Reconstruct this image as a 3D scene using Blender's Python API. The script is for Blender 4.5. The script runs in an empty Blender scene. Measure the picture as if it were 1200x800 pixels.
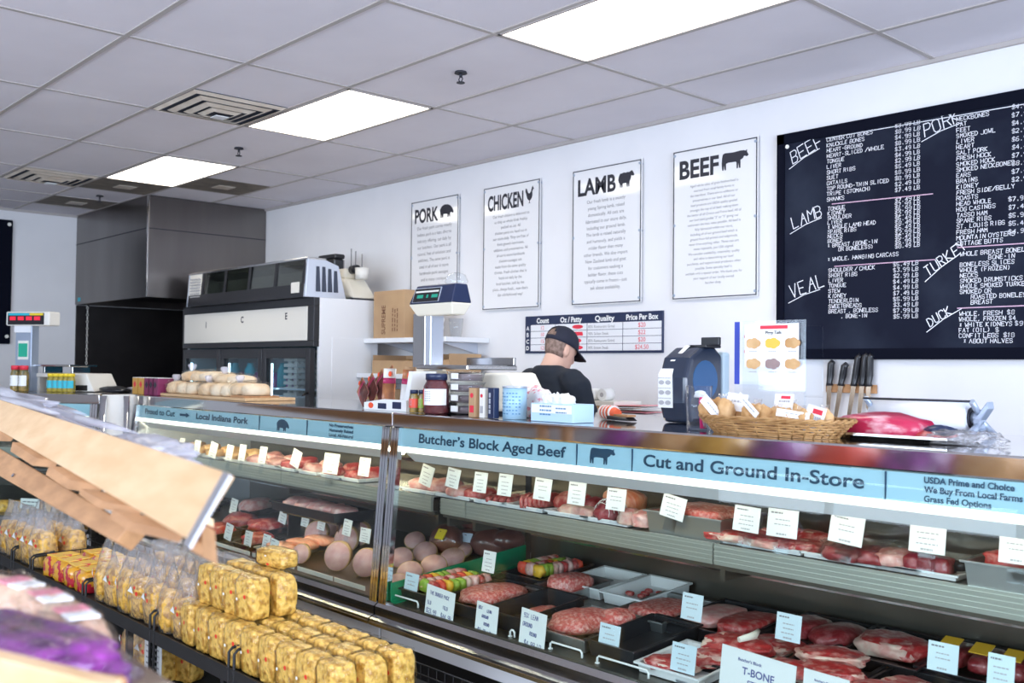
import bpy, bmesh, math, random
from mathutils import Vector, Matrix, noise
random.seed(7)
SC = bpy.context.scene
COL = SC.collection
# ------------------------------------------------------------------ camera
CZ = 1.55
YAW, PITCH, ROLL, FPX = math.radians(42.2186), math.radians(1.5405), math.radians(0.6368), 1171.12
_F = Vector((-math.cos(YAW)*math.cos(PITCH), math.sin(YAW)*math.cos(PITCH), math.sin(PITCH)))
_R = Vector((math.sin(YAW), math.cos(YAW), 0))
_U = _R.cross(_F)
_c, _s = math.cos(ROLL), math.sin(ROLL)
CR, CU, CF = _c*_R + _s*_U, _c*_U - _s*_R, _F
cam_d = bpy.data.cameras.new('camera')
cam = bpy.data.objects.new('camera', cam_d)
COL.objects.link(cam)
cam_d.sensor_width = 36
cam_d.lens = 36*FPX/1200
cam_d.clip_start = 0.02
m3 = Matrix((CR, CU, -CF)).transposed()
cam.matrix_world = Matrix.Translation((0, 0, CZ)) @ m3.to_4x4()
cam_d.dof.use_dof = True
cam_d.dof.focus_distance = 4.2
cam_d.dof.aperture_fstop = 4.5
SC.camera = cam
# ------------------------------------------------------------------ light and exposure
SC.view_settings.view_transform = 'Standard'
SC.view_settings.look = 'None'
SC.view_settings.exposure = 0.30
SC.view_settings.gamma = 1
SC.view_settings.use_curve_mapping = False
W = bpy.data.worlds.new('daylight'); SC.world = W
W.use_nodes = True
W.node_tree.nodes['Background'].inputs[0].default_value = (0.75, 0.86, 1, 1)
W.node_tree.nodes['Background'].inputs[1].default_value = 0.6
def area(name, loc, target, sx, sy, power, col):
    d = bpy.data.lights.new(name, 'AREA'); d.shape = 'RECTANGLE'
    d.size, d.size_y, d.energy, d.color = sx, sy, power, col
    o = bpy.data.objects.new(name, d); COL.objects.link(o)
    o.location = loc
    o.rotation_euler = (Vector(target)-Vector(loc)).to_track_quat('-Z', 'Y').to_euler()
    return o
# daylight through the shop windows (right-hand wall and shop front)
area('daylight_side_window', (2.95, 1.2, 1.75), (-4, 1.9, 1.3), 4.6, 2.1, 380, (0.74, 0.83, 1))
area('daylight_front_window', (-3.2, -3.25, 2.0), (-3.6, 4, 1.3), 6.4, 1.8, 300, (0.76, 0.85, 1))
TUBE_W, PANEL_W = 5.5, 6.5
# ------------------------------------------------------------------ photo geometry helpers
def ray(px, py):
    return CF + CR*((px-600)/FPX) - CU*((py-400)/FPX)
def Y(px, py, y):
    d = ray(px, py); d = d*(y/d.y); return Vector((d.x, d.y, d.z+CZ))
def X(px, py, x):
    d = ray(px, py); d = d*(x/d.x); return Vector((d.x, d.y, d.z+CZ))
def Z(px, py, z):
    d = ray(px, py); d = d*((z-CZ)/d.z); return Vector((d.x, d.y, d.z+CZ))
def D(px, py, dep):
    d = ray(px, py)*dep; return Vector((d.x, d.y, d.z+CZ))
def mpp(p):
    return (Vector(p)-Vector((0, 0, CZ))).dot(CF)/FPX
# ------------------------------------------------------------------ materials
MATS = {}
def mat(name, col, rough=0.5, metal=0.0, col2=None, scale=8.0, detail=4.0, lo=0.35, hi=0.65, stretch=None, bump=0.0, bscale=None,
        emit=0.0, ecol=None, trans=0.0, coat=0.0, spec=0.5, kind='noise', sss=0.0, alpha=1.0):
    if name in MATS: return MATS[name]
    m = bpy.data.materials.new(name); MATS[name] = m
    m.use_nodes = True
    nt = m.node_tree; b = nt.nodes['Principled BSDF']
    b.inputs['Base Color'].default_value = (*col, 1)
    b.inputs['Roughness'].default_value = rough
    b.inputs['Metallic'].default_value = metal
    b.inputs['Specular IOR Level'].default_value = spec
    b.inputs['Coat Weight'].default_value = coat
    b.inputs['Coat Roughness'].default_value = 0.12
    b.inputs['Transmission Weight'].default_value = trans
    b.inputs['Subsurface Weight'].default_value = sss
    b.inputs['Alpha'].default_value = alpha
    if emit:
        b.inputs['Emission Color'].default_value = (*(ecol or col), 1)
        b.inputs['Emission Strength'].default_value = emit
    tc = None
    if col2 is not None or bump:
        tc = nt.nodes.new('ShaderNodeTexCoord'); mp = nt.nodes.new('ShaderNodeMapping')
        nt.links.new(tc.outputs['Object'], mp.inputs['Vector'])
        if stretch: mp.inputs['Scale'].default_value = stretch
    def tex(sc):
        if kind == 'voronoi':
            t = nt.nodes.new('ShaderNodeTexVoronoi'); t.inputs['Scale'].default_value = sc
            out = t.outputs['Distance']
        elif kind == 'wave':
            t = nt.nodes.new('ShaderNodeTexWave'); t.inputs['Scale'].default_value = sc
            t.inputs['Distortion'].default_value = 6; t.inputs['Detail'].default_value = 3; t.inputs['Detail Scale'].default_value = 1.4
            out = t.outputs['Fac']
        else:
            t = nt.nodes.new('ShaderNodeTexNoise'); t.inputs['Scale'].default_value = sc; t.inputs['Detail'].default_value = detail
            out = t.outputs['Fac']
        nt.links.new(mp.outputs[0], t.inputs['Vector'])
        return out
    if col2 is not None:
        r = nt.nodes.new('ShaderNodeValToRGB')
        r.color_ramp.elements[0].position = lo; r.color_ramp.elements[0].color = (*col, 1)
        r.color_ramp.elements[1].position = hi; r.color_ramp.elements[1].color = (*col2, 1)
        nt.links.new(tex(scale), r.inputs[0]); nt.links.new(r.outputs[0], b.inputs['Base Color'])
    if bump:
        bn = nt.nodes.new('ShaderNodeBump'); bn.inputs['Strength'].default_value = bump; bn.inputs['Distance'].default_value = 0.01
        nt.links.new(tex(bscale or scale), bn.inputs['Height']); nt.links.new(bn.outputs[0], b.inputs['Normal'])
    return m
def clear(name, tint=(1, 1, 1), ior=1.45, rough=0.02, haze=0.0, bump=0.0, bscale=30.0, hcol=(1, 1, 1), boost=1.0):
    """thin clear sheet: see-through straight ahead, mirror-like at a slant; haze = milky share"""
    if name in MATS: return MATS[name]
    m = bpy.data.materials.new(name); MATS[name] = m
    m.use_nodes = True; nt = m.node_tree; nt.nodes.clear()
    out = nt.nodes.new('ShaderNodeOutputMaterial'); tr = nt.nodes.new('ShaderNodeBsdfTransparent'); gl = nt.nodes.new('ShaderNodeBsdfGlossy')
    tr.inputs[0].default_value = (*tint, 1); gl.inputs['Roughness'].default_value = rough
    fr = nt.nodes.new('ShaderNodeFresnel')
    ge = nt.nodes.new('ShaderNodeNewGeometry'); mr = nt.nodes.new('ShaderNodeMapRange')   # same mirror share from both faces of the sheet
    mr.inputs['To Min'].default_value = ior; mr.inputs['To Max'].default_value = 1/ior
    nt.links.new(ge.outputs['Backfacing'], mr.inputs['Value']); nt.links.new(mr.outputs[0], fr.inputs[0])
    mx = nt.nodes.new('ShaderNodeMixShader')
    if bump:
        tc = nt.nodes.new('ShaderNodeTexCoord'); t = nt.nodes.new('ShaderNodeTexNoise'); t.inputs['Scale'].default_value = bscale
        t.inputs['Detail'].default_value = 3
        nt.links.new(tc.outputs['Object'], t.inputs['Vector'])
        bn = nt.nodes.new('ShaderNodeBump'); bn.inputs['Strength'].default_value = bump; bn.inputs['Distance'].default_value = 0.02
        nt.links.new(t.outputs['Fac'], bn.inputs['Height']); nt.links.new(bn.outputs[0], gl.inputs['Normal']); nt.links.new(bn.outputs[0], fr.inputs['Normal'])
    src = fr.outputs[0]
    if boost != 1.0:
        mu = nt.nodes.new('ShaderNodeMath'); mu.operation = 'MULTIPLY'; mu.use_clamp = True; mu.inputs[1].default_value = boost
        nt.links.new(src, mu.inputs[0]); src = mu.outputs[0]
    nt.links.new(src, mx.inputs[0]); nt.links.new(tr.outputs[0], mx.inputs[1]); nt.links.new(gl.outputs[0], mx.inputs[2])
    last = mx
    if haze:
        df = nt.nodes.new('ShaderNodeBsdfDiffuse'); df.inputs[0].default_value = (*hcol, 1)
        m2 = nt.nodes.new('ShaderNodeMixShader'); m2.inputs[0].default_value = haze
        nt.links.new(mx.outputs[0], m2.inputs[1]); nt.links.new(df.outputs[0], m2.inputs[2]); last = m2
    nt.links.new(last.outputs[0], out.inputs[0])
    return m
M = {}
M['wall'] = mat('painted wall', (0.80, 0.79, 0.80), 0.55, col2=(0.76, 0.75, 0.76), scale=2.0, bump=0.02, bscale=120)
M['floor'] = mat('grey tile floor', (0.32, 0.30, 0.28), 0.35, col2=(0.26, 0.25, 0.24), scale=3)
M['tile'] = mat('ceiling tile', (0.78, 0.745, 0.79), 0.95, col2=(0.71, 0.675, 0.72), scale=1.7, lo=0.3, hi=0.75, bump=0.08, bscale=220)
M['tile_stain'] = mat('stained ceiling panel', (0.20, 0.165, 0.13), 0.8, col2=(0.13, 0.11, 0.09), scale=6)
M['tbar'] = mat('ceiling grid metal', (0.44, 0.40, 0.38), 0.6)
M['panel'] = mat('fluorescent diffuser', (1, 0.97, 0.9), 0.5, emit=PANEL_W, ecol=(1, 0.93, 0.80))
M['tube'] = mat('lit case tube', (1, 0.96, 0.86), 0.5, emit=TUBE_W, ecol=(1, 0.93, 0.78))
M['tube_warm'] = mat('warm lit case tube', (1, 0.92, 0.72), 0.5, emit=20.0, ecol=(1, 0.86, 0.58))
M['tube_dim'] = mat('case light lens', (1, 0.97, 0.9), 0.4, emit=1.6, ecol=(1, 0.96, 0.86))
M['steel'] = mat('brushed stainless', (0.58, 0.57, 0.56), 0.11, 1.0, bump=0.03, bscale=40, stretch=(1, 8, 40))
M['countersteel'] = mat('polished counter steel', (0.60, 0.58, 0.57), 0.07, 1.0)
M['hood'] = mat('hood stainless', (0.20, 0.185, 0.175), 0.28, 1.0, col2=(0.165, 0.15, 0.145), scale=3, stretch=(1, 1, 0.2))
M['chrome'] = mat('chrome', (0.75, 0.77, 0.80), 0.07, 1.0)
M['gold'] = mat('brass edge', (0.68, 0.55, 0.30), 0.2, 1.0)
M['darksteel'] = mat('dark case lining', (0.16, 0.145, 0.125), 0.28, 0.8)
M['white'] = mat('white enamel', (0.82, 0.83, 0.85), 0.35)
M['cream'] = mat('cream plastic', (0.86, 0.80, 0.66), 0.4)
M['offwhite'] = mat('off white plastic', (0.80, 0.77, 0.70), 0.45)
M['black'] = mat('black plastic', (0.015, 0.015, 0.018), 0.3)
M['blackm'] = mat('matt black', (0.012, 0.011, 0.011), 0.55)
M['navy'] = mat('navy plastic', (0.018, 0.028, 0.075), 0.3)
M['ink'] = mat('dark ink', (0.02, 0.02, 0.03), 0.6)
M['ink_soft'] = mat('grey ink', (0.22, 0.21, 0.22), 0.6)
M['ink_faint'] = mat('pale grey ink', (0.42, 0.41, 0.42), 0.6)
M['red'] = mat('red print', (0.75, 0.03, 0.06), 0.5)
M['blue'] = mat('blue print', (0.03, 0.06, 0.45), 0.5)
M['card'] = mat('white card', (0.86, 0.86, 0.84), 0.55)
M['cardblue'] = mat('pale blue card', (0.66, 0.78, 0.84), 0.55)
M['acrylic'] = clear('clear acrylic', (0.96, 0.98, 1), 1.4, 0.03)
M['glass'] = clear('case glass', (0.93, 0.97, 0.95), 1.27, 0.01)
M['pane'] = clear('window pane', (0.95, 0.98, 1), 1.4, 0.01)
M['packfilm'] = clear('tight clear wrap', (0.98, 0.98, 0.97), 1.42, 0.10, haze=0.0, bump=0.9, bscale=40, boost=0.6)
M['film'] = clear('crinkled clear film', (0.97, 0.97, 0.99), 1.45, 0.14, haze=0.09, bump=0.9, bscale=26, hcol=(1.0, 0.98, 0.95), boost=1.2)
M['bagfilm'] = clear('milky bag film', (0.96, 0.96, 1), 1.5, 0.15, haze=0.30, bump=1.0, bscale=18, hcol=(0.92, 0.90, 0.97), boost=1.5)
M['wood'] = mat('pale maple board', (0.74, 0.50, 0.28), 0.5, col2=(0.64, 0.40, 0.20), scale=3.0, stretch=(1.5, 9, 9), detail=6, bump=0.05)
M['wood2'] = mat('raw pine board', (0.52, 0.27, 0.12), 0.6, col2=(0.38, 0.19, 0.08), scale=4.0, stretch=(1.5, 9, 9), detail=6, bump=0.05)
M['woodgrey'] = mat('worn brown board', (0.23, 0.16, 0.11), 0.6, col2=(0.17, 0.12, 0.08), scale=5, stretch=(1.5, 9, 9))
M['cardboard'] = mat('cardboard', (0.50, 0.32, 0.17), 0.75, col2=(0.45, 0.28, 0.15), scale=6)
M['sign'] = mat('pale blue sign panel', (0.34, 0.54, 0.66), 0.4, emit=0.10, ecol=(0.36, 0.62, 0.76))
M['chalkboard'] = mat('chalkboard slate', (0.008, 0.010, 0.022), 0.75, col2=(0.030, 0.038, 0.060), scale=2.4, detail=5, lo=0.45, hi=0.85, spec=0.12)
M['chalk'] = mat('white chalk', (0.82, 0.82, 0.86), 0.9)
M['chalkpink'] = mat('pink chalk', (0.62, 0.40, 0.52), 0.9)
M['meat'] = mat('red beef', (0.46, 0.035, 0.035), 0.36, col2=(0.74, 0.36, 0.31), scale=30, detail=9, lo=0.48, hi=0.74, bump=0.5, bscale=45, coat=0.25)
M['meatdark'] = mat('dark beef', (0.26, 0.022, 0.028), 0.32, col2=(0.50, 0.16, 0.16), scale=26, detail=8, lo=0.5, hi=0.75, bump=0.5, bscale=40, coat=0.3)
M['pork'] = mat('pink pork', (0.72, 0.27, 0.24), 0.35, col2=(0.85, 0.58, 0.52), scale=26, detail=8, lo=0.4, hi=0.7, bump=0.45, bscale=40, coat=0.2)
M['mince'] = mat('minced beef', (0.62, 0.10, 0.08), 0.4, col2=(0.82, 0.42, 0.36), scale=70, lo=0.42, hi=0.68, bump=1.0, bscale=60, coat=0.3)
M['fat'] = mat('creamy fat', (0.80, 0.62, 0.50), 0.45, col2=(0.70, 0.32, 0.27), scale=24, detail=6, bump=.3)
M['ham'] = mat('sliced ham', (0.80, 0.47, 0.42), 0.4, col2=(0.70, 0.36, 0.34), scale=24, coat=0.2)
M['hamrind'] = mat('ham rind', (0.60, 0.33, 0.15), 0.45, col2=(0.72, 0.46, 0.22), scale=16)
M['smoked'] = mat('smoked ham skin', (0.10, 0.03, 0.025), 0.3, col2=(0.22, 0.08, 0.06), scale=9, coat=0.6, bump=0.3)
M['salmon'] = mat('salmon', (0.85, 0.22, 0.09), 0.35, col2=(0.95, 0.48, 0.30), scale=18, stretch=(1, 5, 1), coat=0.3)
M['bone'] = mat('bone', (0.88, 0.82, 0.70), 0.5)
M['green'] = mat('green divider', (0.0, 0.23, 0.10), 0.35)
M['veg'] = mat('green pepper', (0.30, 0.45, 0.05), 0.4)
M['pepper'] = mat('yellow pepper', (0.88, 0.50, 0.04), 0.4)
M['tomato'] = mat('red pepper', (0.75, 0.08, 0.04), 0.4)
M['noodle'] = mat('egg noodles', (0.86, 0.50, 0.08), 0.5, col2=(0.42, 0.18, 0.01), scale=42, detail=2.5, lo=0.44, hi=0.66, bump=1.0, bscale=42, coat=0.4)
M['noodle2'] = mat('pale noodles', (0.90, 0.56, 0.12), 0.5, col2=(0.46, 0.21, 0.02), scale=36, detail=2.5, lo=0.44, hi=0.66, bump=1.0, bscale=36, coat=0.4)
M['bread'] = mat('bread crust', (0.78, 0.52, 0.28), 0.6, col2=(0.88, 0.74, 0.54), scale=9)
M['pastry'] = mat('baked pastry', (0.52, 0.27, 0.09), 0.6, col2=(0.72, 0.46, 0.22), scale=14, bump=0.5)
M['purple'] = mat('purple corn', (0.055, 0.006, 0.075), 0.3, col2=(0.40, 0.05, 0.40), scale=14, bump=0.8, bscale=40, coat=0.6)
M['wicker'] = mat('wicker', (0.34, 0.17, 0.055), 0.55, col2=(0.48, 0.27, 0.10), scale=30)
M['skin'] = mat('skin', (0.72, 0.45, 0.34), 0.5, col2=(0.68, 0.40, 0.30), scale=6, sss=0.05)
M['hair'] = mat('cropped brown hair', (0.16, 0.10, 0.075), 0.7, col2=(0.30, 0.20, 0.16), scale=60, bump=0.4, bscale=160)
M['tee'] = mat('black cotton', (0.010, 0.016, 0.028), 0.85, bump=0.15, bscale=14)
M['jean'] = mat('dark trousers', (0.03, 0.035, 0.05), 0.85)
M['fridgeglass'] = clear('cooler door glass', (0.82, 0.90, 0.93), 1.35, 0.02)
M['bluein'] = mat('cooler interior', (0.10, 0.18, 0.21), 0.5)
M['teal'] = mat('green display glow', (0.01, 0.20, 0.14), 0.4, emit=0.25, ecol=(0.02, 0.6, 0.40))
M['redled'] = mat('red display glow', (0.5, 0.01, 0.03), 0.4, emit=0.5, ecol=(0.9, 0.02, 0.06))
M['cyan'] = mat('cyan strip', (0.02, 0.45, 0.55), 0.5)
M['yellow'] = mat('yellow strip', (0.85, 0.62, 0.03), 0.5)
M['greymetal'] = mat('grey painted metal', (0.36, 0.42, 0.52), 0.35, 0.4)
M['silver'] = mat('silver painted', (0.62, 0.66, 0.74), 0.3, 0.5)
# ------------------------------------------------------------------ mesh builder
class MB:
    def __init__(s): s.v, s.f, s.mi, s.sm = [], [], [], []
    def add(s, vs, fs, m=0, smooth=False):
        o = len(s.v); s.v += [tuple(v) for v in vs]
        for f in fs: s.f.append(tuple(i+o for i in f)); s.mi.append(m); s.sm.append(smooth)
        return s
    def box(s, lo, hi, m=0, T=None):
        x0, y0, z0 = lo; x1, y1, z1 = hi
        vs = [Vector(p) for p in ((x0,y0,z0),(x1,y0,z0),(x1,y1,z0),(x0,y1,z0),(x0,y0,z1),(x1,y0,z1),(x1,y1,z1),(x0,y1,z1))]
        if T is not None: vs = [T @ v for v in vs]
        return s.add(vs, [(0,3,2,1),(4,5,6,7),(0,1,5,4),(1,2,6,5),(2,3,7,6),(3,0,4,7)], m)
    def cbox(s, c, d, m=0, T=None):
        return s.box((c[0]-d[0]/2, c[1]-d[1]/2, c[2]-d[2]/2), (c[0]+d[0]/2, c[1]+d[1]/2, c[2]+d[2]/2), m, T)
    def hexa(s, a, b, m=0):
        """solid between quad a (4 points) and quad b"""
        return s.add(list(a)+list(b), [(3,2,1,0),(4,5,6,7),(0,1,5,4),(1,2,6,5),(2,3,7,6),(3,0,4,7)], m)
    def slab(s, quad, t, m=0):
        q = [Vector(p) for p in quad]; n = (q[1]-q[0]).cross(q[3]-q[0]).normalized()*t
        return s.hexa(q, [p+n for p in q], m)
    def prism(s, poly, vec, m=0):
        """poly (list of 3d points) extruded along vec"""
        n = len(poly); p = [Vector(q) for q in poly]; q = [a+Vector(vec) for a in p]
        fs = [tuple(range(n))[::-1], tuple(range(n, 2*n))] + [(i, (i+1) % n, n+(i+1) % n, n+i) for i in range(n)]
        return s.add(p+q, fs, m)
    def flat(s, poly, m=0): return s.add(poly, [tuple(range(len(poly)))], m)
    def tube(s, pts, r, n=8, m=0, cap=True, smooth=True):
        pts = [Vector(p) for p in pts]; rs = r if isinstance(r, (list, tuple)) else [r]*len(pts)
        vs, fs = [], []
        prev = None
        for i, p in enumerate(pts):
            t = (pts[min(i+1, len(pts)-1)]-pts[max(i-1, 0)]).normalized()
            if prev is None:
                a = Vector((0, 0, 1)) if abs(t.z) < 0.9 else Vector((1, 0, 0))
                u = t.cross(a).normalized()
            else: u = (prev - t*prev.dot(t)).normalized()
            prev = u; w = t.cross(u)
            for k in range(n):
                a = 2*math.pi*k/n; vs.append(p + (u*math.cos(a)+w*math.sin(a))*rs[i])
        for i in range(len(pts)-1):
            for k in range(n): fs.append((i*n+k, i*n+(k+1) % n, (i+1)*n+(k+1) % n, (i+1)*n+k))
        s.add(vs, fs, m, smooth)
        if cap:
            o = len(s.v)-len(vs)
            s.f.append(tuple(o+k for k in range(n))[::-1]); s.mi.append(m); s.sm.append(False)
            e = o+(len(pts)-1)*n; s.f.append(tuple(e+k for k in range(n))); s.mi.append(m); s.sm.append(False)
        return s
    def lathe(s, prof, c=(0, 0, 0), n=20, m=0, sx=1, sy=1, smooth=True):
        """prof: [(r, z)] bottom to top"""
        vs, fs = [], []
        for r, z in prof:
            for k in range(n):
                a = 2*math.pi*k/n; vs.append((c[0]+r*sx*math.cos(a), c[1]+r*sy*math.sin(a), c[2]+z))
        for i in range(len(prof)-1):
            for k in range(n): fs.append((i*n+k, i*n+(k+1) % n, (i+1)*n+(k+1) % n, (i+1)*n+k))
        s.add(vs, fs, m, smooth)
        o = len(s.v)-len(vs)
        if prof[0][0] > 1e-4: s.f.append(tuple(o+k for k in range(n))[::-1]); s.mi.append(m); s.sm.append(False)
        if prof[-1][0] > 1e-4:
            e = o+(len(prof)-1)*n; s.f.append(tuple(e+k for k in range(n))); s.mi.append(m); s.sm.append(False)
        return s
    def loft(s, rings, n=20, m=0):
        """rings: [(center, u, w)] ellipse axes as vectors"""
        vs, fs = [], []
        for c, u, w in rings:
            for k in range(n):
                a = 2*math.pi*k/n; vs.append(Vector(c)+Vector(u)*math.cos(a)+Vector(w)*math.sin(a))
        for i in range(len(rings)-1):
            for k in range(n): fs.append((i*n+k, i*n+(k+1) % n, (i+1)*n+(k+1) % n, (i+1)*n+k))
        fs.append(tuple(range(n))[::-1]); fs.append(tuple(range((len(rings)-1)*n, len(rings)*n)))
        return s.add(vs, fs, m, True)
    def blob(s, c, size, seed=0, amp=0.18, freq=2.0, flat=None, sub=3, m=0, rot=0, power=1.0, mfun=None, T=None):
        """lumpy rounded body; power < 1 squares it off; flat = level under which it is cut flat"""
        bm = bmesh.new(); bmesh.ops.create_icosphere(bm, subdivisions=sub, radius=1)
        so = Vector((seed*7.13+1.7, seed*3.77, seed*5.19))
        vs = []
        cr, sr = math.cos(rot), math.sin(rot)
        for v in bm.verts:
            p = v.co.copy()
            q = Vector([math.copysign(abs(a)**power, a) for a in p]) if power != 1 else p
            q = q*(1+amp*noise.noise(p*freq+so)+amp*0.4*noise.noise(p*freq*2.7+so))
            x, y, z = q.x*size[0], q.y*size[1], q.z*size[2]
            if flat is not None: z = max(z, -flat)
            w = Vector((c[0]+x*cr-y*sr, c[1]+x*sr+y*cr, c[2]+z))
            vs.append(T @ w if T is not None else w)
        fs = [tuple(v.index for v in f.verts) for f in bm.faces]
        if mfun is None: s.add(vs, fs, m, True)
        else:
            o = len(s.v); s.v += [tuple(v) for v in vs]
            for f in bm.faces:
                s.f.append(tuple(v.index+o for v in f.verts)); s.mi.append(mfun(f.calc_center_median())); s.sm.append(True)
        bm.free(); return s
    def build(s, name, mats, parent=None, bevel=0.0, seg=2, loc=None, solid=0.0, sub=0, autosmooth=None):
        me = bpy.data.meshes.new(name)
        me.from_pydata(s.v, [], s.f)
        if not isinstance(mats, (list, tuple)): mats = [mats]
        for mm in mats: me.materials.append(M[mm] if isinstance(mm, str) else mm)
        me.polygons.foreach_set('material_index', s.mi)
        me.polygons.foreach_set('use_smooth', s.sm)
        me.update()
        o = bpy.data.objects.new(name, me); COL.objects.link(o)
        if loc is not None: o.location = loc
        if parent is not None: o.parent = parent
        if solid:
            d = o.modifiers.new('thickness', 'SOLIDIFY'); d.thickness = solid
        if bevel:
            d = o.modifiers.new('edge', 'BEVEL'); d.width = bevel; d.segments = seg; d.limit_method = 'ANGLE'; d.angle_limit = math.radians(40)
        if sub:
            d = o.modifiers.new('smooth', 'SUBSURF'); d.levels = sub; d.render_levels = sub
        return o
def tag(o, label=None, cat=None, group=None, kind=None):
    if label: o['label'] = label
    if cat: o['category'] = cat
    if group: o['group'] = group
    if kind: o['kind'] = kind
    return o
def thing(name, label, cat, loc=(0, 0, 0), rz=0.0, group=None):
    o = bpy.data.objects.new(name, None); COL.objects.link(o)
    o.empty_display_size = 0.05
    o.location = loc; o.rotation_euler = (0, 0, rz)
    return tag(o, label, cat, group)
def struct(name, mb, m, bevel=0.0, parent=None):
    return tag(mb.build(name, m, parent, bevel), kind='structure') if parent is None else mb.build(name, m, parent, bevel)
def dup(root, loc, rz=None, label=None, scale=None):
    r = root.copy(); COL.objects.link(r); r.location = loc
    if rz is not None: r.rotation_euler = (0, 0, rz)
    if scale is not None: r.scale = scale if hasattr(scale, '__len__') else (scale,)*3
    if label: r['label'] = label
    for ch in list(root.children):
        c = ch.copy(); COL.objects.link(c); c.parent = r
        for g in list(ch.children):
            d = g.copy(); COL.objects.link(d); d.parent = c
    return r
ORD = ['first','second','third','fourth','fifth','sixth','seventh','eighth','ninth','tenth','eleventh','twelfth','thirteenth','fourteenth','fifteenth','sixteenth','seventeenth','eighteenth','nineteenth','twentieth']
# ------------------------------------------------------------------ lettering
_TXT = {}
def font_mesh(text, bold):
    k = (text, bold)
    if k in _TXT: return _TXT[k]
    cu = bpy.data.curves.new('lettering', 'FONT'); cu.body = text; cu.size = 1; cu.offset = bold; cu.resolution_u = 5
    o = bpy.data.objects.new('lettering', cu); COL.objects.link(o)
    dg = bpy.context.evaluated_depsgraph_get(); dg.update()
    me = bpy.data.meshes.new_from_object(o.evaluated_get(dg))
    vs = [(v.co.x, v.co.y) for v in me.vertices]; fs = [tuple(p.vertices) for p in me.polygons]
    bpy.data.objects.remove(o); bpy.data.curves.remove(cu); bpy.data.meshes.remove(me)
    _TXT[k] = (vs, fs); return _TXT[k]
def put_text(mb, text, o, r, u, w=None, h=None, align='L', bold=0.0, m=0, maxw=None):
    """print text on a surface: o = baseline start, r / u = unit vectors right / up; w = wanted width, h = cap height"""
    vs, fs = font_mesh(text, bold)
    if not vs: return
    x0 = min(v[0] for v in vs); x1 = max(v[0] for v in vs)
    sy = h/0.70 if h else w/(x1-x0)
    sx = w/(x1-x0) if w else sy
    if maxw and (x1-x0)*sx > maxw: sx = maxw/(x1-x0)
    dx = {'L': 0, 'C': -(x1-x0)*sx/2, 'R': -(x1-x0)*sx}[align]
    o, r, u = Vector(o), Vector(r), Vector(u)
    mb.add([o+r*((v[0]-x0)*sx+dx)+u*(v[1]*sy) for v in vs], fs, m)
GL = {'A':'002640 1333','B':'00063645443303 3342413000','C':'4536160501103041','D':'00062644422000','E':'46060040 0333','F':'460600 0333','G':'45361605011030414323',
 'H':'0006 4046 0343','I':'2026','J':'4641301001','K':'0006 460340','L':'060040','M':'0006234640','N':'00064046','O':'160501103041453616','P':'00063645443303',
 'Q':'160501103041453616 2240','R':'00063645443303 2340','S':'453616050413334241301001','T':'0646 2620','U':'060110304146','V':'062046','W':'0610233046','X':'0046 0640','Y':'062346 2320','Z':'06460040',
 '0':'160501103041453616','1':'152620','2':'051636454400'+'40','3':'06462333424130'+'1001','4':'30360242','5':'460603334241301001','6':'36160501103041423303','7':'064610','8':'1304051636454433130201103041423313','9':'4433130405163645413010',
 '$':'453616050413334241301001 2720','.':'2021','-':'1333','/':'0046','(':'26141220',')':'16242210','*':'1135 1531 2125',',':'2110','%':'0046 0515 3141',"'":'2526',' ':''}
def put_hand(mb, text, o, r, u, h, w=0.0035, m=0, jit=0.4, wid=0.62, rng=random):
    """hand lettering: a ribbon per stroke"""
    o, r, u = Vector(o), Vector(r), Vector(u); cx = 0
    for ch in text.upper():
        st = GL.get(ch, '')
        sc = h/6.0; sl = rng.uniform(-.04, .1); dy = rng.uniform(-.35, .35)*sc*jit*2
        k = rng.uniform(.88, 1.1)
        for stroke in st.split():
            ps = []
            for i in range(0, len(stroke), 2):
                x, y = int(stroke[i])+rng.uniform(-.3, .3)*jit, int(stroke[i+1])+rng.uniform(-.3, .3)*jit
                ps.append(o+r*(cx+(x*wid+y*sl)*sc*k*1.35)+u*(y*sc+dy))
            ribbon(mb, ps, u, r, w, m)
        cx += sc*(5.6*wid*1.35 if ch != ' ' else 3.2)
    return cx
def ribbon(mb, ps, u, r, w, m=0):
    for a, b in zip(ps[:-1], ps[1:]):
        d = b-a
        if d.length < 1e-6: continue
        d.normalize(); n = r.cross(u).cross(d).normalized()*(w/2); e = d*(w*0.3)
        mb.add([a-n-e, b-n+e, b+n+e, a+n-e], [(0, 1, 2, 3)], m)
def scribble(mb, o, r, u, w, h, m=0, rng=random):
    """an unreadable printed line: a few word-like dashes"""
    x = 0; o, r, u = Vector(o), Vector(r), Vector(u)
    while x < w*0.97:
        l = min(rng.uniform(.10, .26)*w, w-x)
        p = o+r*x
        mb.add([p, p+r*l, p+r*l+u*h, p+u*h], [(0, 1, 2, 3)], m); x += l+w*0.05
COW = [(.02,.62),(0,.3),(.03,0),(.09,0),(.1,.25),(.14,0),(.2,0),(.2,.3),(.3,.34),(.62,.33),(.66,.3),(.67,0),(.73,0),(.74,.25),(.78,0),(.84,0),(.84,.38),(.95,.45),(1,.55),(1.12,.5),(1.2,.56),(1.13,.70),(1.12,.84),(1.06,.78),(1,.81),(.85,.83),(.5,.80),(.15,.83),(.05,.78)]
PIG = [(0,.55),(.05,.3),(.08,0),(.16,0),(.18,.22),(.22,0),(.3,0),(.32,.24),(.6,.22),(.66,.2),(.68,0),(.76,0),(.78,.18),(.84,0),(.9,0),(.9,.25),(1,.3),(1.1,.22),(1.2,.26),(1.16,.42),(1.05,.6),(.95,.72),(.7,.86),(.4,.88),(.15,.78)]
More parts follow.
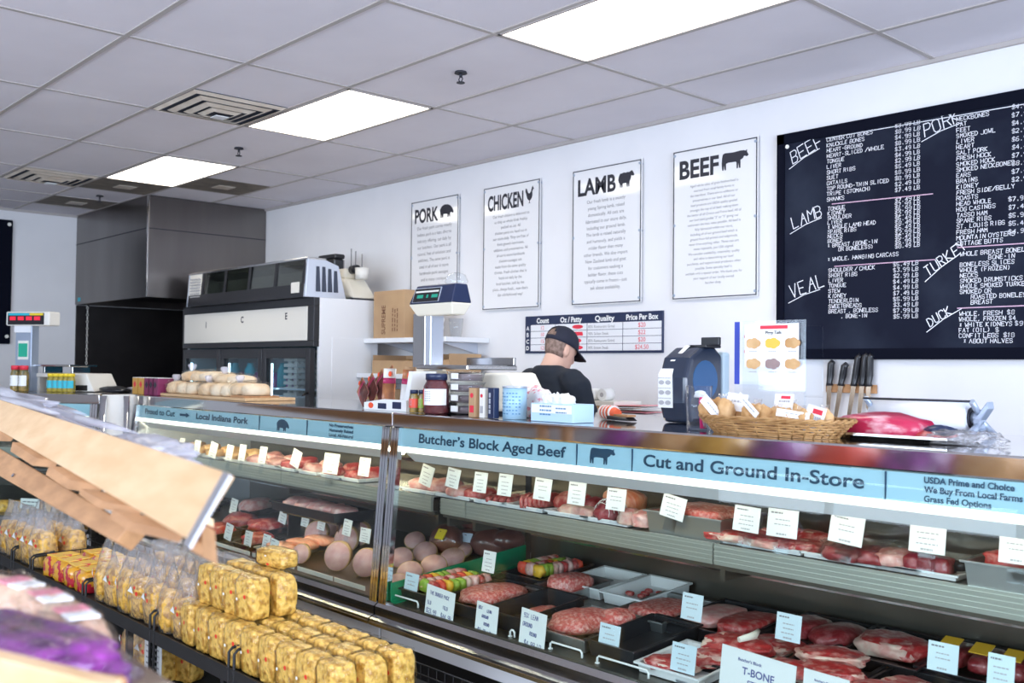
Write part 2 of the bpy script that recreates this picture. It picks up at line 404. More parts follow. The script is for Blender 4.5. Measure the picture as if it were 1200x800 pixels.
SHEEP = [(0,.5),(.06,.3),(.12,.26),(.14,0),(.2,0),(.22,.22),(.26,0),(.32,0),(.34,.24),(.6,.24),(.64,0),(.7,0),(.72,.24),(.76,0),(.82,0),(.84,.32),(.92,.45),(.96,.66),(1.08,.60),(1.18,.66),(1.12,.80),(1.02,.95),(.9,.92),(.8,.86),(.68,.9),(.55,.86),(.42,.9),(.28,.86),(.14,.86),(.05,.7)]
HEN = [(0,.78),(.12,.55),(.2,.32),(.36,.2),(.44,.18),(.42,.03),(.32,0),(.58,0),(.5,.05),(.52,.18),(.68,.28),(.78,.48),(.76,.72),(.84,.86),(.96,.88),(.86,.97),(.82,1.1),(.70,.98),(.62,.76),(.46,.62),(.3,.68),(.16,.95),(.04,.98)]
def put_shape(mb, pts, o, r, u, w, h, m=0):
    o, r, u = Vector(o), Vector(r), Vector(u)
    mx = max(p[0] for p in pts); my = max(p[1] for p in pts)
    mb.flat([o+r*(p[0]/mx*w)+u*(p[1]/my*h) for p in pts], m)
RX, UZ = Vector((1, 0, 0)), Vector((0, 0, 1))
# ================================================================== the room
CEIL, WY, WX, RWX, FY = 3.083, 4.77, -10.7, 2.8, -3.1
GX0, GY0, TX, TY = -2.2068, 3.5871, 1.2192, 0.6096
struct('floor', MB().box((WX-.1, FY-.1, -.1), (RWX+.1, WY+.1, 0)), 'floor')
struct('ceiling', MB().box((WX-.1, FY-.1, CEIL), (RWX+.1, WY+.1, CEIL+.1)), 'tile')
struct('wall_back', MB().box((WX-.1, WY, 0), (RWX+.1, WY+.1, CEIL)), 'wall')
struct('wall_left', MB().box((WX-.1, FY, 0), (WX, WY, CEIL)), 'wall')
b = MB()                                                            # window wall on the right
b.box((RWX, FY, 0), (RWX+.1, WY, .62)).box((RWX, FY, 2.85), (RWX+.1, WY, CEIL)).box((RWX, 3.6, .62), (RWX+.1, WY, 2.85)).box((RWX, FY, .62), (RWX+.1, -1.2, 2.85))
struct('wall_right', b, 'wall')
b = MB()
b.box((WX, FY-.1, 0), (RWX, FY, 1.05)).box((WX, FY-.1, 2.9), (RWX, FY, CEIL)).box((WX, FY-.1, 1.05), (-6.6, FY, 2.9)).box((.2, FY-.1, 1.05), (RWX, FY, 2.9))
struct('wall_front', b, 'wall')
b = MB()
for i in range(4): b.box((RWX+.02, -1.2+i*1.6-.03, .62), (RWX+.08, -1.2+i*1.6+.03, 2.85))
w1 = struct('window_1', b, 'silver')
MB().box((RWX+.045, -1.17, .62), (RWX+.05, 3.57, 2.85)).build('window_pane', 'pane', w1)
b = MB()
for i in range(5): b.box((-6.6+i*1.7-.03, FY-.08, 1.05), (-6.6+i*1.7+.03, FY-.02, 2.9))
w2 = struct('window_2', b, 'silver')
MB().box((-6.57, FY-.05, 1.05), (.17, FY-.045, 2.9)).build('window_pane', 'pane', w2)
b = MB()                                                            # ceiling T-bar grid
GT, GZ = .0125, CEIL-.006
for j in range(-10, 2):
    y = GY0+j*TY
    b.box((WX, y-GT, GZ), (RWX, y+GT, CEIL+.002))
for i in range(-4, 8):
    x = GX0-i*TX
    if WX < x < RWX: b.box((x-GT, FY, GZ+.001), (x+GT, WY, CEIL+.002))
for k in (6.5, 5.5): b.box((GX0-k*TX-GT, FY, GZ+.001), (GX0-k*TX+GT, WY, CEIL+.002))
b.box((WX, WY-.022, CEIL-.022), (RWX, WY, CEIL+.002)).box((WX, FY, CEIL-.022), (WX+.022, WY, CEIL+.002))
struct('trim_1', b, 'tbar')
# ------------------------------------------------------------------ ceiling fixtures
lab = ['bright fluorescent ceiling panel nearest the chalkboard', 'bright fluorescent ceiling panel between the two square air vents and the sprinklers', 'small looking fluorescent ceiling panel nearest the steel exhaust hood']
lab[1] = 'bright fluorescent ceiling panel with the larger air vent touching its corner'
for k, (i0, lb) in enumerate(zip((1, 3, 5), lab)):
    x0, x1, y0, y1 = GX0-i0*TX, GX0-(i0-1)*TX, GY0-TY, GY0
    t = thing('ceiling_light', lb, 'light', ((x0+x1)/2, (y0+y1)/2, CEIL), group='fluorescent ceiling panels')
    a, c = TX/2-.012, TY/2-.012
    MB().box((-a+.012, -c+.012, -.006), (a-.012, c-.012, -.002)).build('diffuser', 'panel', t)
    f = MB()
    for lo, hi in (((-a, -c), (a, -c+.014)), ((-a, c-.014), (a, c)), ((-a, -c), (-a+.014, c)), ((a-.014, -c), (a, c))):
        f.box((*lo, -.010), (*hi, 0))
    f.build('frame', 'tbar', t)
M['vent'] = mat('ceiling vent metal', (0.60, 0.53, 0.45), 0.5, col2=(0.50, 0.42, 0.34), scale=9)
M['void'] = mat('vent shade', (0.05, 0.06, 0.09), 0.8)
def vent(x0, y0, lb):
    t = thing('ceiling_vent', lb, 'air vent', (x0+TY/2, y0+TY/2, CEIL), group='ceiling air vents')
    MB().box((-.29, -.29, -.004), (.29, .29, -.001)).build('duct_shade_plate', 'void', t)  # flat plate, the shade of the recessed duct put into its dark colour
    for k in range(4):
        a = (.287, .225, .155, .095)[k]; z = -.006-.010*k; w_ = (.020, .030, .030, .026)[k]
        r = MB()
        for q in range(4):
            T = Matrix.Rotation(q*math.pi/2, 4, 'Z')
            P = [T @ Vector(p) for p in ((-a, -a, z), (a, -a, z), (a-w_, -a+w_, z-.014), (-a+w_, -a+w_, z-.014))]
            r.slab(P, .004)
        r.build('louvre', 'vent', t)
    MB().box((-.04, -.04, -.062), (.04, .04, -.058)).build('centre_plate', 'white', t)
vent(GX0-3*TX, GY0-2*TY, 'square stepped ceiling air vent at the corner of a lit panel')
vent(GX0-5.5*TX, GY0-2*TY, 'square stepped ceiling air vent farther back, above the left wall scale')
def canpanel(x0, y0, lb, w=TY, d=TY):
    t = thing('recessed_light', lb, 'light', (x0+w/2, y0+d/2, CEIL), group='stained recessed light panels')
    MB().box((-w/2+.015, -d/2+.015, -.005), (w/2-.015, d/2-.015, -.001)).build('panel', 'tile_stain', t)
    MB().box((-.085, -.085, -.009), (.085, .085, -.005)).build('trim_frame', 'tile_stain', t)
    MB().box((-.075, -.075, -.013), (.075, .075, -.009)).build('lens', 'vent', t)
canpanel(GX0-5.5*TX, GY0-TY, 'brown stained ceiling panel with recessed light, beside the farthest fluorescent panel')
canpanel(GX0-5*TX+.0, GY0, 'brown stained ceiling panel with recessed light, above the right side of the hood')
canpanel(GX0-6.5*TX+.02, GY0-TY, 'brown stained ceiling panel with recessed light, farthest back before the left wall')
def sprinkler(p, lb):
    t = thing('fire_sprinkler', lb, 'sprinkler', (p.x, p.y, CEIL), group='ceiling sprinkler heads')
    MB().lathe([(.034, -.010), (.030, -.002), (.030, 0)], n=16).build('escutcheon', 'ink', t)
    s = MB().tube([(0, 0, -.006), (0, 0, -.03)], .008, 8)
    for sg in (-1, 1): s.tube([(sg*.006, 0, -.025), (sg*.016, 0, -.04), (sg*.004, 0, -.055)], .003, 6)
    s.build('frame', 'ink', t)
    MB().lathe([(.022, -.060), (.022, -.056)], n=14).build('deflector', 'ink', t)
sprinkler(Z(540, 84, CEIL), 'sprinkler head hanging in the ceiling tile between two larger lit panels')
sprinkler(Z(280, 173, CEIL), 'sprinkler head hanging in the ceiling tile behind the small lit panel')
sprinkler(Z(117, 229, CEIL), 'sprinkler head hanging from the ceiling just in front of the steel hood')
# ------------------------------------------------------------------ wall posters
PW, PH, PZ = .60, .90, 2.868
TXT = {
 'PORK': ['Our fresh pork comes mostly', 'Indiana pork is a lean, diverse', 'industry offering, cut daily by', 'our butchers. Our pork is all', 'natural, free of solutions and', 'additives. The same pork is', 'used in all of our in store', 'handmade pork sausages', 'and in many crockpot', 'or just great chops.', 'Ask about pork roasts', 'and smoked hams.'],
 'CHICKEN': ['Our fresh chicken is delivered to', 'us daily as whole birds freshly', 'packed on ice. All', 'chicken parts are hand cut in', 'our store daily. They are free of', 'from growth hormones,', 'additives and preservatives. All', 'of our in store handmade', 'chicken sausages are', 'made from the same quality', 'chicken. Fresh chicken that is', 'fresh cut daily by the', 'local butcher, sold by the', 'piece...always fresh... now that\'s', 'the old-fashioned way!'],
 'LAMB': ['Our fresh lamb is a mostly', 'young Spring lamb, raised', 'domestically. All cuts are', 'fabricated in our store daily,', 'including our ground lamb.', 'The lamb is raised naturally', 'and humanely, and yields a', 'milder flavor than many', 'other breeds. We also import', 'New Zealand lamb and goat', 'for customers seeking a', 'bolder flavor, these cuts', 'typically come in frozen - just', 'ask about availability.'],
 'BEEF': ['Aged whole sides of grain finished beef is', 'sourced from small family farms in', 'the heartland. There are no additions or', 'preservatives in our beef. All of our', 'beef products are USDA quality graded', 'amongst the top of all beef, making them', 'the better of all Choice and Prime beef. All of', 'our beef yield grades "2" or "3" giving our', 'customers the best value possible. All beef is', 'fully fabricated within our store,', 'including all of our ground beef which is', 'ground from full primals and subprimals,', 'never from anything other. These cuts are', 'never injectable, just USA aligned.', 'We consider availability, seasonality, quality', 'and value in determining our beef', 'purchases, and support local producers when', 'possible. Some specialty beef is', 'available with a special order. We thank you for', 'your support of our locally owned', 'butcher shop.']}
M['poster'] = mat('clear poster sheet', (0.80, 0.79, 0.79), 0.08, spec=0.6)
def poster(word, x0, shape, sw):
    t = thing('wall_poster', 'tall framed white wall poster headed %s with a black %s silhouette' % (word, shape[0]), 'poster', (x0+PW/2, WY, PZ-PH/2), group='meat posters on the back wall')
    MB().box((-PW/2, -.022, -PH/2), (PW/2, -.016, PH/2)).build('sheet', 'poster', t)
    f = MB(); q = .006
    for lo, hi in (((-PW/2, -PH/2), (PW/2, -PH/2+q)), ((-PW/2, PH/2-q), (PW/2, PH/2)), ((-PW/2, -PH/2), (-PW/2+q, PH/2)), ((PW/2-q, -PH/2), (PW/2, PH/2))):
        f.box((lo[0]*.985, -.0245, lo[1]*.985), (hi[0]*.985, -.0225, hi[1]*.985))
    f.build('border', 'ink', t)
    for sx in (-1, 1):
        for z in (-.42, 0, .42):
            MB().tube([(sx*(PW/2-.014), 0, z), (sx*(PW/2-.014), -.028, z)], .008, 10).build('standoff', 'greymetal', t)
    l = MB(); yy = -.0228
    top = PH/2
    put_text(l, word, (-PW/2+.05, yy, top-.175), RX, UZ, w=sw, h=.105, bold=.032)
    put_shape(l, shape[1], (-PW/2+.05+sw+.02, yy, top-.165), RX, UZ, PW-.1-sw-.03, shape[2])
    l.build('heading', 'ink', t)
    l = MB(); n = len(TXT[word]); p = (PH-.30)/(n-.2)
    for i, s in enumerate(TXT[word]):
        put_text(l, s, (0, yy, top-.235-i*p), RX, UZ, h=p*.50, align='C', maxw=PW-.09)
    l.build('lettering', 'ink_soft', t)
poster('PORK', -6.448, ('pig', PIG, .10), .30)
poster('CHICKEN', -5.560, ('hen', HEN, .12), .38)
poster('LAMB', -4.648, ('sheep', SHEEP, .10), .335)
poster('BEEF', -3.802, ('cow', COW, .10), .285)
# ------------------------------------------------------------------ price table sign
x0, x1, z0, z1 = -5.108, -3.879, 1.655, 1.913
t = thing('price_sign', 'white price table sign with dark header listing Count, Oz / Patty, Quality', 'sign', ((x0+x1)/2, WY, (z0+z1)/2))
w, h = x1-x0, z1-z0
MB().box((-w/2, -.012, -h/2), (w/2, 0, h/2)).build('board', 'navy', t, bevel=.002)
M['paper'] = mat('glossy white print', (0.80, 0.80, 0.82), 0.35)
cxs = [-w/2+.055, -w/2+.30, -w/2+.595, -w/2+.905, w/2-.008]
g = MB(); rh = (h-.075)/4
for r in range(4):
    for c in range(4):
        zt = h/2-.062-r*rh
        g.box((cxs[c]+.003, -.0135, zt-rh+.003), (cxs[c+1]-.003, -.012, zt))
g.build('cells', 'paper', t)
l = MB(); yy = -.0142
for s, c, wd in (('Count', 0, .12), ('Oz / Patty', 1, .20), ('Quality', 2, .17), ('Price Per Box', 3, .26)):
    put_text(l, s, ((cxs[c]+cxs[c+1])/2, yy+.001, h/2-.05), RX, UZ, w=wd, h=.034, align='C', bold=.03)
for r, s in enumerate('ABCD'):
    put_text(l, s, (-w/2+.028, yy+.001, h/2-.062-r*rh-rh*.78), RX, UZ, h=.028, align='C', bold=.03)
l.build('header_lettering', 'card', t)
l = MB(); d = MB()
for r, (cnt, oz, q, pr) in enumerate((('12', '6oz', '85% Restaurant Grind', '$20'), ('10', '8oz', '90% Sirloin Steak', '$22'), ('15', '5oz', '85% Restaurant Grind', '$20'), ('12', '6oz', '90% Sirloin Steak', '$24.50'))):
    zb = h/2-.062-r*rh-rh*.75
    put_text(l, cnt, ((cxs[0]+cxs[1])/2, yy, zb), RX, UZ, h=.026, align='C')
    put_text(l, oz, (cxs[1]+.03, yy, zb), RX, UZ, h=.026)
    put_text(l, pr, ((cxs[3]+cxs[4])/2, yy, zb), RX, UZ, h=.028, align='C')
    put_text(d, q, (cxs[2]+.012, yy, zb+.002), RX, UZ, h=.018)
    c = Vector((cxs[2]-.085, yy, zb+.013))
    if r == 1: l.flat([c+Vector(p) for p in ((-.05, 0, -.013), (.05, 0, -.013), (.045, 0, .012), (-.03, 0, .013))])
    else:
        a = .05 if r != 2 else .036
        l.flat([c+Vector((a*math.cos(k*math.pi/12), 0, .014*math.sin(k*math.pi/12))) for k in range(24)])
l.build('red_lettering', 'red', t); d.build('grey_lettering', 'ink_soft', t)
# ------------------------------------------------------------------ chalkboard
bx0, bx1, bz0, bz1 = -3.075, -.55, 1.616, 2.846
t = thing('chalkboard', 'large black chalkboard menu of cuts handwritten in white chalk', 'chalkboard', ((bx0+bx1)/2, WY, (bz0+bz1)/2))
BC = Vector(((bx0+bx1)/2, WY, (bz0+bz1)/2))
w, h = bx1-bx0, bz1-bz0
MB().box((-w/2+.03, -.02, -h/2+.03), (w/2-.03, -.004, h/2-.03)).build('writing_surface', 'chalkboard', t)
f = MB()
for lo, hi in (((-w/2, -h/2), (w/2, -h/2+.055)), ((-w/2, h/2-.055), (w/2, h/2)), ((-w/2, -h/2), (-w/2+.045, h/2)), ((w/2-.045, -h/2), (w/2, h/2))):
    f.box((lo[0], -.03, lo[1]), (hi[0], 0, hi[1]))
M['boardframe'] = mat('black board frame', (0.004, 0.005, 0.012), 0.85, spec=.08)
f.build('frame', 'boardframe', t)
MB().lathe([(.0001, 0), (.011, 0), (.011, .006)], n=14).build('fixing_screw', 'offwhite', t).matrix_local = Matrix.Translation(Y(923, 172, WY-.036)-BC) @ Matrix.Rotation(math.pi/2, 4, 'X')
rg = random.Random(3)
ch = MB()
def chalk(px, py, text, hpx, rot=0.0, w=.0031, m=0):
    o = Y(px, py, WY-.0215)-BC
    r = Vector((math.cos(rot), 0, math.sin(rot))); u = Vector((-math.sin(rot), 0, math.cos(rot)))
    put_hand(ch, text, o, r, u, hpx, w, m, rng=rg, wid=.72 if hpx < .03 else .62)
H1 = .0190
rows = lambda x, y0, y1, names: [chalk(x, y0+(y1-y0)*i/(len(names)-1), s, H1) for i, s in enumerate(names) if s]
beef = ['CENTER CUT BONES', 'KNUCKLE BONES', 'HEART-GROUND', 'HEART-SLICED /WHOLE', 'TONGUE', 'LIVER', 'SHORT RIBS', 'SUET', 'OXTAILS', 'TOP ROUND-THIN SLICED', 'TRIPE (STOMACH)', 'SHANKS']
rows(969, 166, 236, beef)
lamb = ['TONGUE', 'KIDNEY', 'SHOULDER', 'LIVER', '* WHOLE LAMB HEAD', 'SPARE RIBS', 'NECKS', 'BONES', '* BREAST (BONE-IN', '      OR BONELESS)', '', '* WHOLE, HANGING CARCASS']
rows(970, 247, 306, lamb)
veal = ['SHOULDER / CHUCK', 'SHORT RIBS', 'LIVER', 'TONGUE', 'STEW', 'KIDNEY', 'TENDERLOIN', 'SWEETBREADS', 'BREAST , BONELESS', '       , BONE-IN']
rows(971, 319, 373, veal)
pork = ['NECKBONES', 'FAT', 'FEET', 'SMOKED JOWL', 'LIVER', 'HEART', 'SALT PORK', 'FRESH HOCK', 'SMOKED HOCK', 'SMOKED NECKBONES', 'EARS', 'BRAINS', 'KIDNEY', 'FRESH SIDE/BELLY', 'ROASTS', 'HEAD WHOLE', 'HOG CASINGS', 'TASSO HAM', 'SPARE RIBS', 'ST. LOUIS RIBS', 'FRESH HAM', 'MOUNTAIN OYSTERS', 'COTTAGE BUTTS']
rows(1121, 142, 288, pork)
tk = ['WHOLE BREAST BONELESS', '             BONE-IN', 'BONELESS SLICES', 'WHOLE (FROZEN)', 'NECKS', 'SMOKED DRUMSTICKS', 'WHOLE SMOKED TURKEY', 'SMOKED OR', '     ROASTED BONELESS', '     BREAST']
rows(1125, 300, 357, tk)
dk = ['WHOLE, FRESH  $8', 'WHOLE, FROZEN $4', '* WHITE KIDNEYS $9', 'FAT (OIL)  $', 'CONFIT LEGS  $18', '  * ABOUT HALVES']
rows(1124, 370, 402, dk)
pr = lambda x, y0, y1, n, ea=' LB': [chalk(x, y0+(y1-y0)*i/(n-1), '$%d.%d9%s' % (rg.choice((2, 3, 4, 5, 6, 7, 8)), rg.choice((4, 9)), ea), H1) for i in range(n)]
pr(1049, 150, 225, 12); pr(1049, 237, 291, 11); pr(1047, 312, 373, 10); pr(1186, 128, 213, 10); pr(1182, 236, 274, 5)
for px, py, s, hh, rot in ((929, 192, 'BEEF', .068, .38), (930, 268, 'LAMB', .062, .30), (928, 349, 'VEAL', .070, .28), (1084, 160, 'PORK', .062, .25), (1088, 324, 'TURKEY', .050, .58), (1090, 383, 'DUCK', .042, .52)):
    chalk(px, py, s, hh, rot, w=.005)
    o = Y(px-4, py+6, WY-.0215)-BC; e = o+Vector((math.cos(rot+.05), 0, math.sin(rot+.05)))*.20
    ribbon(ch, [o, o*.5+e*.5+Vector((0, 0, .008)), e], UZ, RX, .004)
for (a, b_) in (((975, 239), (1093, 227)), ((978, 312), (1096, 304)), ((1122, 290), (1200, 285)), ((1122, 361), (1200, 358))):
    ribbon(ch, [Y(*a, WY-.0215)-BC, Y(*b_, WY-.0215)-BC], UZ, RX, .005, 1)
ribbon(ch, [Y(968, 162, WY-.0215)-BC, Y(1200, 122, WY-.0215)-BC], UZ, RX, .004, 0)
ch.build('chalk_writing', ['chalk', 'chalkpink'], t)
# ------------------------------------------------------------------ left wall: black board and hood
t = thing('dark_board', 'black board with pale screws hanging on the left wall', 'board', (WX+.006, 2.60, 2.35))
MB().box((0, -.36, -.615), (.03, .37, .615)).build('board', 'boardframe', t, bevel=.01)
for z in (-.54, .57): MB().tube([(.028, .335, z), (.034, .335, z)], .018, 12).build('screw', 'offwhite', t)
HX, HY, HZ = -8.86, 3.59, 2.157
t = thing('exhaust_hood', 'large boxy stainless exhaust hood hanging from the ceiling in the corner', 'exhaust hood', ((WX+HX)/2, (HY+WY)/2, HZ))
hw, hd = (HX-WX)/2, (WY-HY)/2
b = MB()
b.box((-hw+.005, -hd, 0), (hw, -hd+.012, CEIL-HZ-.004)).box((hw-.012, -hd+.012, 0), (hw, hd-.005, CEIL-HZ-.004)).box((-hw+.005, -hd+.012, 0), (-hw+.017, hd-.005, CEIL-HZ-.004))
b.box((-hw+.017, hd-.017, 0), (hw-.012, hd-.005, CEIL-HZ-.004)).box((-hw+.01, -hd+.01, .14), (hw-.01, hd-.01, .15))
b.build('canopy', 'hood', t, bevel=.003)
b = MB().box((-hw+.005, -hd-.003, .618), (hw+.003, -hd, .626)).box((hw, -hd-.003, .618), (hw+.003, hd-.005, .626))
b.build('seam', 'ink', t)
MB().box((hw-.012, -hd-.004, 0), (hw+.004, -hd+.008, CEIL-HZ-.004)).build('corner_edge', 'steel', t)
MB().box((-hw+.09, -hd-.003, .03), (-hw+.16, -hd, .07)).build('maker_plate', 'cyan', t)
b = MB()
for k in range(5): b.box((-hw+.1+k*.33, -hd+.05, .07), (-hw+.39+k*.33, hd-.1, .10))
b.build('grease_filters', 'blackm', t)
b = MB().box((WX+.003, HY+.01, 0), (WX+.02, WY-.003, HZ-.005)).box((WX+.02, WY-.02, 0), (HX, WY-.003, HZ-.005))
M['nearblack'] = mat('sooty steel wall panel', (0.028, 0.024, 0.024), 0.40, 0.5, col2=(0.018, 0.015, 0.015), scale=3)  # near-black steel cladding with faint random tone
tag(b.build('trim_2', 'nearblack'), kind='structure')
t = thing('hanging_chain', 'thin pale chain hanging down in front of the black recess', 'chain', (WX+.20, HY+.06, HZ))
c = MB()
for k in range(26):
    z = -.02-k*.035; a = k % 2
    c.tube([(0, 0, z), ((.011 if a else 0), (0 if a else .011), z-.018), (0, 0, z-.036), ((-.011 if a else 0), (0 if a else -.011), z-.018), (0, 0, z)], .0035, 5)
c.build('links', 'offwhite', t)
MB().box((-.012, -.012, -.02), (.012, .012, .0)).build('hook', 'steel', t)
# dark cooking range under the hood
t = thing('black_range', 'dark cooking range standing in the shadow under the exhaust hood', 'range', (-9.6, 4.25, 0))
MB().box((-.6, -.42, .12), (.6, .45, .90)).build('body', 'blackm', t, bevel=.01)
b = MB()
for i in range(3):
    for j in range(2): b.lathe([(.10, .90), (.12, .91), (.11, .92)], c=(-.38+i*.38, -.18+j*.34, 0), n=16)
b.build('burners', 'ink', t)
b = MB()
for sx in (-1, 1):
    for sy in (-1, 1): b = MB().tube([(sx*.55, sy*.36, 0), (sx*.55, sy*.36, .13)], .02, 8); b.build('leg', 'steel', t)
for i in range(4): MB().tube([(-.4+i*.27, -.42, .82), (-.4+i*.27, -.45, .82)], .022, 12).build('knob', 'steel', t)
# ================================================================== three-door cooler and what stands on it
FX0, FX1, FYF, FYB, FT = -8.82, -6.53, 3.92, 4.50, 2.068
t = thing('merchandiser_cooler', 'tall white three-door glass-front cooler with a blank white header', 'cooler', ((FX0+FX1)/2, (FYF+FYB)/2, 0))
w, d = (FX1-FX0)/2, (FYB-FYF)/2
b = MB()
b.box((-w, -d+.05, .12), (-w+.03, d, FT)).box((w-.03, -d+.05, .12), (w, d, FT)).box((-w+.03, d-.03, .12), (w-.03, d, FT)).box((-w+.03, -d+.05, FT-.03), (w-.03, d-.03, FT)).box((-w+.03, -d+.05, .12), (w-.03, d-.03, .20))
b.build('cabinet', 'white', t, bevel=.004)
b = MB().box((w, -d+.16, .35), (w+.004, d-.06, FT-.30)); b.build('side_panel', 'white', t, bevel=.003)
f = MB()
f.box((-w, -d, FT-.065), (w, -d+.05, FT)).box((-w, -d, FT-.37), (w, -d+.05, FT-.325)).box((-w, -d, FT-.325), (-w+.05, -d+.05, FT-.065)).box((w-.09, -d, FT-.325), (w, -d+.05, FT-.065))
f.build('front_frame', 'black', t, bevel=.003)
MB().box((-w+.05, -d-.008, FT-.325), (w-.09, -d+.04, FT-.065)).build('header_panel', 'offwhite', t, bevel=.004)
l = MB()
for k, (s, px, py) in enumerate((('I', 241, 384), ('C', 282, 378), ('E', 334, 374))):
    p = Y(px, py, FYF-.01)-Vector(((FX0+FX1)/2, (FYF+FYB)/2, 0)); p.y = -d-.0095
    put_text(l, s, p, RX, UZ, h=.05, bold=.03)
l.build('lettering', 'ink', t)
dw = (2*w-.06)/3
for k in range(3):
    x0 = -w+.03+k*dw; x1 = x0+dw-.012
    dr = MB()
    for lo, hi in (((x0, .20), (x0+.06, FT-.38)), ((x1-.06, .20), (x1, FT-.38)), ((x0+.06, .20), (x1-.06, .28)), ((x0+.06, FT-.46), (x1-.06, FT-.38))):
        dr.box((lo[0], -d-.005, lo[1]), (hi[0], -d+.045, hi[1]))
    do = dr.build('door', 'black', t, bevel=.003)
    MB().box((x0+.06, -d+.01, .28), (x1-.06, -d+.016, FT-.46)).build('door_pane', 'fridgeglass', do)
    MB().tube([(x1-.03, -d-.005, .95), (x1-.03, -d-.04, .97), (x1-.03, -d-.04, 1.33), (x1-.03, -d-.005, 1.35)], .010, 8).build('handle', 'black', do)
MB().box((-w, -d+.02, 0), (w, d, .12)).build('base_grille', 'blackm', t)
b = MB().box((-w+.03, d-.04, .20), (w-.03, d-.031, FT-.03)).box((-w+.031, -d+.06, .2), (-w+.04, d-.04, FT-.03)).box((w-.04, -d+.06, .2), (w-.031, d-.04, FT-.03))
b.build('lining', 'bluein', t)
M['coolglow'] = mat('cooler lamp', (0.8, 0.93, 1), 0.5, emit=5, ecol=(0.65, 0.88, 1))
for k in range(3): MB().box((-w+.06+k*dw, -d+.055, .35), (-w+.075+k*dw, -d+.07, FT-.5)).build('lamp', 'coolglow', t)
b = MB()
for z in (.62, 1.0, 1.36): b.box((-w+.05, -d+.09, z), (w-.05, d-.05, z+.012))
b.build('shelf', 'silver', t)
# goods behind the glass
COOL = [('red', .12), ('offwhite', .2), ('yellow', .16), ('cyan', .2), ('tomato', .15), ('veg', .18), ('card', .14), ('purple', .12)]
k = 0
proto = {}
for z in (1.012, 1.372):
    for i in range(11):
        x = FX0+.16+i*.145
        mm, hh = COOL[(i*3+k) % 8]; k += 1
        b = MB().lathe([(.045, 0), (.052, .01), (.052, hh*.7), (.03, hh*.9), (.03, hh)], n=12)
        o = b.build('chilled_tub', mm, None, loc=(x, FYF+.30, z))
        tag(o, 'small %s tub behind the cooler glass, %s shelf, %s from the left' % ({'red': 'red', 'offwhite': 'cream', 'yellow': 'yellow', 'cyan': 'teal', 'tomato': 'orange red', 'veg': 'green', 'card': 'white', 'purple': 'purple'}[mm], 'upper' if z > 1.2 else 'middle', ORD[i]), 'tub', 'tubs inside the glass-door cooler')
M['carton'] = mat('egg carton pulp', (0.70, 0.66, 0.60), 0.8, col2=(0.60, 0.55, 0.50), scale=20)
b0 = MB(); b0.box((-.10, -.13, 0), (.10, .13, .026)); 
for i in range(2):
    for j in range(5): b0.lathe([(.022, .024), (.019, .044)], c=(-.05+i*.1, -.10+j*.05, 0), n=8)
cp = Y(346, 470, FYF+.16)
for i in range(14):
    o = b0.build('egg_carton', 'carton') if i == 0 else o.copy()
    if i: COL.objects.link(o)
    o.location = (cp.x, FYF+.24, 1.03+i*.0465)
    tag(o, 'grey egg carton in the tall stack behind the right cooler door, %s from the top' % ORD[13-i], 'egg carton', 'stack of egg cartons in the cooler')
sh = MB().box((-.14, -.17, -.012), (.14, .17, 0)); tag(sh.build('carton_shelf', 'silver', None, loc=(cp.x, FYF+.25, 1.03)), 'short cooler shelf carrying the stack of egg cartons', 'shelf')
# countertop display unit lying on top of the cooler
TX0, TX1 = -8.62, -6.56
t = thing('countertop_chiller', 'long black and silver glass-front chiller unit lying on top of the cooler', 'chiller', ((TX0+TX1)/2, 4.05, FT))
w = (TX1-TX0)/2
prof = [(-.19, 0), (.17, 0), (.10, .25), (-.02, .29), (-.17, .29)]
for sx in (-1, 1):
    o = MB().prism([(sx*w-(.03 if sx > 0 else 0), y, z) for y, z in prof], (.03, 0, 0)).build('end_panel', 'silver', t, bevel=.004)
    if sx > 0:
        g = MB()
        for k in range(4):
            y0 = -.10+k*.052; zt = .235-.012*max(0, k-1)
            g.prism([(w+.001, y0, .045), (w+.001, y0+.040, .045), (w+.001, y0+.028, zt), (w+.001, y0+.002, zt)], (.003, 0, 0))
        g.build('vent_slots', 'void', o)
MB().prism([(-w+.03, y, z) for y, z in [(-.19, 0), (.17, 0), (.17, .03), (-.19, .03)]], (2*w-.06, 0, 0)).build('base', 'black', t)
MB().hexa([(-w+.03, -.188, .03), (w-.03, -.188, .03), (w-.03, -.183, .10), (-w+.03, -.183, .10)], [(-w+.03, -.17, .03), (w-.03, -.17, .03), (w-.03, -.165, .10), (-w+.03, -.165, .10)]).build('front_rail', 'black', t)
MB().box((-w, -.175, .283), (w, -.01, .30)).build('top_trim', 'steel', t, bevel=.003)
MB().prism([(-w+.03, .165, .03), (-w+.03, .172, .03), (-w+.03, .105, .25), (-w+.03, -.02, .285), (-w+.03, -.02, .278), (-w+.03, .10, .243)], (2*w-.06, 0, 0)).build('back_cover', 'silver', t)
M['displayglass'] = clear('display glass', (0.70, 0.70, 0.62), 1.5, 0.03, boost=1.5)
n = 5; xs = [-w+.30+i*((2*w-.34)/4) for i in range(5)]
fr = MB()
for x in xs: fr.hexa([(x-.02, -.186, .10), (x+.02, -.186, .10), (x+.02, -.170, .283), (x-.02, -.170, .283)], [(x-.02, -.17, .10), (x+.02, -.17, .10), (x+.02, -.155, .283), (x-.02, -.155, .283)])
fr.build('window_frame', 'black', t)
for i in range(4):
    MB().hexa([(xs[i]+.02, -.182, .10), (xs[i+1]-.02, -.182, .10), (xs[i+1]-.02, -.168, .283), (xs[i]+.02, -.168, .283)], [(xs[i]+.02, -.178, .10), (xs[i+1]-.02, -.178, .10), (xs[i+1]-.02, -.164, .283), (xs[i]+.02, -.164, .283)]).build('window', 'displayglass', t)
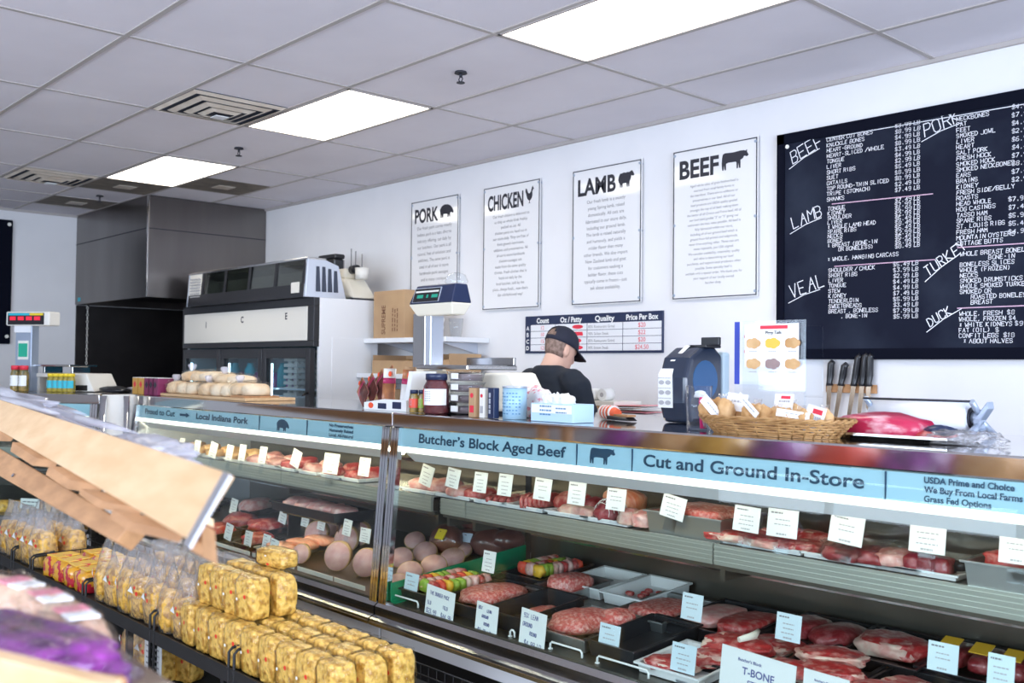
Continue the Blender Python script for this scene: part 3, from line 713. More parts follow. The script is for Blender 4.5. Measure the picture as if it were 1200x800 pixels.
MB().hexa([(-w+.03, -.186, .03), (-w+.28, -.186, .03), (-w+.28, -.170, .283), (-w+.03, -.170, .283)], [(-w+.03, -.17, .03), (-w+.28, -.17, .03), (-w+.28, -.155, .283), (-w+.03, -.155, .283)]).build('control_panel', 'offwhite', t)
g = MB()
for i in range(7):
    for j in range(5): g.box((-w+.07+j*.04, -.1885, .08+i*.026), (-w+.10+j*.04, -.176, .09+i*.026))
g.build('louvre_slots', 'ink_faint', t)
MB().box((w-.20, -.195, .035), (w-.09, -.186, .115)).build('rating_label', 'offwhite', t)
g = thing('staple_gun', 'black hand tool with a yellow and green tip lying on the cooler edge', 'tool', (TX0+.09, FYF-.0+.02, FT))
MB().box((-.14, -.05, 0), (.16, .02, .03)).box((.02, -.04, .03), (.16, .0, .075)).build('body', 'black', g, bevel=.008)
MB().box((-.07, -.056, .03), (.02, -.01, .06)).build('tip', 'yellow', g, bevel=.004)
MB().box((-.05, -.058, .004), (.0, -.050, .028)).build('label', 'veg', g)
# cream machine on the rear of the cooler
t = thing('cream_machine', 'cream old machine with black fittings and thin rods on the cooler, by the wall', 'machine', (-6.76, 4.40, FT))
b = MB().hexa([(-.26, -.12, .012), (.20, -.12, .012), (.20, .12, .012), (-.26, .12, .012)], [(-.22, -.10, .17), (.05, -.10, .185), (.05, .10, .185), (-.22, .10, .17)])
b.build('body', 'cream', t, bevel=.03, seg=3)
MB().box((-.27, -.13, 0), (.22, .13, .014)).build('base_plate', 'ink', t)
MB().box((-.20, -.09, .178), (.03, .08, .26)).build('motor_hood', 'cream', t, bevel=.02, seg=3)
MB().tube([(.03, -.02, .25), (.11, -.02, .25)], .035, 12).build('knob', 'black', t)
MB().lathe([(.0, -.01), (.05, 0), (.06, .04), (.05, .08), (0, .09)], n=14, c=(-.25, -.12, .05)).build('motor', mat('rusty brown', (0.16, 0.07, 0.035), 0.5), t)
r = MB()
for x, y, hh in ((-.12, 0, .34), (-.06, .03, .43), (.05, 0, .40), (.14, 0, .37)): r.tube([(x, y, .17), (x, y, hh)], .005, 6)
r.build('rods', 'ink_soft', t)
MB().lathe([(.05, .17), (.055, .26)], c=(.14, 0, 0), n=14).build('cup', 'offwhite', t)
t = thing('black_radio', 'black boxy radio with a pale face standing behind the cream machine', 'radio', (-7.10, 4.42, FT))
MB().hexa([(-.13, -.06, 0), (.10, -.06, 0), (.10, .06, 0), (-.13, .06, 0)], [(-.11, -.05, .36), (.12, -.05, .36), (.12, .05, .36), (-.11, .05, .36)]).build('case', 'black', t, bevel=.015)
MB().box((-.08, -.062, .24), (.06, -.052, .33)).build('face', 'ink_faint', t)
MB().box((-.13, -.05, .36), (.13, .05, .40)).build('handle', 'black', t, bevel=.012)
# ------------------------------------------------------------------ wall shelf with boxes
SX0, SX1, SZ = -6.52, -5.50, 1.768
def shelf(name, x0, x1, y0, z, lb):
    t = thing(name, lb, 'shelf', ((x0+x1)/2, WY, z)); w = (x1-x0)/2
    MB().box((-w, y0-WY, -.035), (w, -.002, 0)).build('board', 'white', t, bevel=.003)
    for sx in (-.7, .7): MB().prism([(sx*w, -.002, -.035), (sx*w, -.002, -.11), (sx*w, -.03, -.11), (sx*w, y0-WY+.06, -.035)], (.02, 0, 0)).build('bracket', 'silver', t)
    return t
shelf('bracket_shelf', SX0, SX1, 4.36, SZ, 'white wall shelf carrying the cardboard carton left of the grey scale post')
shelf('bracket_shelf', SX0, -5.45, 4.30, 1.50, 'white lower wall shelf piled with cardboard trays, partly behind the scale')
def carton(x, y, z, sx, sy, sz, lb, name='cardboard_box', rz=0):
    t = thing(name, lb, 'box', (x, y, z), rz)
    MB().box((-sx/2, -sy/2, 0), (sx/2, sy/2, sz)).build('body', 'cardboard', t, bevel=.004)
    MB().box((-sx/2-.001, -.03, sz-.06), (sx/2+.001, .03, sz+.002)).build('tape', mat('brown tape', (0.56, 0.42, 0.27), 0.3), t)
    return t
t = carton(-6.22, 4.53, SZ, .40, .30, .36, 'tall brown cardboard carton standing on the white wall shelf by the cooler')
l = MB()
put_text(l, 'SUPREME', (-.04, -.1512, .03), UZ, -RX, w=.22, h=.05, bold=.02)
for i in range(3): scribble(l, (.06+i*.03, -.1512, .05), UZ, -RX, .18, .012)
l.build('lettering', mat('brown print', (0.22, 0.10, 0.05), 0.7), t)
t = thing('wrapped_pack', 'crumpled black and white printed plastic pack on the wall shelf', 'packet', (-5.86, 4.50, SZ))
MB().blob((0, 0, .10), (.13, .09, .11), 3, .35, 2.2, flat=.10, m=0, mfun=lambda c: 1 if noise.noise(c*3.1) > .12 else 0).build('pack', ['card', 'ink_soft'], t)
t = thing('plastic_cup', 'small clear plastic cup standing at the right end of the wall shelf', 'cup', (-5.62, 4.55, SZ))
MB().lathe([(.04, .002), (.055, .14), (.052, .14), (.037, .006)], n=16).build('cup', 'acrylic', t)
# shallow trays on the lower shelf
def traybox(x, y, z, sx, sy, sz, lb, rz=0, m='cardboard'):
    t = thing('cardboard_tray', lb, 'box', (x, y, z), rz)
    b = MB().box((-sx/2, -sy/2, 0), (sx/2, sy/2, .006))
    b.box((-sx/2, -sy/2, .006), (sx/2, -sy/2+.006, sz*.7)).box((-sx/2, sy/2-.006, .006), (sx/2, sy/2, sz)).box((-sx/2, -sy/2+.006, .006), (-sx/2+.006, sy/2-.006, sz)).box((sx/2-.006, -sy/2+.006, .006), (sx/2, sy/2-.006, sz))
    b.build('tray', m, t)
    MB().blob((0, 0, .02), (sx*.4, sy*.38, sz*.6), 5, .3, 2, flat=.012).build('contents', 'pastry', t)
traybox(-6.13, 4.53, 1.50, .50, .34, .14, 'open brown cardboard tray on the lower wall shelf left of the steel post', .1)
traybox(-5.66, 4.55, 1.50, .30, .30, .15, 'small brown cardboard tray at the right end of the lower wall shelf')
shelf('bracket_shelf', SX0, -5.5, 4.28, 1.30, 'lowest white wall shelf just above the counter by the cooler')
traybox(-6.28, 4.45, 1.30, .30, .26, .08, 'flat wooden looking tray on the lowest wall shelf near the cooler')
# ------------------------------------------------------------------ work bench along the back wall
t = thing('work_bench', 'long steel work bench with a wooden edge against the back wall', 'bench', (-3.2, 4.50, 0))
MB().box((-2.1, -.25, 1.20), (2.2, .265, 1.245)).build('bench_top', 'steel', t)
MB().box((-2.1, -.28, 1.195), (2.2, -.25, 1.25)).build('wood_edge', 'wood2', t)
MB().box((-2.05, -.22, .14), (2.15, .26, 1.195)).build('cabinet', 'silver', t)
for x in (-1.9, 0, 2.0): MB().box((x-.03, -.2, 0), (x+.03, .2, .14)).build('leg', 'steel', t)
BZ = 1.245
PINKM = mat('pink meat paper', (0.80, 0.30, 0.33), 0.5)
t = thing('paper_roll', 'red and white wrapped paper roll lying by the wall right of the man', 'roll', Y(690, 455, 4.5)*1.0)
t.location.z = BZ+.05
MB().tube([(-.16, 0, 0), (.16, 0, 0)], .05, 18, m=0).build('roll', PINKM, t)
for x in (-.165, .165): MB().tube([(x-.002, 0, 0), (x+.002, 0, 0)], .048, 18).build('end_disc', 'card', t)
for i, (px, lb) in enumerate(((698, 'nearest the man'), (712, 'farther from the man'))):
    p = Y(px, 450, 4.42)
    t = thing('tape_roll', 'white roll end facing out on the stacked boxes, ' + lb, 'roll', (p.x, 4.40, BZ+.155), group='white rolls by the wall')
    MB().tube([(0, -.03, 0), (0, .05, 0)], .036, 18).build('roll', 'card', t)
    MB().tube([(0, -.032, 0), (0, -.029, 0)], .014, 12).build('core', 'ink_faint', t)
t = thing('box_stack_tray', 'flat brown box under the paper rolls on the back bench', 'box', (Y(706, 465, 4.42).x, 4.44, BZ))
MB().box((-.16, -.12, 0), (.18, .12, .10)).build('body', 'cardboard', t, bevel=.003)
MB().box((-.162, -.122, .092), (.182, .122, .119)).build('lid', 'offwhite', t, bevel=.003)
t = thing('paper_stack', 'loose stack of white and pink wrapping sheets on the back bench', 'paper', (Y(748, 470, 4.42).x, 4.42, BZ))
b = MB()
for i in range(9):
    a = random.uniform(-.3, .3); T = Matrix.Translation((random.uniform(-.02, .02), 0, .004+i*.012)) @ Matrix.Rotation(a, 4, 'Z') @ Matrix.Rotation(random.uniform(-.06, .06), 4, 'Y')
    b.cbox((0, 0, 0), (.26, .20, .004), i % 3 == 2, T)
b.build('sheets', ['card', PINKM], t)
for i, (px, s) in enumerate(((590, .05), (602, .05), (614, .05), (626, .05))):
    p = Y(px, 424, 4.55)
    tag(MB().lathe([(s*.8, 0), (s, .01), (s*.9, .12), (s*.5, .13)], n=14).build('beige_tub', 'offwhite', None, loc=(p.x, 4.55, BZ+.10)), 'small beige tub in the row behind the man, %s from the left' % ORD[i], 'tub', 'row of beige tubs on the bench')
t = thing('riser_box', 'low white box under the row of beige tubs', 'box', (Y(608, 430, 4.55).x, 4.55, BZ))
MB().box((-.25, -.10, 0), (.25, .10, .092)).build('body', 'white', t, bevel=.004); MB().box((-.252, -.102, .09), (.252, .102, .10)).build('lid', 'silver', t)
# knives on the wall strip
t = thing('knife_rack', 'wooden magnetic knife strip on the wall under the chalkboard', 'knife rack', (-2.64, WY, 1.465))
MB().box((-.14, -.022, -.022), (.14, -.004, .022)).build('strip', 'wood2', t, bevel=.003)
MB().box((-.12, -.004, -.01), (.12, 0, .01)).build('mount', 'steel', t)
M['blade'] = mat('warm lit blade', (0.66, 0.52, 0.40), 0.22, 1.0)
for i, (px, tip, hz, tilt) in enumerate(((972, .17, .115, .05), (985, .19, .105, .17), (1000, .17, .15, .16), (1010, .15, .155, .10), (1018, .12, .15, .03))):
    p = Y(px, 457, WY-.03)
    k = thing('butcher_knife', 'black-handled butcher knife on the wooden wall strip, %s from the left' % ORD[i], 'knife', (p.x, WY-.03, 1.465), group='knives on the wall strip')
    T = Matrix.Rotation(tilt, 4, 'Y')
    MB().hexa([T @ Vector(q) for q in ((-.014, -.002, .02), (.014, -.002, .02), (.006, -.002, -tip), (-.012, -.002, -tip+.03))], [T @ Vector(q) for q in ((-.014, .002, .02), (.014, .002, .02), (.006, .002, -tip), (-.012, .002, -tip+.03))]).build('blade', 'blade', k)
    MB().tube([T @ Vector(q) for q in ((0, 0, .014), (-.002, 0, .03), (.002, 0, .07), (.002, 0, hz+.012), (.014, 0, hz+.026))], [.020, .015, .019, .018, .014], 10).build('handle', 'black', k)
# ================================================================== refrigerated display cases
def AT(px, y, z):
    """point of the vertical image column px at depth y and height z"""
    a = (px-600)/FPX; k = (z-CZ)/y
    f = CF+CR*a
    b = (f.z-k*f.y)/(CU.z-k*CU.y)
    d = f-CU*b; d = d*(y/d.y)
    return Vector((d.x, d.y, d.z+CZ))
FR = 2.68                                                           # front edge of the counter
def zdeck(y): return .50+.085*(y-2.64)
def case_unit(name, lb, L, loc, rz=0.0, seams=(), shelf=True, ends=(1, 1), tube='tube'):
    t = thing(name, lb, 'display case', loc, rz)
    ye = .90
    MB().box((.02, .06, 0), (L-.02, ye-.02, .325)).build('plinth', 'blackm', t)
    MB().box((.005, -.052, .322), (L-.005, .05, .402)).build('lower_panel', 'white', t, bevel=.003)
    b = MB().prism([(.002, y, z) for y, z in ((-.03, .40), (-.115, .412), (-.115, .425), (-.085, .437), (-.085, .475), (-.062, .492), (-.03, .492))], (L-.004, 0, 0))
    b.build('bumper_rail', 'steel', t)
    MB().box((.002, -.119, .400), (L-.002, -.10, .413)).build('bumper_edge', 'gold', t)
    MB().hexa([(.02, -.05, .47), (L-.02, -.05, .47), (L-.02, ye-.03, .54), (.02, ye-.03, .54)], [(.02, -.05, .498), (L-.02, -.05, .498), (L-.02, ye-.03, .578), (.02, ye-.03, .578)]).build('deck', 'darksteel', t)
    MB().box((0, 0, 1.275), (L, ye+.02, 1.34)).build('counter_top', 'countersteel', t, bevel=.006)
    MB().box((.02, ye-.04, .30), (L-.02, ye, 1.275)).build('back_panel', 'darksteel', t)
    b = MB()
    for z in (.70, .80, 1.0, 1.08): b.box((.03, ye-.052, z), (L-.03, ye-.04, z+.02))
    b.build('back_rib', 'steel', t)
    for k, x in enumerate((0, L-.02)):
        if not ends[k]: continue
        MB().prism([(x, y, z) for y, z in ((-.05, .30), (ye, .30), (ye, 1.275), (.015, 1.275), (-.055, .49))], (.02, 0, 0)).build('end_panel', 'darksteel' if k else 'silver', t)
    g = MB().hexa([(.05, -.060, .492), (L-.05, -.060, .492), (L-.05, .0, 1.275), (.05, .0, 1.275)], [(.05, -.055, .492), (L-.05, -.055, .492), (L-.05, .005, 1.275), (.05, .005, 1.275)])
    g.build('front_glass', 'glass', t)
    for x in (.004, L-.064):                                        # chrome end posts follow the lean of the glass
        p = MB()
        for k in range(3):
            a, c = x+k*.02, x+k*.02+.017
            p.hexa([(a, -.072, .45), (c, -.072, .45), (c, -.008, 1.275), (a, -.008, 1.275)], [(a, -.045, .45), (c, -.045, .45), (c, .018, 1.275), (a, .018, 1.275)])
        p.build('post', 'chrome', t)
    s = MB().hexa([(.06, .001, 1.192), (L-.06, .001, 1.192), (L-.06, .007, 1.273), (.06, .007, 1.273)], [(.06, .005, 1.192), (L-.06, .005, 1.192), (L-.06, .011, 1.273), (.06, .011, 1.273)])
    sg = s.build('sign_panel', 'sign', t)
    MB().box((.06, .004, 1.168), (L-.06, .03, 1.190)).build('light_lens', 'tube_dim', t)
    MB().hexa([(.06, .03, 1.162), (L-.06, .03, 1.162), (L-.06, .085, 1.118), (.06, .085, 1.118)], [(.06, .035, 1.172), (L-.06, .035, 1.172), (L-.06, .09, 1.128), (.06, .09, 1.128)]).build('light_hood', 'white', t)
    n = max(1, round(L/1.5))
    for k in range(n):
        x0 = .1+k*(L-.2)/n
        MB().tube([(x0+.03, .16, 1.145), (x0+(L-.2)/n-.03, .16, 1.145)], .013, 10).build('light_tube', tube, t)
        MB().box((x0+.4, .125, 1.14), (x0+.46, .20, 1.275)).build('tube_bracket', 'white', t)
    if shelf:
        MB().box((.03, .27, .918), (L-.03, .80, .930)).build('upper_shelf', 'steel', t)
        es = [.03]+[q for q in seams]+[L-.03]
        for a, c in zip(es[:-1], es[1:]):
            r = MB()
            r.box((a+.003, .258, .862), (c-.003, .270, .936))
            for z in (.872, .888, .904, .920): r.box((a+.003, .254, z), (c-.003, .258, z+.006))
            r.build('price_rail', M['rail'], t)
        r = MB().box((.03, .275, .845), (L-.03, .30, .860))
        for x in [.03]+list(seams)+[L-.05]: r.box((x, .30, .80), (x+.02, .84, .918))
        r.build('shelf_bracket', 'darksteel', t)
    return t, sg
M['rail'] = mat('ribbed price rail', (0.50, 0.52, 0.47), 0.3, 0.7)
LX0, LX1, RX0, RX1 = -6.775, -3.765, -3.760, -.15
cl, sl = case_unit('display_case', 'glass-front meat case with a blue sign reading Proud to Cut Local Indiana Pork', LX1-LX0, (LX0, FR, 0), seams=(1.55,), ends=(1, 0), tube='tube_warm')
cr, sr = case_unit('display_case', "glass-front meat case with a blue sign reading Butcher's Block Aged Beef", RX1-RX0, (RX0, FR, 0), seams=(.22, 1.60, 3.0), ends=(0, 1))
ang = math.radians(34)
tx = Vector((math.cos(ang), math.sin(ang), 0))
C0 = Vector((-6.93, 2.50, 0)) - tx*2.2
c3, s3 = case_unit('display_case', 'angled glass-front case in the far corner carrying the tall white scale', 2.2, C0, ang, seams=(1.1,))
t = thing('corner_filler', 'narrow chrome corner post joining the angled case to the pork case', 'corner post', (-6.86, 2.60, 0))
b = MB().prism([(-.06, -.085, .40), (.07, .06, .40), (.07, .14, .40), (-.12, .03, .40)], (0, 0, .94)); b.build('filler_panel', 'offwhite', t)
MB().tube([(-.035, -.085, .40), (-.035, -.085, 1.335)], .025, 12).build('post', 'chrome', t); MB().tube([(.065, .035, .40), (.065, .035, 1.335)], .022, 12).build('post', 'chrome', t)
MB().prism([(-.04, -.02, 0), (.06, .08, 0), (.03, .16, 0), (-.10, .05, 0)], (0, 0, .40)).build('kick_plate', 'blackm', t)
# lettering on the sign panels (local to each case)
def sgp(px, py, org, off=-.0012):
    """point on the sign face of a case standing parallel to the back wall"""
    p = Y(px, py, FR+.004); z = p.z
    return Vector((p.x-org, .001+(z-1.192)*(.006/.081)+off, z))
SU = Vector((0, .006/.081, 1)).normalized()
l = MB()
def sline(text, pxa, pxb, zb, h, org, bold=.025):
    a, c = Y(pxa, 520, FR+.003).x-org, Y(pxb, 520, FR+.003).x-org
    put_text(l, text, (a, .001+(zb-1.192)*.074-.0012, zb), RX, SU, w=c-a, h=h, bold=bold)
def sx_(px, py, org): return Y(px, py, FR+.003).x-org
a = sx_(491, 520, RX0); c = sx_(663, 535, RX0)
put_text(l, "Butcher\u2019s Block Aged Beef", (a, .001, 1.217), RX, SU, w=c-a, h=.040, bold=.02)
a = sx_(754, 550, RX0); c = sx_(1013, 560, RX0)
put_text(l, 'Cut and Ground In-Store', (a, .001, 1.217), RX, SU, w=c-a, h=.040, bold=.02)
a = sx_(1083, 560, RX0); c = sx_(1200, 570, RX0)
for k, s in enumerate(('USDA Prime and Choice', 'We Buy From Local Farms', 'Grass Fed Options')):
    put_text(l, s, (a, .001, 1.250-k*.0255), RX, SU, h=.0165, bold=.03)
put_shape(l, COW, (sx_(691, 540, RX0), .001, 1.207), RX, SU, .125, .058)
for px in (676, 741, 1038): l.box((sx_(px, 545, RX0)-.002, .0003, 1.194), (sx_(px, 545, RX0)+.002, .0045, 1.272))
l.build('lettering', 'navyink' if 'navyink' in M else M.setdefault('navyink', mat('navy sign print', (0.005, 0.045, 0.10), 0.5)), sr)
l = MB()
put_text(l, 'Proud to Cut', (sx_(170, 482, LX0), .001, 1.222), RX, SU, w=sx_(205, 487, LX0)-sx_(170, 482, LX0), h=.034, bold=.03)
a = sx_(211, 487, LX0); l.flat([(a+x, .0005, 1.237+z) for x, z in ((0, -.007), (.09, -.007), (.09, -.016), (.14, 0), (.09, .016), (.09, .007), (0, .007))])
put_text(l, 'Local Indiana Pork', (sx_(230, 489, LX0), .001, 1.222), RX, SU, w=sx_(291, 496, LX0)-sx_(230, 489, LX0), h=.034, bold=.03)
put_shape(l, PIG, (sx_(324, 498, LX0), .001, 1.203), RX, SU, sx_(339, 500, LX0)-sx_(324, 500, LX0), .062)
for px in (304, 360): l.box((sx_(px, 500, LX0)-.003, .0003, 1.194), (sx_(px, 500, LX0)+.003, .0045, 1.272))
a = sx_(386, 505, LX0); c = sx_(414, 508, LX0)
for k, s in enumerate(('No Preservatives', 'Humanely Raised', 'Local, All-Natural')): put_text(l, s, (a, .001, 1.251-k*.024), RX, SU, w=c-a, h=.015, bold=.03)
l.build('lettering', 'navyink', sl)
# ------------------------------------------------------------------ small cards
rt = random.Random(11)
def price_card(px, py, wpx, hpx, y, lb, mats='card', tilt=0.0, group='white price cards in the meat cases', stem=True):
    p = Y(px, py, y); k = mpp(p)
    f = 1/max(.35, Vector((p.x, p.y, 0)).normalized().y)**.5        # seen at a slant
    w, h = wpx*k*f*.98, hpx*k*.98
    b = MB(); T = Matrix.Rotation(-.16, 4, 'X')
    b.cbox((0, 0, 0), (w, .0022, h), 0, T)
    tf = lambda x, z: T @ Vector((x, -.0016, z))
    u = (T @ Vector((0, 0, 1))); 
    scribble(b, tf(-w*.40, h*.33), RX, u, w*.42, h*.055, 1, rt)
    for i in range(rt.choice((2, 3, 3))):
        ww = w*rt.uniform(.42, .62); scribble(b, tf(-ww/2, h*(.10-.17*i)), RX, u, ww, h*.04, 2, rt)
    ww = w*.34; scribble(b, tf(-ww/2, -h*.42), RX, u, ww, h*.06, 2, rt)
    if stem:
        b.cbox((0, .003, -h*.80), (w*.5, .0016, h*.62), 3, T)
    o = b.build('price_card', [mats, 'ink_soft', 'ink_faint', 'acrylic'], None, loc=p)
    o.rotation_euler = (0, tilt, 0)
    tag(o, lb, 'price card', group)
    return o
UR = [(500,557,18,24,.2),(531,560,19,23,.1),(563,565,19,24,0),(592,568,20,26,0),(636,573,24,26,.02),(676,578,24,27,0),(722,585,26,26,0),(789,594,31,27,.15),(875,608,33,30,.03),(917,613,38,33,0),(992,620,41,35,.08),(1087,629,42,38,0),(1192,642,40,38,0)]
for i, (px, py, w, h, tl) in enumerate(UR):
    price_card(px, py, w, h, 2.935, 'white price card on the upper shelf under the beef sign, %s from the chrome posts' % ORD[i], tilt=tl)
UL = [(213,521,9,16,0),(231,524,10,17,0),(250,527,12,18,.15),(269,530,11,18,.05),(284,530,11,19,0),(308,533,12,20,0),(347,537,14,20,.25),(388,543,24,24,0),(427,547,17,22,0)]
for i, (px, py, w, h, tl) in enumerate(UL):
    price_card(px, py, w, h, 2.935, 'white price card on the upper shelf under the pork sign, %s from its far left' % ORD[i], tilt=tl)
DL = [(274,593,11,18,3.02,.1),(268,623,12,19,2.70,.12),(291,631,12,18,2.70,0),(312,635,12,18,2.72,.03),(321,641,13,19,2.69,.1),(332,603,12,20,3.0,.15),(358,608,12,18,3.0,.05),(377,612,12,18,3.0,.05),(407,618,13,19,2.98,.05),(428,627,16,17,2.9,.0)]
for i, (px, py, w, h, y, tl) in enumerate(DL):
    price_card(px, py, w, h, y, 'small pale price card on the lower deck under the pork sign, %s from the left' % ORD[sorted(q[0] for q in DL).index(px)], tilt=tl)
DR = [(573,658,18,25,2.95,'white price card leaning on the green divider'),(482,684,20,25,2.69,'pale blue price card at the front end of the green divider'),(714,747,28,31,2.70,'pale blue price card standing in front of the minced beef'),(811,711,27,31,2.95,'pale blue price card on the wide brisket tray'),(801,771,32,33,2.69,'pale blue price card in front of the lower left thick steaks'),(924,735,31,32,2.90,'pale blue price card on the purple wrapped roast tray'),(1105,770,35,34,2.86,'pale blue price card below the blue window reflection, beside the orange labelled packs'),(1173,787,30,40,2.80,'pale blue price card nearest the lower right corner of the case')]
for px, py, w, h, y, lb in DR: price_card(px, py, w, h, y, lb, 'card' if px == 573 else 'cardblue')
def hand_card(px, py, wpx, hpx, lines, lb, y=2.650, heads=None):
    y = 2.642; p = Y(px, py, y); k = mpp(p); w, h = wpx*k*1.13, hpx*k
    b = MB(); T = Matrix.Rotation(-.075, 4, 'X')
    b.cbox((0, 0, 0), (w, .002, h), 0, T); u = T @ Vector((0, 0, 1))
    for i, (s, x, z, hh) in enumerate(lines):
        o = T @ Vector((x*w, -.0016, z*h))
        if heads and i < heads: put_text(b, s, o, RX, u, h=hh*h, align='C', bold=.02, m=1)
        else: put_hand(b, s, o, RX, u, hh*h, .0024, 1, jit=.35, wid=.5, rng=rt)
    o = b.build('handwritten_sign', ['card', M['blueink']], None, loc=p); o.rotation_euler = (0, rt.uniform(.02, .06), 0)
    return tag(o, lb, 'sign')
M['blueink'] = mat('blue pen ink', (0.10, 0.11, 0.30), 0.6)
hand_card(515, 711, 47, 43, [('THE BURGER PACK', -.36, .26, .09), ('5LB', -.42, -.02, .09), ('10LB', .12, -.02, .09), ('$23.99', -.44, -.26, .12), ('$44.99', .08, -.26, .12)], 'wide white handwritten card inside the glass with two prices side by side')
hand_card(570, 728, 34, 41, [('80%', -.40, .30, .09), ('LEAN', 0, .26, .08), ('GROUND', -.22, .08, .08), ('ROUND', -.10, -.12, .08), ('$3.99 LB', -.36, -.36, .12)], 'white handwritten card inside the glass, middle of the three pen-written ones')
hand_card(624, 741, 38, 50, [('93% LEAN', -.38, .30, .10), ('GROUND', -.40, .10, .09), ('ROUND', -.10, -.08, .08), ('$4.99 LB', -.28, -.34, .12)], 'white handwritten card inside the glass reading 93% lean ground round')
hand_card(886, 800, 90, 66, [("Butcher's Block", -.10, .30, .055), ('T-BONE', .02, .08, .13), ('STEAK', .02, -.10, .10)], 'large white printed T-bone card at the bottom of the beef case glass', heads=3)
hand_card(967, 816, 52, 52, [("Butcher's Block", -.05, .28, .05), ('RIBEYE', 0, .05, .12)], 'white printed card right beside the large T-bone card', heads=2)
# ------------------------------------------------------------------ trays and meat
def tray_mb(L, Wd, H, t=.004, fl=.10):
    """open tray with flared sides and a rolled rim; L along x, Wd along y"""
    b = MB(); i = fl*H
    o1 = [(-L/2+i, -Wd/2+i, 0), (L/2-i, -Wd/2+i, 0), (L/2-i, Wd/2-i, 0), (-L/2+i, Wd/2-i, 0)]
    o2 = [(-L/2, -Wd/2, H), (L/2, -Wd/2, H), (L/2, Wd/2, H), (-L/2, Wd/2, H)]
    o3 = [(-L/2-.010, -Wd/2-.010, H), (L/2+.010, -Wd/2-.010, H), (L/2+.010, Wd/2+.010, H), (-L/2-.010, Wd/2+.010, H)]
    i2 = [(x-math.copysign(t, x), y-math.copysign(t, y), H) for x, y, _ in o2]
    i1 = [(x-math.copysign(t, x), y-math.copysign(t, y), t) for x, y, _ in o1]
    vs = o1+o2+[(x, y, H-.006) for x, y, _ in o3]+[(x, y, H+.002) for x, y, _ in o3]+i2+i1
    fs = [(3, 2, 1, 0)]
    for k in range(4):
        n = (k+1) % 4
        for r in range(5): fs.append((r*4+k, r*4+n, r*4+4+n, r*4+4+k))
    fs.append((20, 21, 22, 23))
    return b.add(vs, fs)
M['steelpan'] = mat('satin steel pan', (0.48, 0.50, 0.50), 0.3, 0.9)
M['foam'] = mat('white foam tray', (0.80, 0.80, 0.80), 0.5)
def tray(px, y, L, Wd, H, m, lb, group=None, z=None, x=None, name='meat_tray', rz=0.0):
    z = zdeck(y) if z is None else z
    x = AT(px, y, z).x if x is None else x
    o = tray_mb(L, Wd, H).build(name, m, None, loc=(x, y, z+.002), bevel=.0015)
    o.rotation_euler = (.085 if z < .8 else 0, 0, rz)
    tag(o, lb, 'tray', group); return Vector((x, y, z))
def meat(name, lb, cat, c, size, m='meat', seed=0, amp=.16, flat=.6, rot=0.0, group=None, power=.75, fat=None, sub=3, freq=2.0, tilt=0.0):
    """one piece of meat resting on z = c.z"""
    if cat in ('steak', 'beef', 'brisket', 'ground meat', 'minced beef') and c.z < .8: size = (size[0]*.88, size[1]*.90, size[2]*.72)
    elif c.z < 1.2: size = (size[0], size[1], size[2]*.85)
    f = flat*size[2]
    mf = None; mats = [m]
    if fat:
        mats = [m, fat]
        dirs = Vector((math.cos(seed*1.9), math.sin(seed*1.9), 0))
        sub = 4; ns = Vector((seed*1.3, seed*.7, 2))
        mf = lambda q: 1 if (abs(q.z) < .62+.3*noise.noise(q*3+ns) and Vector((q.x, q.y, 0)).length > .84 and q.dot(dirs) > .05+.4*noise.noise(q*2.3+ns)) or noise.noise(q*2.1+ns*2) > .42 else 0
    b = MB().blob((0, 0, f), size, seed, amp, freq, flat=f, sub=sub, power=power, mfun=mf)
    if tilt:
        T = Matrix.Translation((0, 0, size[1]*math.sin(abs(tilt))*.7)) @ Matrix.Rotation(tilt, 4, 'X'); b.v = [tuple(T @ Vector(v)) for v in b.v]
    o = b.build(name, mats, None, loc=c); o.rotation_euler = (0, 0, rot)
    tag(o, lb, cat, group); return o
BT = 'black meat trays on the lower deck'
# --- beef case, lower deck: front row
p = tray(527, 2.86, .25, .36, .055, 'black', 'black tray of raw kebabs in front of the green divider', BT)
def kebab(c, rz, lb, s=1.0, k=0):
    t = thing('meat_kebab', lb, 'kebab', c, rz, 'raw kebabs in the beef case')
    MB().tube([(0, -.15*s, .02), (0, .15*s, .02)], .0025, 6).build('skewer', 'wood', t)
    seq = ['pork', 'veg', 'meat', 'fat', 'tomato', 'pork', 'pepper', 'meat', 'veg']
    for i in range(9):
        m = seq[(i*2+k) % 9]
        MB().blob((0, (-.125+i*.031)*s, .021), (.036, .019, .030), i+k*5, .25, 2, sub=2, power=.7).build('chunk', m, t)
    return t
for i in range(3):
    kebab((p.x-.075+i*.075, p.y+.0, p.z+.045), random.uniform(-.12, .12), 'raw pepper kebab in the front black tray, %s from the green divider' % ORD[i], 1.15, i)
p = tray(578, 2.87, .26, .38, .06, 'black', 'black tray of coarse pink ground meat at the front of the beef case', BT)
meat('ground_meat', 'coarse pink slab of ground meat in the front black tray between kebabs and minced beef', 'ground meat', p+Vector((0, 0, .03)), (.115, .175, .055), 'mince', 4, .2, .55)
p = tray(628, 2.86, .22, .36, .07, 'black', 'nearly empty black tray behind the handwritten 93% lean card', BT)
meat('ground_meat', 'small dark portion of ground meat deep in the nearly empty black tray', 'ground meat', p+Vector((0, .06, .008)), (.07, .09, .03), 'mince', 9, .2, .55)
p = tray(690, 2.86, .28, .34, .05, 'steelpan', 'shallow clear-looking pan heaped with front minced beef', None)
meat('minced_beef', 'bright pink heap of minced beef in the front pan behind the pale blue card', 'minced beef', p+Vector((-.03, 0, .02)), (.12, .155, .06), 'mince', 2, .18, .55)
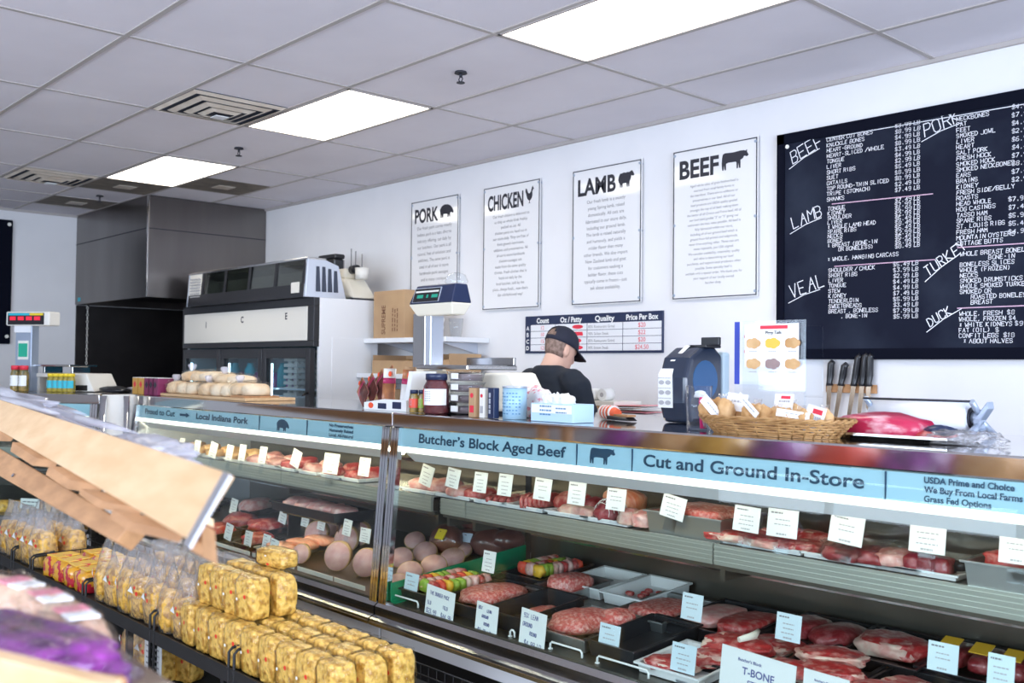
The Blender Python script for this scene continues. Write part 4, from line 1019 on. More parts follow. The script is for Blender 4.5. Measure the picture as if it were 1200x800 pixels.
meat('minced_beef', 'smaller lump of minced beef at the rear of the front pan', 'minced beef', p+Vector((.06, .10, .04)), (.075, .07, .05), 'mince', 6, .18, .55)
p = tray(756, 2.88, .22, .38, .06, 'black', 'deep empty black tray in front of the brisket', BT)
p = tray(812, 2.82, .26, .28, .035, 'foam', 'white foam tray of thick steaks by the T-bone card')
for i in range(3):
    meat('raw_steak', 'thick raw steak on foam tray left of the T-bone card, %s' % ('nearest the glass', 'second from the glass', 'farthest from the glass')[i], 'steak', p+Vector((-.03+i*.05, -.07+i*.07, .012+i*.012)), (.11, .075, .030), 'meat', 20+i, .22, .7, rot=.4+i*.3, fat='fat')
p = tray(877, 3.00, .26, .38, .04, 'black', 'black tray under the large marbled steak behind the T-bone card', BT)
meat('tbone_steak', 'large raw steak with a pale fat rim behind the T-bone card', 'steak', p+Vector((-.02, -.02, .035)), (.145, .11, .042), 'meat', 31, .20, .7, rot=.2, fat='fat')
MBN = MB().tube([(p.x+.03, p.y-.10, p.z+.10), (p.x+.05, p.y-.04, p.z+.108), (p.x+.02, p.y+.03, p.z+.106)], [.010, .014, .008], 8).build('steak_bone', 'bone', None); tag(MBN, 'pale bone piece lying on the large steak behind the T-bone card', 'bone')
meat('raw_steak', 'raw steak folded behind the large fat-rimmed steak', 'steak', p+Vector((.05, .11, .03)), (.12, .09, .035), 'meat', 32, .2, .7, rot=-.3, fat='fat')
p = tray(968, 2.99, .28, .38, .04, 'black', 'black tray of thick steaks right of the T-bone card', BT)
for i, (dx, dy, rr) in enumerate(((-.05, -.09, .2), (.05, -.05, -.3), (-.01, .05, .5))):
    meat('raw_steak', 'thick raw steak in the black tray right of the T-bone card, %s from the glass' % ORD[i], 'steak', p+Vector((dx, dy, .03+i*.014)), (.125, .085, .036), 'meat', 40+i, .22, .7, rot=rr, fat='fat')
p = tray(1058, 2.99, .27, .36, .04, 'black', 'black tray of steaks at the bottom edge beside the dark blue gap', BT)
for i in range(2):
    meat('raw_steak', 'raw steak in the bottom edge tray beside the dark gap, %s' % ('front one', 'rear one')[i], 'steak', p+Vector((-.03+i*.06, -.08+i*.10, .03)), (.12, .08, .034), 'meat', 50+i, .22, .7, rot=.3-i*.5, fat='fat')
p = tray(1180, 2.95, .28, .38, .05, 'black', 'black tray of dark meat at the lower right corner of the case', BT)
for i in range(2): meat('beef_roast', 'dark beef piece in the lower right corner tray, %s' % ('near the glass', 'farther in')[i], 'beef', p+Vector((-.02+.03*i, -.08+.13*i, .03)), (.11, .075, .045), 'meatdark', 55+i, .2, .6)
# --- beef case, lower deck: rear row
p = tray(643, 3.30, .24, .34, .06, 'black', 'rear black tray of kebabs behind the green divider', BT)
for i in range(3): kebab((p.x-.06+i*.06, p.y, p.z+.05), .15-.1*i, 'raw vegetable kebab in the rear black tray, %s from the green divider' % ORD[i], .95, i+4)
p = tray(668, 3.20, .22, .30, .05, 'steelpan', 'small steel pan with a mound of dark minced beef in the second row')
meat('minced_beef', 'round dark red mound of minced beef in the second row pan', 'minced beef', p+Vector((0, 0, .02)), (.09, .12, .07), 'mince', 12, .15, .55)
p = tray(706, 3.36, .24, .30, .05, 'foam', 'white oblong pan with a bright rim behind the minced beef')
p = tray(758, 3.36, .22, .32, .05, 'foam', 'long white pan holding a little bright red diced beef')
for i in range(7): meat('beef_cube', 'bright red diced beef piece in the long white pan, number %s from its left' % ORD[i], 'beef', p+Vector((-.07+.022*i, .02+.05*((i*5) % 3)-.05, .008)), (.022, .018, .016), 'meat', 60+i, .2, .7, sub=2)
p = tray(778, 3.20, .26, .34, .045, 'steelpan', 'long pan packed flat with pale minced meat in the second row')
meat('minced_beef', 'long flat strip of pale minced meat in the second row pan', 'minced beef', p+Vector((0, 0, .015)), (.115, .16, .045), 'mince', 14, .10, .5, power=.55)
p = tray(858, 3.24, .32, .36, .05, 'black', 'wide black tray of flat brisket in the second row', BT)
for i in range(2): meat('brisket', 'flat wrapped pinkish brisket in the wide second row tray, %s one' % ('left', 'right')[i], 'brisket', p+Vector((-.075+.15*i, .0, .025)), (.09, .16, .04), 'pork' if i == 0 else 'meat', 70+i, .12, .6, power=.6)
p = tray(962, 3.30, .30, .34, .05, 'black', 'black tray with purple red wrapped roasts in the second row', BT)
for i in range(2): meat('beef_roast', 'purple red wrapped roast in the second row tray, %s one' % ('left', 'right')[i], 'beef', p+Vector((-.07+.14*i, 0, .03)), (.085, .14, .05), 'meatdark', 74+i, .15, .6)
p = tray(1050, 3.32, .30, .34, .05, 'black', 'black tray with one big fat-edged roast in the second row', BT)
meat('beef_roast', 'big raw fat-edged roast in the second row tray behind the blue reflection', 'beef', p+Vector((0, -.02, .03)), (.14, .12, .055), 'meat', 78, .18, .6, fat='fat')
p = tray(1160, 3.36, .32, .34, .05, 'black', 'black tray of dark roasts with orange labels at the right', BT)
for i in range(3):
    o = meat('labelled_roast', 'dark wrapped roast with an orange label in the right tray, %s from the left' % ORD[i], 'beef', p+Vector((-.10+.10*i, 0, .03)), (.055, .12, .05), 'meatdark', 80+i, .12, .6)
    q = MB().hexa([(-.03, -.09, .064), (.03, -.09, .064), (.03, -.03, .084), (-.03, -.03, .084)], [(-.03, -.09, .067), (.03, -.09, .067), (.03, -.03, .087), (-.03, -.03, .087)]); q.build('label_sticker', 'pepper', o)
# green divider and hams at the left end of the beef case
t = thing('green_divider', 'bright green divider strip running back through the beef case', 'divider', (-3.685, 3.02, 0))
MB().hexa([(-.004, -.39, .50), (.004, -.39, .50), (.004, .43, .57), (-.004, .43, .57)], [(-.004, -.39, .585), (.004, -.39, .585), (.004, .43, .665), (-.004, .43, .665)]).build('panel', 'green', t)
MB().hexa([(-.004, -.39, .50), (.035, -.39, .498), (.035, .43, .57), (-.004, .43, .57)], [(-.004, -.39, .504), (.035, -.39, .504), (.035, .43, .577), (-.004, .43, .577)]).build('foot', 'green', t)
M['bluewhite'] = mat('label paper', (0.62, 0.70, 0.84), 0.4)
for i, (px, y, z0, r, L, m) in enumerate(((395, 2.78, .02, .072, .05, 'ham'), (428, 2.80, .02, .068, .05, 'ham'), (370, 3.0, .05, .07, .06, 'ham'), (405, 3.02, .05, .07, .06, 'ham'), (352, 2.74, .0, .05, .04, 'ham'), (420, 3.16, .06, .065, .06, 'ham'), (388, 3.20, .06, .06, .06, 'ham'), (355, 3.22, .05, .06, .06, 'ham'))):
    y0 = y; q = AT(px, y0, zdeck(y0)+.07)
    t = thing('sliced_ham', 'cut ham showing its pale face, %s in the pork case' % ('biggest one in the front row', 'front one touching the chrome posts', 'left one of the second row', 'right one of the second row', 'smallest one beside the salmon', 'right one of the back row', 'middle one of the back row', 'left one of the back row')[i], 'ham', (q.x, y0, zdeck(y0)+.004), .55, 'cut hams in the pork case')
    b = MB().loft([((0, k*.03, r), (r*s, 0, 0), (0, .25*r, r*s)) for k, s in ((0, 1.0), (.3, 1.03), (L/.03*.7, .97), (L/.03, .7))], 22); b.build('rind', 'hamrind', t)
    MB().loft([((0, -.003, r-.001), (r*.95, 0, 0), (0, .25*r, r*.95)), ((0, .002, r), (r*.97, 0, 0), (0, .25*r, r*.97))], 22).build('cut_face', 'ham', t)
def hamslice(x, y, z, r, lb, tilt, group='ham slices beside the green divider'):
    t = thing('ham_slice', lb, 'ham', (x, y, z), .6, group)
    T = Matrix.Rotation(tilt, 4, 'X')
    v = MB().loft([(T @ Vector((0, 0, 0)), T @ Vector((r, 0, 0)), T @ Vector((0, 0, r*.9))), (T @ Vector((0, .016, 0)), T @ Vector((r, 0, 0)), T @ Vector((0, 0, r*.9)))], 22); v.build('rind', 'hamrind', t)
    MB().loft([(T @ Vector((0, -.002, 0)), T @ Vector((r*.94, 0, 0)), T @ Vector((0, 0, r*.85))), (T @ Vector((0, .004, 0)), T @ Vector((r*.94, 0, 0)), T @ Vector((0, 0, r*.85)))], 22).build('cut_face', 'ham', t)

for i, (px, y, r, tl) in enumerate(((474, 2.72, .062, -.5), (480, 2.86, .066, -.6), (508, 2.98, .068, -.7), (470, 3.04, .064, -.6), (498, 3.16, .066, -.7), (530, 3.14, .064, -.8), (486, 3.32, .06, -.7), (540, 3.30, .058, -.9))):
    q = AT(px, y, zdeck(y)+.06); q.x = min(q.x, -3.76)
    hamslice(q.x, y, zdeck(y)+.045+.012*(i % 3), r, 'round pink ham slice left of the green divider, %s nearest the glass' % ORD[i], tl)
for i, (px, py, y, a, bb) in enumerate(((524, 632, 3.30, .10, .085), (548, 640, 3.40, .11, .075), (575, 636, 3.44, .12, .08), (560, 612, 3.50, .09, .07), (598, 632, 3.50, .10, .06))):
    q = Y(px, py, y)
    t = thing('smoked_ham', 'dark glossy whole smoked ham piled behind the ham slices, %s' % ('the one with a yellow tag', 'second from the left', 'the biggest one', 'topmost one', 'the rightmost one')[i], 'ham', (q.x, y, max(zdeck(y)+.01, q.z-bb*.75)), .3*i, 'smoked hams in the pork case')
    MB().blob((0, 0, bb*.7), (a, bb, bb), 90+i, .12, 1.5, flat=bb*.7).build('ham', 'smoked', t)
    if i < 2:
        MB().hexa([(.0, -bb*.95, bb*.9), (.06, -bb*.9, bb*.9), (.06, -bb*.55, bb*1.45), (.0, -bb*.6, bb*1.45)], [(.0, -bb*1.03, bb*.95), (.06, -bb*.98, bb*.95), (.06, -bb*.6, bb*1.5), (.0, -bb*.65, bb*1.5)]).build('price_label', 'yellow' if i == 0 else 'bluewhite', t)
# pork case: salmon, black tray on a stand, red meat
q = AT(345, 2.82, zdeck(2.82)+.03)
tray(345, 2.86, .24, .34, .045, 'steelpan', 'steel pan of orange pink salmon left of the cut hams')
for i in range(3): meat('salmon_fillet', 'orange pink salmon fillet in the steel pan beside the hams, %s from the glass' % ORD[i], 'salmon', Vector((q.x-.02+.03*i, 2.76+.10*i, zdeck(2.8)+.03+.012*i)), (.11, .06, .035), 'salmon', 100+i, .12, .6, rot=.15)
z = .705
xa, xb = AT(330, 3.0, z).x, AT(404, 3.0, z).x
t = thing('raised_black_tray', 'long black tray raised on a stand in the pork case', 'tray', ((xa+xb)/2, 3.06, z))
L = xb-xa
tray_mb(L, .26, .05).build('tray', 'black', t)
MB().box((-L/2+.05, -.08, -.02), (L/2-.05, .10, 0)).build('stand_top', 'steel', t)
for sx in (-1, 1): MB().box((sx*(L/2-.07)-.01, -.06, -.18), (sx*(L/2-.07)+.01, .08, -.02)).build('stand_leg', 'steel', t)
for i in range(5):
    meat('pork_chop', 'pale pink pork chop in the raised black tray, %s from the left' % ORD[i], 'pork', Vector((xa+.1+i*(L-.2)/4, 3.06, z+.012)), (.075, .09, .045), 'pork', 110+i, .2, .6, rot=.3*i)
for i, (px, y, m, w_, d_, h_) in enumerate(((222, 3.0, 'meat', .12, .15, .05), (256, 2.78, 'meat', .09, .10, .05), (302, 2.80, 'meat', .08, .09, .05), (282, 2.98, 'meatdark', .10, .12, .06), (312, 3.02, 'meat', .11, .10, .05), (238, 3.2, 'meatdark', .14, .12, .06), (205, 2.8, 'meat', .1, .1, .05), (300, 3.3, 'pork', .12, .1, .06))):
    z = zdeck(y); x = AT(px, y, z+.03).x
    tray(px, y, w_*2+.03, d_*2+.03, .035, 'black', 'black tray on the pork case lower deck, %s of the red meat trays' % ORD[i], 'black trays in the pork case', x=x)
    meat('pork_joint', 'raw %s joint left of the raised black tray, %s of its group' % ('dark red' if m == 'meatdark' else 'pale pink' if m == 'pork' else 'bright red', ORD[i]), 'meat', Vector((x, y, z+.012)), (w_, d_, h_), m, 120+i, .22, .6, rot=.3*i)
# dividers of the pork case deck: white price strips along the front
for i, (pa, pb) in enumerate(((235, 293), (296, 345), (349, 390), (392, 428))):
    xa, xb = AT(pa, 2.655, .53).x, AT(pb, 2.655, .53).x
    tag(MB().box((xa, 2.652, .505), (xb, 2.656, .527)).build('shelf_strip', 'offwhite', None, bevel=.001), 'pale price strip along the front of the pork case deck, %s from the left' % ORD[i], 'price strip', 'price strips along the deck')
for i, (pa, pb) in enumerate(((462, 490), (598, 603), (645, 682), (700, 760))):
    xa, xb = AT(pa, 2.652, .52).x, AT(pb, 2.652, .52).x
    t = thing('wire_tray_stop', 'low white wire stop along the beef case deck, %s from the chrome posts' % ORD[i], 'wire stop', ((xa+xb)/2, 2.652, .503), group='wire stops on the deck')
    hw = abs(xb-xa)/2
    MB().tube([(-hw, 0, 0), (-hw, 0, .018), (-hw+.008, 0, .026), (hw-.008, 0, .026), (hw, 0, .018), (hw, 0, 0)], .004, 8).build('wire', 'card', t)
    MB().box((-hw-.006, -.006, -.002), (-hw+.006, .006, .003)).build('foot', 'card', t)
# ------------------------------------------------------------------ upper shelf goods
SZT = .931
def ufoam(px, y, L, lb, m='foam', H=.018, Wd=.20):
    return tray(px, y, L, Wd, H, m, lb, 'white trays on the upper shelf', z=SZT)
def us(px, y, dz=.014): return AT(px, y, SZT+.03) * 1.0 + Vector((0, 0, -.03+dz))
k = 0
for (px, L, lb) in ((508, .26, 'white tray of bluish pink pork pieces nearest the chrome posts'), (548, .26, 'white tray of pink meat second from the chrome posts'), (592, .22, 'white tray with red strips under the beef sign'), (632, .24, 'white tray with fanned red slices'), (684, .24, 'white tray with white fat and red meat'), (728, .24, 'white tray with two pale chops beside the metal pan'), (862, .26, 'white tray of red steaks right after the metal pan'), (912, .30, 'white tray of long red steaks under two big cards'), (1025, .40, 'white tray of film wrapped meat under the large tilted card'), (1088, .26, 'white tray of dark red cubes under the sixth big card')):
    ufoam(px, 3.08, L, lb)
U1 = 'cuts on the upper shelf of the beef case'
def up(name, lb, cat, px, y, size, m, seed, **kw): return meat(name, lb, cat, us(px, y, kw.pop('dz', .014)), size, m, seed, group=U1, **kw)
up('pork_piece', 'pale bluish pink meat piece on the first upper shelf tray', 'pork', 500, 3.06, (.09, .08, .04), 'pork', 130)
up('pork_piece', 'mottled pink meat roll on the first upper shelf tray, right of the pale piece', 'pork', 522, 3.08, (.07, .09, .045), 'pork', 131)
up('pork_piece', 'pink streaked meat on the second upper shelf tray, left one', 'pork', 543, 3.04, (.07, .08, .035), 'pork', 132)
up('pork_piece', 'pinkish red meat on the second upper shelf tray, right one', 'pork', 563, 3.06, (.06, .08, .035), 'meat', 133)
for i in range(4): up('beef_strip', 'red beef strip on the third upper shelf tray, %s from the left' % ORD[i], 'beef', 582+i*8, 3.05+.012*i, (.016, .09, .022), 'meat', 134+i, rot=.3)
for i in range(6): up('beef_slice', 'fanned red beef slice on the upper shelf, %s from the left' % ORD[i], 'beef', 617+i*6, 3.02+.02*i, (.012, .085, .042), 'meat', 140+i, rot=.5-.05*i, tilt=0)
up('beef_fat', 'white fat covered meat piece on the upper shelf under the fifth and sixth cards', 'beef', 680, 3.02, (.11, .05, .03), 'fat', 150)
up('beef_piece', 'red meat piece behind the white fat covered one on the upper shelf', 'beef', 672, 3.12, (.09, .06, .055), 'meat', 151)
up('beef_piece', 'dark pink meat piece right of the white fat on the upper shelf', 'beef', 698, 3.10, (.05, .06, .05), 'meatdark', 152)
up('salmon_piece', 'bright orange fillet arched behind the netted roast', 'salmon', 732, 3.24, (.10, .07, .075), 'salmon', 153)
o = up('netted_roast', 'round red roast tied with white netting beside the two pale chops', 'beef', 716, 3.04, (.055, .075, .05), 'meatdark', 154, power=.9)
n_ = MB()
for i in range(7):
    y_ = -.055+i*.018; r_ = math.sqrt(max(0, 1-(y_/.078)**2))
    n_.tube([(.058*r_*math.cos(a), y_, .032+.054*r_*math.sin(a)) for a in [q*math.pi/6-.5 for q in range(9)]], .0016, 4)
n_.build('netting', 'card', o)
up('pork_chop', 'pale fat-striped chop beside the metal pan, left one', 'pork', 738, 3.00, (.045, .045, .045), 'pork', 155, fat='fat')
up('pork_chop', 'pale fat-striped chop touching the metal pan, right one', 'pork', 756, 3.00, (.045, .045, .045), 'pork', 156, fat='fat')
xa, xb = AT(766, 3.0, SZT).x, AT(853, 3.0, SZT).x
p = tray(0, 3.09, xb-xa, .27, .085, 'steelpan', 'deep steel pan of ground meat on the upper shelf', None, z=SZT, x=(xa+xb)/2, name='steel_pan')
meat('ground_meat', 'flat pink ground meat filling the deep steel pan', 'ground meat', p+Vector((0, 0, .05)), ((xb-xa)/2-.02, .12, .045), 'mince', 157, .12, .6, power=.5)
for i, (px, y, s_) in enumerate(((848, 3.02, 1), (868, 3.02, 1), (884, 3.08, .9))): up('raw_steak', 'red raw steak on the tray right after the metal pan, %s from the pan' % ORD[i], 'steak', px, y, (.075*s_, .07, .026), 'meat', 160+i, rot=.3*i, fat='fat')
for i, (px, y) in enumerate(((896, 3.0), (916, 3.02), (938, 3.04), (920, 3.14), (950, 3.14))): up('strip_steak', 'long red strip steak under the fourth and fifth big cards, %s from the left' % ('first', 'second', 'fourth', 'third', 'fifth')[i], 'steak', px, y, (.085, .055, .024+.012*(i > 2)), 'meat', 165+i, rot=-.2+.1*i, fat='fat')
for i, (px, y, m) in enumerate(((994, 3.0, 'meatdark'), (1020, 3.02, 'meatdark'), (1046, 3.04, 'pork'))):
    o = up('wrapped_meat', 'film wrapped meat under the large tilted card, %s from the left' % ORD[i], 'meat', px, y, (.075, .08, .035), m, 172+i)
    MB().blob((0, 0, .030), (.082, .087, .040), 172+i, .22, 2.6, flat=.028, power=.75).build('film_wrap', 'packfilm', o)
for i, px in enumerate((1074, 1090, 1105)): up('beef_cube', 'dark red beef block under the sixth big upper card, %s from the left' % ORD[i], 'beef', px, 3.02, (.03, .045, .035), 'meatdark', 176+i, power=.5)
kp = us(1143, 3.04, .03)
t = thing('boning_knife', 'knife with a pale wooden handle lying on the upper shelf near the right edge', 'knife', kp, .15)
MB().tube([(-.02, 0, .01), (.06, 0, .012), (.12, 0, .010)], [.013, .016, .012], 10).build('handle', 'bread', t)
MB().tube([(-.055, 0, .010), (-.02, 0, .010)], [.018, .013], 10).build('bolster', 'black', t)
MB().hexa([(-.20, -.002, .012), (-.055, -.012, .010), (-.055, .012, .010), (-.20, .002, .012)], [(-.20, -.002, .014), (-.055, -.012, .013), (-.055, .012, .013), (-.20, .002, .014)]).build('blade', 'steel', t)
xa = AT(1140, 3.0, SZT).x
p = tray(0, 3.06, .34, .24, .075, 'steelpan', 'quilted steel pan with red meat at the right edge of the upper shelf', None, z=SZT, x=xa+.17, name='steel_pan')
meat('ground_meat', 'red chopped meat filling the pan at the right edge of the shelf', 'ground meat', p+Vector((0, 0, .04)), (.15, .10, .05), 'meat', 180, .15, .6, power=.5)
# pork case upper shelf
U2 = 'cuts on the upper shelf of the pork case'
for i, (px, m, w_) in enumerate(((222, 'bread', .12), (240, 'bread', .12), (262, 'bread', .13), (290, 'bread', .13), (312, 'pork', .13), (336, 'pork', .13), (352, 'meat', .11), (378, 'pork', .10), (404, 'meat', .10), (428, 'meat', .09))):
    p = us(px, 3.08)
    tray(px, 3.08, w_*1.9, .20, .02, 'foam', 'white tray on the pork case upper shelf, %s from its far left' % ORD[i], 'white trays in the pork case', z=SZT)
    for j in range(2):
        meat('meat_portion', '%s portion on the %s white tray of the pork case shelf, %s one' % ({'bread': 'tan breaded', 'pork': 'pale pink', 'meat': 'red'}[m], ORD[i], ('front', 'rear')[j]), 'meat', p+Vector((-.03+.05*j, -.04+.08*j, 0)), (w_*.62, .06, .035+.012*j), 'pastry' if m == 'bread' else m, 190+2*i+j, .25, .6, group=U2)
# ================================================================== things on the counter
CT = 1.341
def on(px, y): return AT(px, y, CT)
def wpx(pxa, pxb, y): return AT(pxb, y, CT).x-AT(pxa, y, CT).x
# bread on a board
xa, xb = AT(192, 2.86, CT).x, AT(304, 2.86, CT).x
t = thing('bread_board', 'pale wooden board under the bagged buns on the counter', 'board', ((xa+xb)/2, 2.90, CT))
MB().box((-(xb-xa)/2, -.13, 0), ((xb-xa)/2, .20, .018)).build('board', 'wood', t, bevel=.003)
MB().box(((xb-xa)/2-.18, -.131, .018), ((xb-xa)/2-.02, .10, .030)).build('second_layer', 'wood2', t)
def bunbag(px, y, dz, n, sx, lb, seed, sz=.05):
    p = AT(px, y, CT+.019)
    t = thing('bun_bag', lb, 'bread', (p.x, y, CT+.019+dz), .06, 'bagged buns on the counter board')
    for i in range(n):
        MB().blob((-sx+sx*2*(i+.5)/n, 0, sz*.62), (sx/n*1.12, .085, sz), seed+i, .10, 1.8, flat=sz*.6, power=.8).build('bun', 'bread', t)
    MB().blob((0, 0, sz*.75), (sx*1.10, .105, sz*1.18), seed+9, .18, 2.8, flat=sz*.72, power=.7).build('bag_film', 'packfilm', t)
    MB().lathe([(.01, 0), (.03, .05), (.02, .06)], c=(-sx*.9, 0, sz*1.3), n=10).build('bag_knot', 'bagfilm', t)
bunbag(222, 2.86, 0, 3, .20, 'bag of pale buns at the left end of the board', 300)
bunbag(262, 2.85, 0, 3, .20, 'bag of pale buns in the middle of the board', 310)
bunbag(293, 2.88, .012, 2, .13, 'short bag of buns at the right end of the board', 320, .045)
bunbag(244, 2.92, .085, 4, .24, 'bag of buns with a blue mark lying on top of the other bags', 330, .04)
bunbag(276, 2.93, .075, 2, .15, 'flatter bag of buns on top at the right of the pile', 340, .035)
MAROON = mat('maroon carton', (0.22, 0.02, 0.09), 0.5); GOLD = mat('gold carton', (0.62, 0.34, 0.07), 0.45)
for i, (px, m) in enumerate(((166, GOLD), (173, GOLD), (180, MAROON), (185, MAROON), (190, MAROON))):
    p = on(px, 2.80); w = wpx(163, 169, 2.8)*.95
    t = thing('tea_carton', 'small upright %s carton left of the bread board, %s in the row' % ('gold' if i < 2 else 'maroon', ORD[i]), 'carton', (p.x, 2.80, CT), group='small cartons by the bread')
    MB().box((-w/2, -.05, 0), (w/2, .06, .115)).build('box', m, t, bevel=.002)
    MB().box((-w/2, -.049, .115), (w/2, .059, .118)).build('lid', 'card', t)
    l = MB(); put_shape(l, [(.5, 0), (1, .5), (.5, 1), (0, .5)], (-w*.3, -.051, .045), RX, UZ, w*.6, .05); l.build('emblem', 'red' if i < 2 else 'ink', t)
MB_ = MB().blob((0, 0, .02), (.07, .05, .025), 7, .3, 2.4, flat=.018)
tag(MB_.build('plastic_pouch', 'bagfilm', None, loc=on(157, 2.86)), 'little crumpled clear pouch left of the gold cartons', 'pouch')
# jerky display
p = on(470, 2.84)
t = thing('snack_display_box', 'open white counter box holding red and brown snack packets', 'display box', (p.x, 2.86, CT))
MB().prism([(-.22, -.085, 0), (.13, -.085, 0), (.13, -.085, .055), (-.05, -.085, .055), (-.22, -.085, .035)], (0, .005, 0)).build('front', 'card', t)
MB().box((-.22, -.08, 0), (.13, .09, .006)).build('floor', 'card', t)
MB().prism([(.10, -.08, .006), (.10, .09, .006), (.10, .09, .19), (.10, -.05, .19)], (.03, 0, 0)).build('side', 'card', t)
l = MB(); l.flat([(-.16+.022*math.cos(k*.4), -.0862, .022+.014*math.sin(k*.4)) for k in range(16)], 0); l.box((-.10, -.0862, .008), (-.03, -.0855, .035), 1); l.box((.02, -.0862, .012), (.09, -.0855, .044), 1)
l.build('printed_marks', [mat('orange red print', (0.9, 0.10, 0.03), 0.5), 'navy'], t)
SN = [mat('brown packet', (0.10, 0.035, 0.03), 0.3, col2=(0.24, 0.06, 0.05), scale=14), mat('magenta packet', (0.50, 0.03, 0.12), 0.3, col2=(0.36, 0.02, 0.09), scale=9), mat('tan packet', (0.50, 0.20, 0.08), 0.35, col2=(0.30, 0.11, 0.05), scale=18)]
def packet(x, y, z, w, h, tiltx, tiltz, mats, lb, grp='snack packets in the display box'):
    t = thing('snack_packet', lb, 'packet', (x, y, z), group=grp)
    T = Matrix.Rotation(tiltz, 4, 'Y') @ Matrix.Rotation(tiltx, 4, 'X')
    def sheet(z0, z1, th, m, nm, off=0):
        b = MB(); vs = []
        for yy in (-1, 1):
            for zz in (z0, (z0+z1)/2, z1):
                for xx in (-.5, 0, .5):
                    e = th*(1 if (xx == 0 and 0 < zz/h < 1) else .35)
                    vs.append(T @ Vector((xx*w, yy*e-off, zz)))
        fs = []
        for s_ in (0, 9):
            for r in range(2):
                for c in range(2):
                    q = (s_+r*3+c, s_+r*3+c+1, s_+r*3+c+4, s_+r*3+c+3); fs.append(q if s_ == 0 else q[::-1])
        ring = [0, 1, 2, 5, 8, 7, 6, 3]
        for a, c in zip(ring, ring[1:]+ring[:1]): fs.append((a, a+9, c+9, c)[::-1])
        b.add(vs, fs, 0, True); return b.build(nm, m, t)
    sheet(0, h*.62, .012, mats[0], 'pouch'); sheet(h*.62, h*.76, .010, mats[1], 'title_band'); sheet(h*.76, h, .008, mats[2], 'top_seal')
    l = MB(); l.flat([T @ Vector((w*.22+w*.14*math.cos(k*.4), -.0135, h*.86+w*.14*math.sin(k*.4))) for k in range(16)]); l.build('sticker', mat('orange red print', (0, 0, 0)), t)
for i in range(4): packet(p.x-.30+i*.045, 2.84+.02*i, CT+.045+.012*i, .09, .15, -.3, -1.05+.12*i, (SN[0], SN[1], SN[2]), 'dark snack packet leaning left out of the display box, %s from its tip' % ORD[i])
packet(p.x-.055, 2.80, CT+.012, .095, .19, -.06, 0, (SN[2], SN[1], 'offwhite'), 'upright snack packet with a brown picture and magenta band in the display box')
packet(p.x+.035, 2.84, CT+.012, .09, .185, -.06, .05, ('card', SN[1], SN[2]), 'upright magenta topped snack packet beside the white side of the display box')
packet(p.x-.02, 2.90, CT+.012, .09, .20, 0, .05, (SN[0], SN[0], 'cardboard'), 'rear brown snack packet standing behind the upright pair')
# jars
def jar(name, px, y, r, h, body, lid, lb, band=None, label='card', grp=None, loc=None):
    q = on(px, y) if loc is None else Vector(loc)
    t = thing(name, lb, 'jar', q, group=grp)
    MB().lathe([(r*.9, 0), (r, h*.05), (r, h*.68), (r*.80, h*.80), (r*.80, h*.84)], n=24).build('glass_body', body, t)
    MB().lathe([(r*.86, h*.84), (r*.86, h*.985), (r*.8, h)], n=24).build('lid', lid, t)
    b = MB(); n = 24; vs = []
    a0, a1 = math.radians(190), math.radians(372)
    for zz in (h*.22, h*.62):
        for k in range(n+1): a = a0+(a1-a0)*k/n; vs.append(((r+.0012)*math.cos(a), (r+.0012)*math.sin(a), zz))
    b.add(vs, [(k, k+1, n+2+k, n+1+k) for k in range(n)], 0, True)
    for j in range(5):
        zz = h*(.54-.055*j); A = math.radians(262)
        for k in range(3): 
            c0, c1 = A+k*.22, A+k*.22+.16
            b.add([((r+.002)*math.cos(c0), (r+.002)*math.sin(c0), zz), ((r+.002)*math.cos(c1), (r+.002)*math.sin(c1), zz), ((r+.002)*math.cos(c1), (r+.002)*math.sin(c1), zz+h*.02), ((r+.002)*math.cos(c0), (r+.002)*math.sin(c0), zz+h*.02)], [(0, 1, 2, 3)], 1)
    if band:
        vs = []
        for zz in (h*.22, h*.62):
            for k in range(5): a = math.radians(238)+math.radians(16)*k/4; vs.append(((r+.0018)*math.cos(a), (r+.0018)*math.sin(a), zz))
        b.add(vs, [(k, k+1, 6+k, 5+k) for k in range(4)], 2, True)
    b.build('paper_label', [label, 'ink_faint', band or 'red'], t)
    return t
BEET = mat('dark beet brine', (0.07, 0.012, 0.02), 0.12, col2=(0.13, 0.03, 0.03), scale=20, coat=0.8)
jar('big_jar', 511, 2.80, wpx(499, 524, 2.8)/2*.74, .182, BEET, 'navy', 'large dark jar with a white label and blue lid on the counter', 'red')
RELISH = mat('mixed relish', (0.10, 0.10, 0.04), 0.2, col2=(0.35, 0.22, 0.05), scale=30, coat=0.8)
jar('small_jar', 485, 2.77, .022, .105, RELISH, 'navy', 'small jar of relish beside the big dark jar, its left neighbour', 'tomato', 'tomato', 'small relish jars')
jar('small_jar', 495, 2.80, .022, .105, RELISH, 'navy', 'small jar of relish between its twin and the big dark jar', 'tomato', 'veg', 'small relish jars')
tag(MB().lathe([(.035, 0), (.036, .045), (.034, .05)], n=20).build('black_tin', 'black', None, loc=on(526, 2.88)), 'low black tin half hidden between the big jar and the clear tubs', 'tin')
p = on(546, 2.92)
TUBF = mat('grey brown spread', (0.33, 0.26, 0.25), 0.5, col2=(0.24, 0.18, 0.18), scale=16)
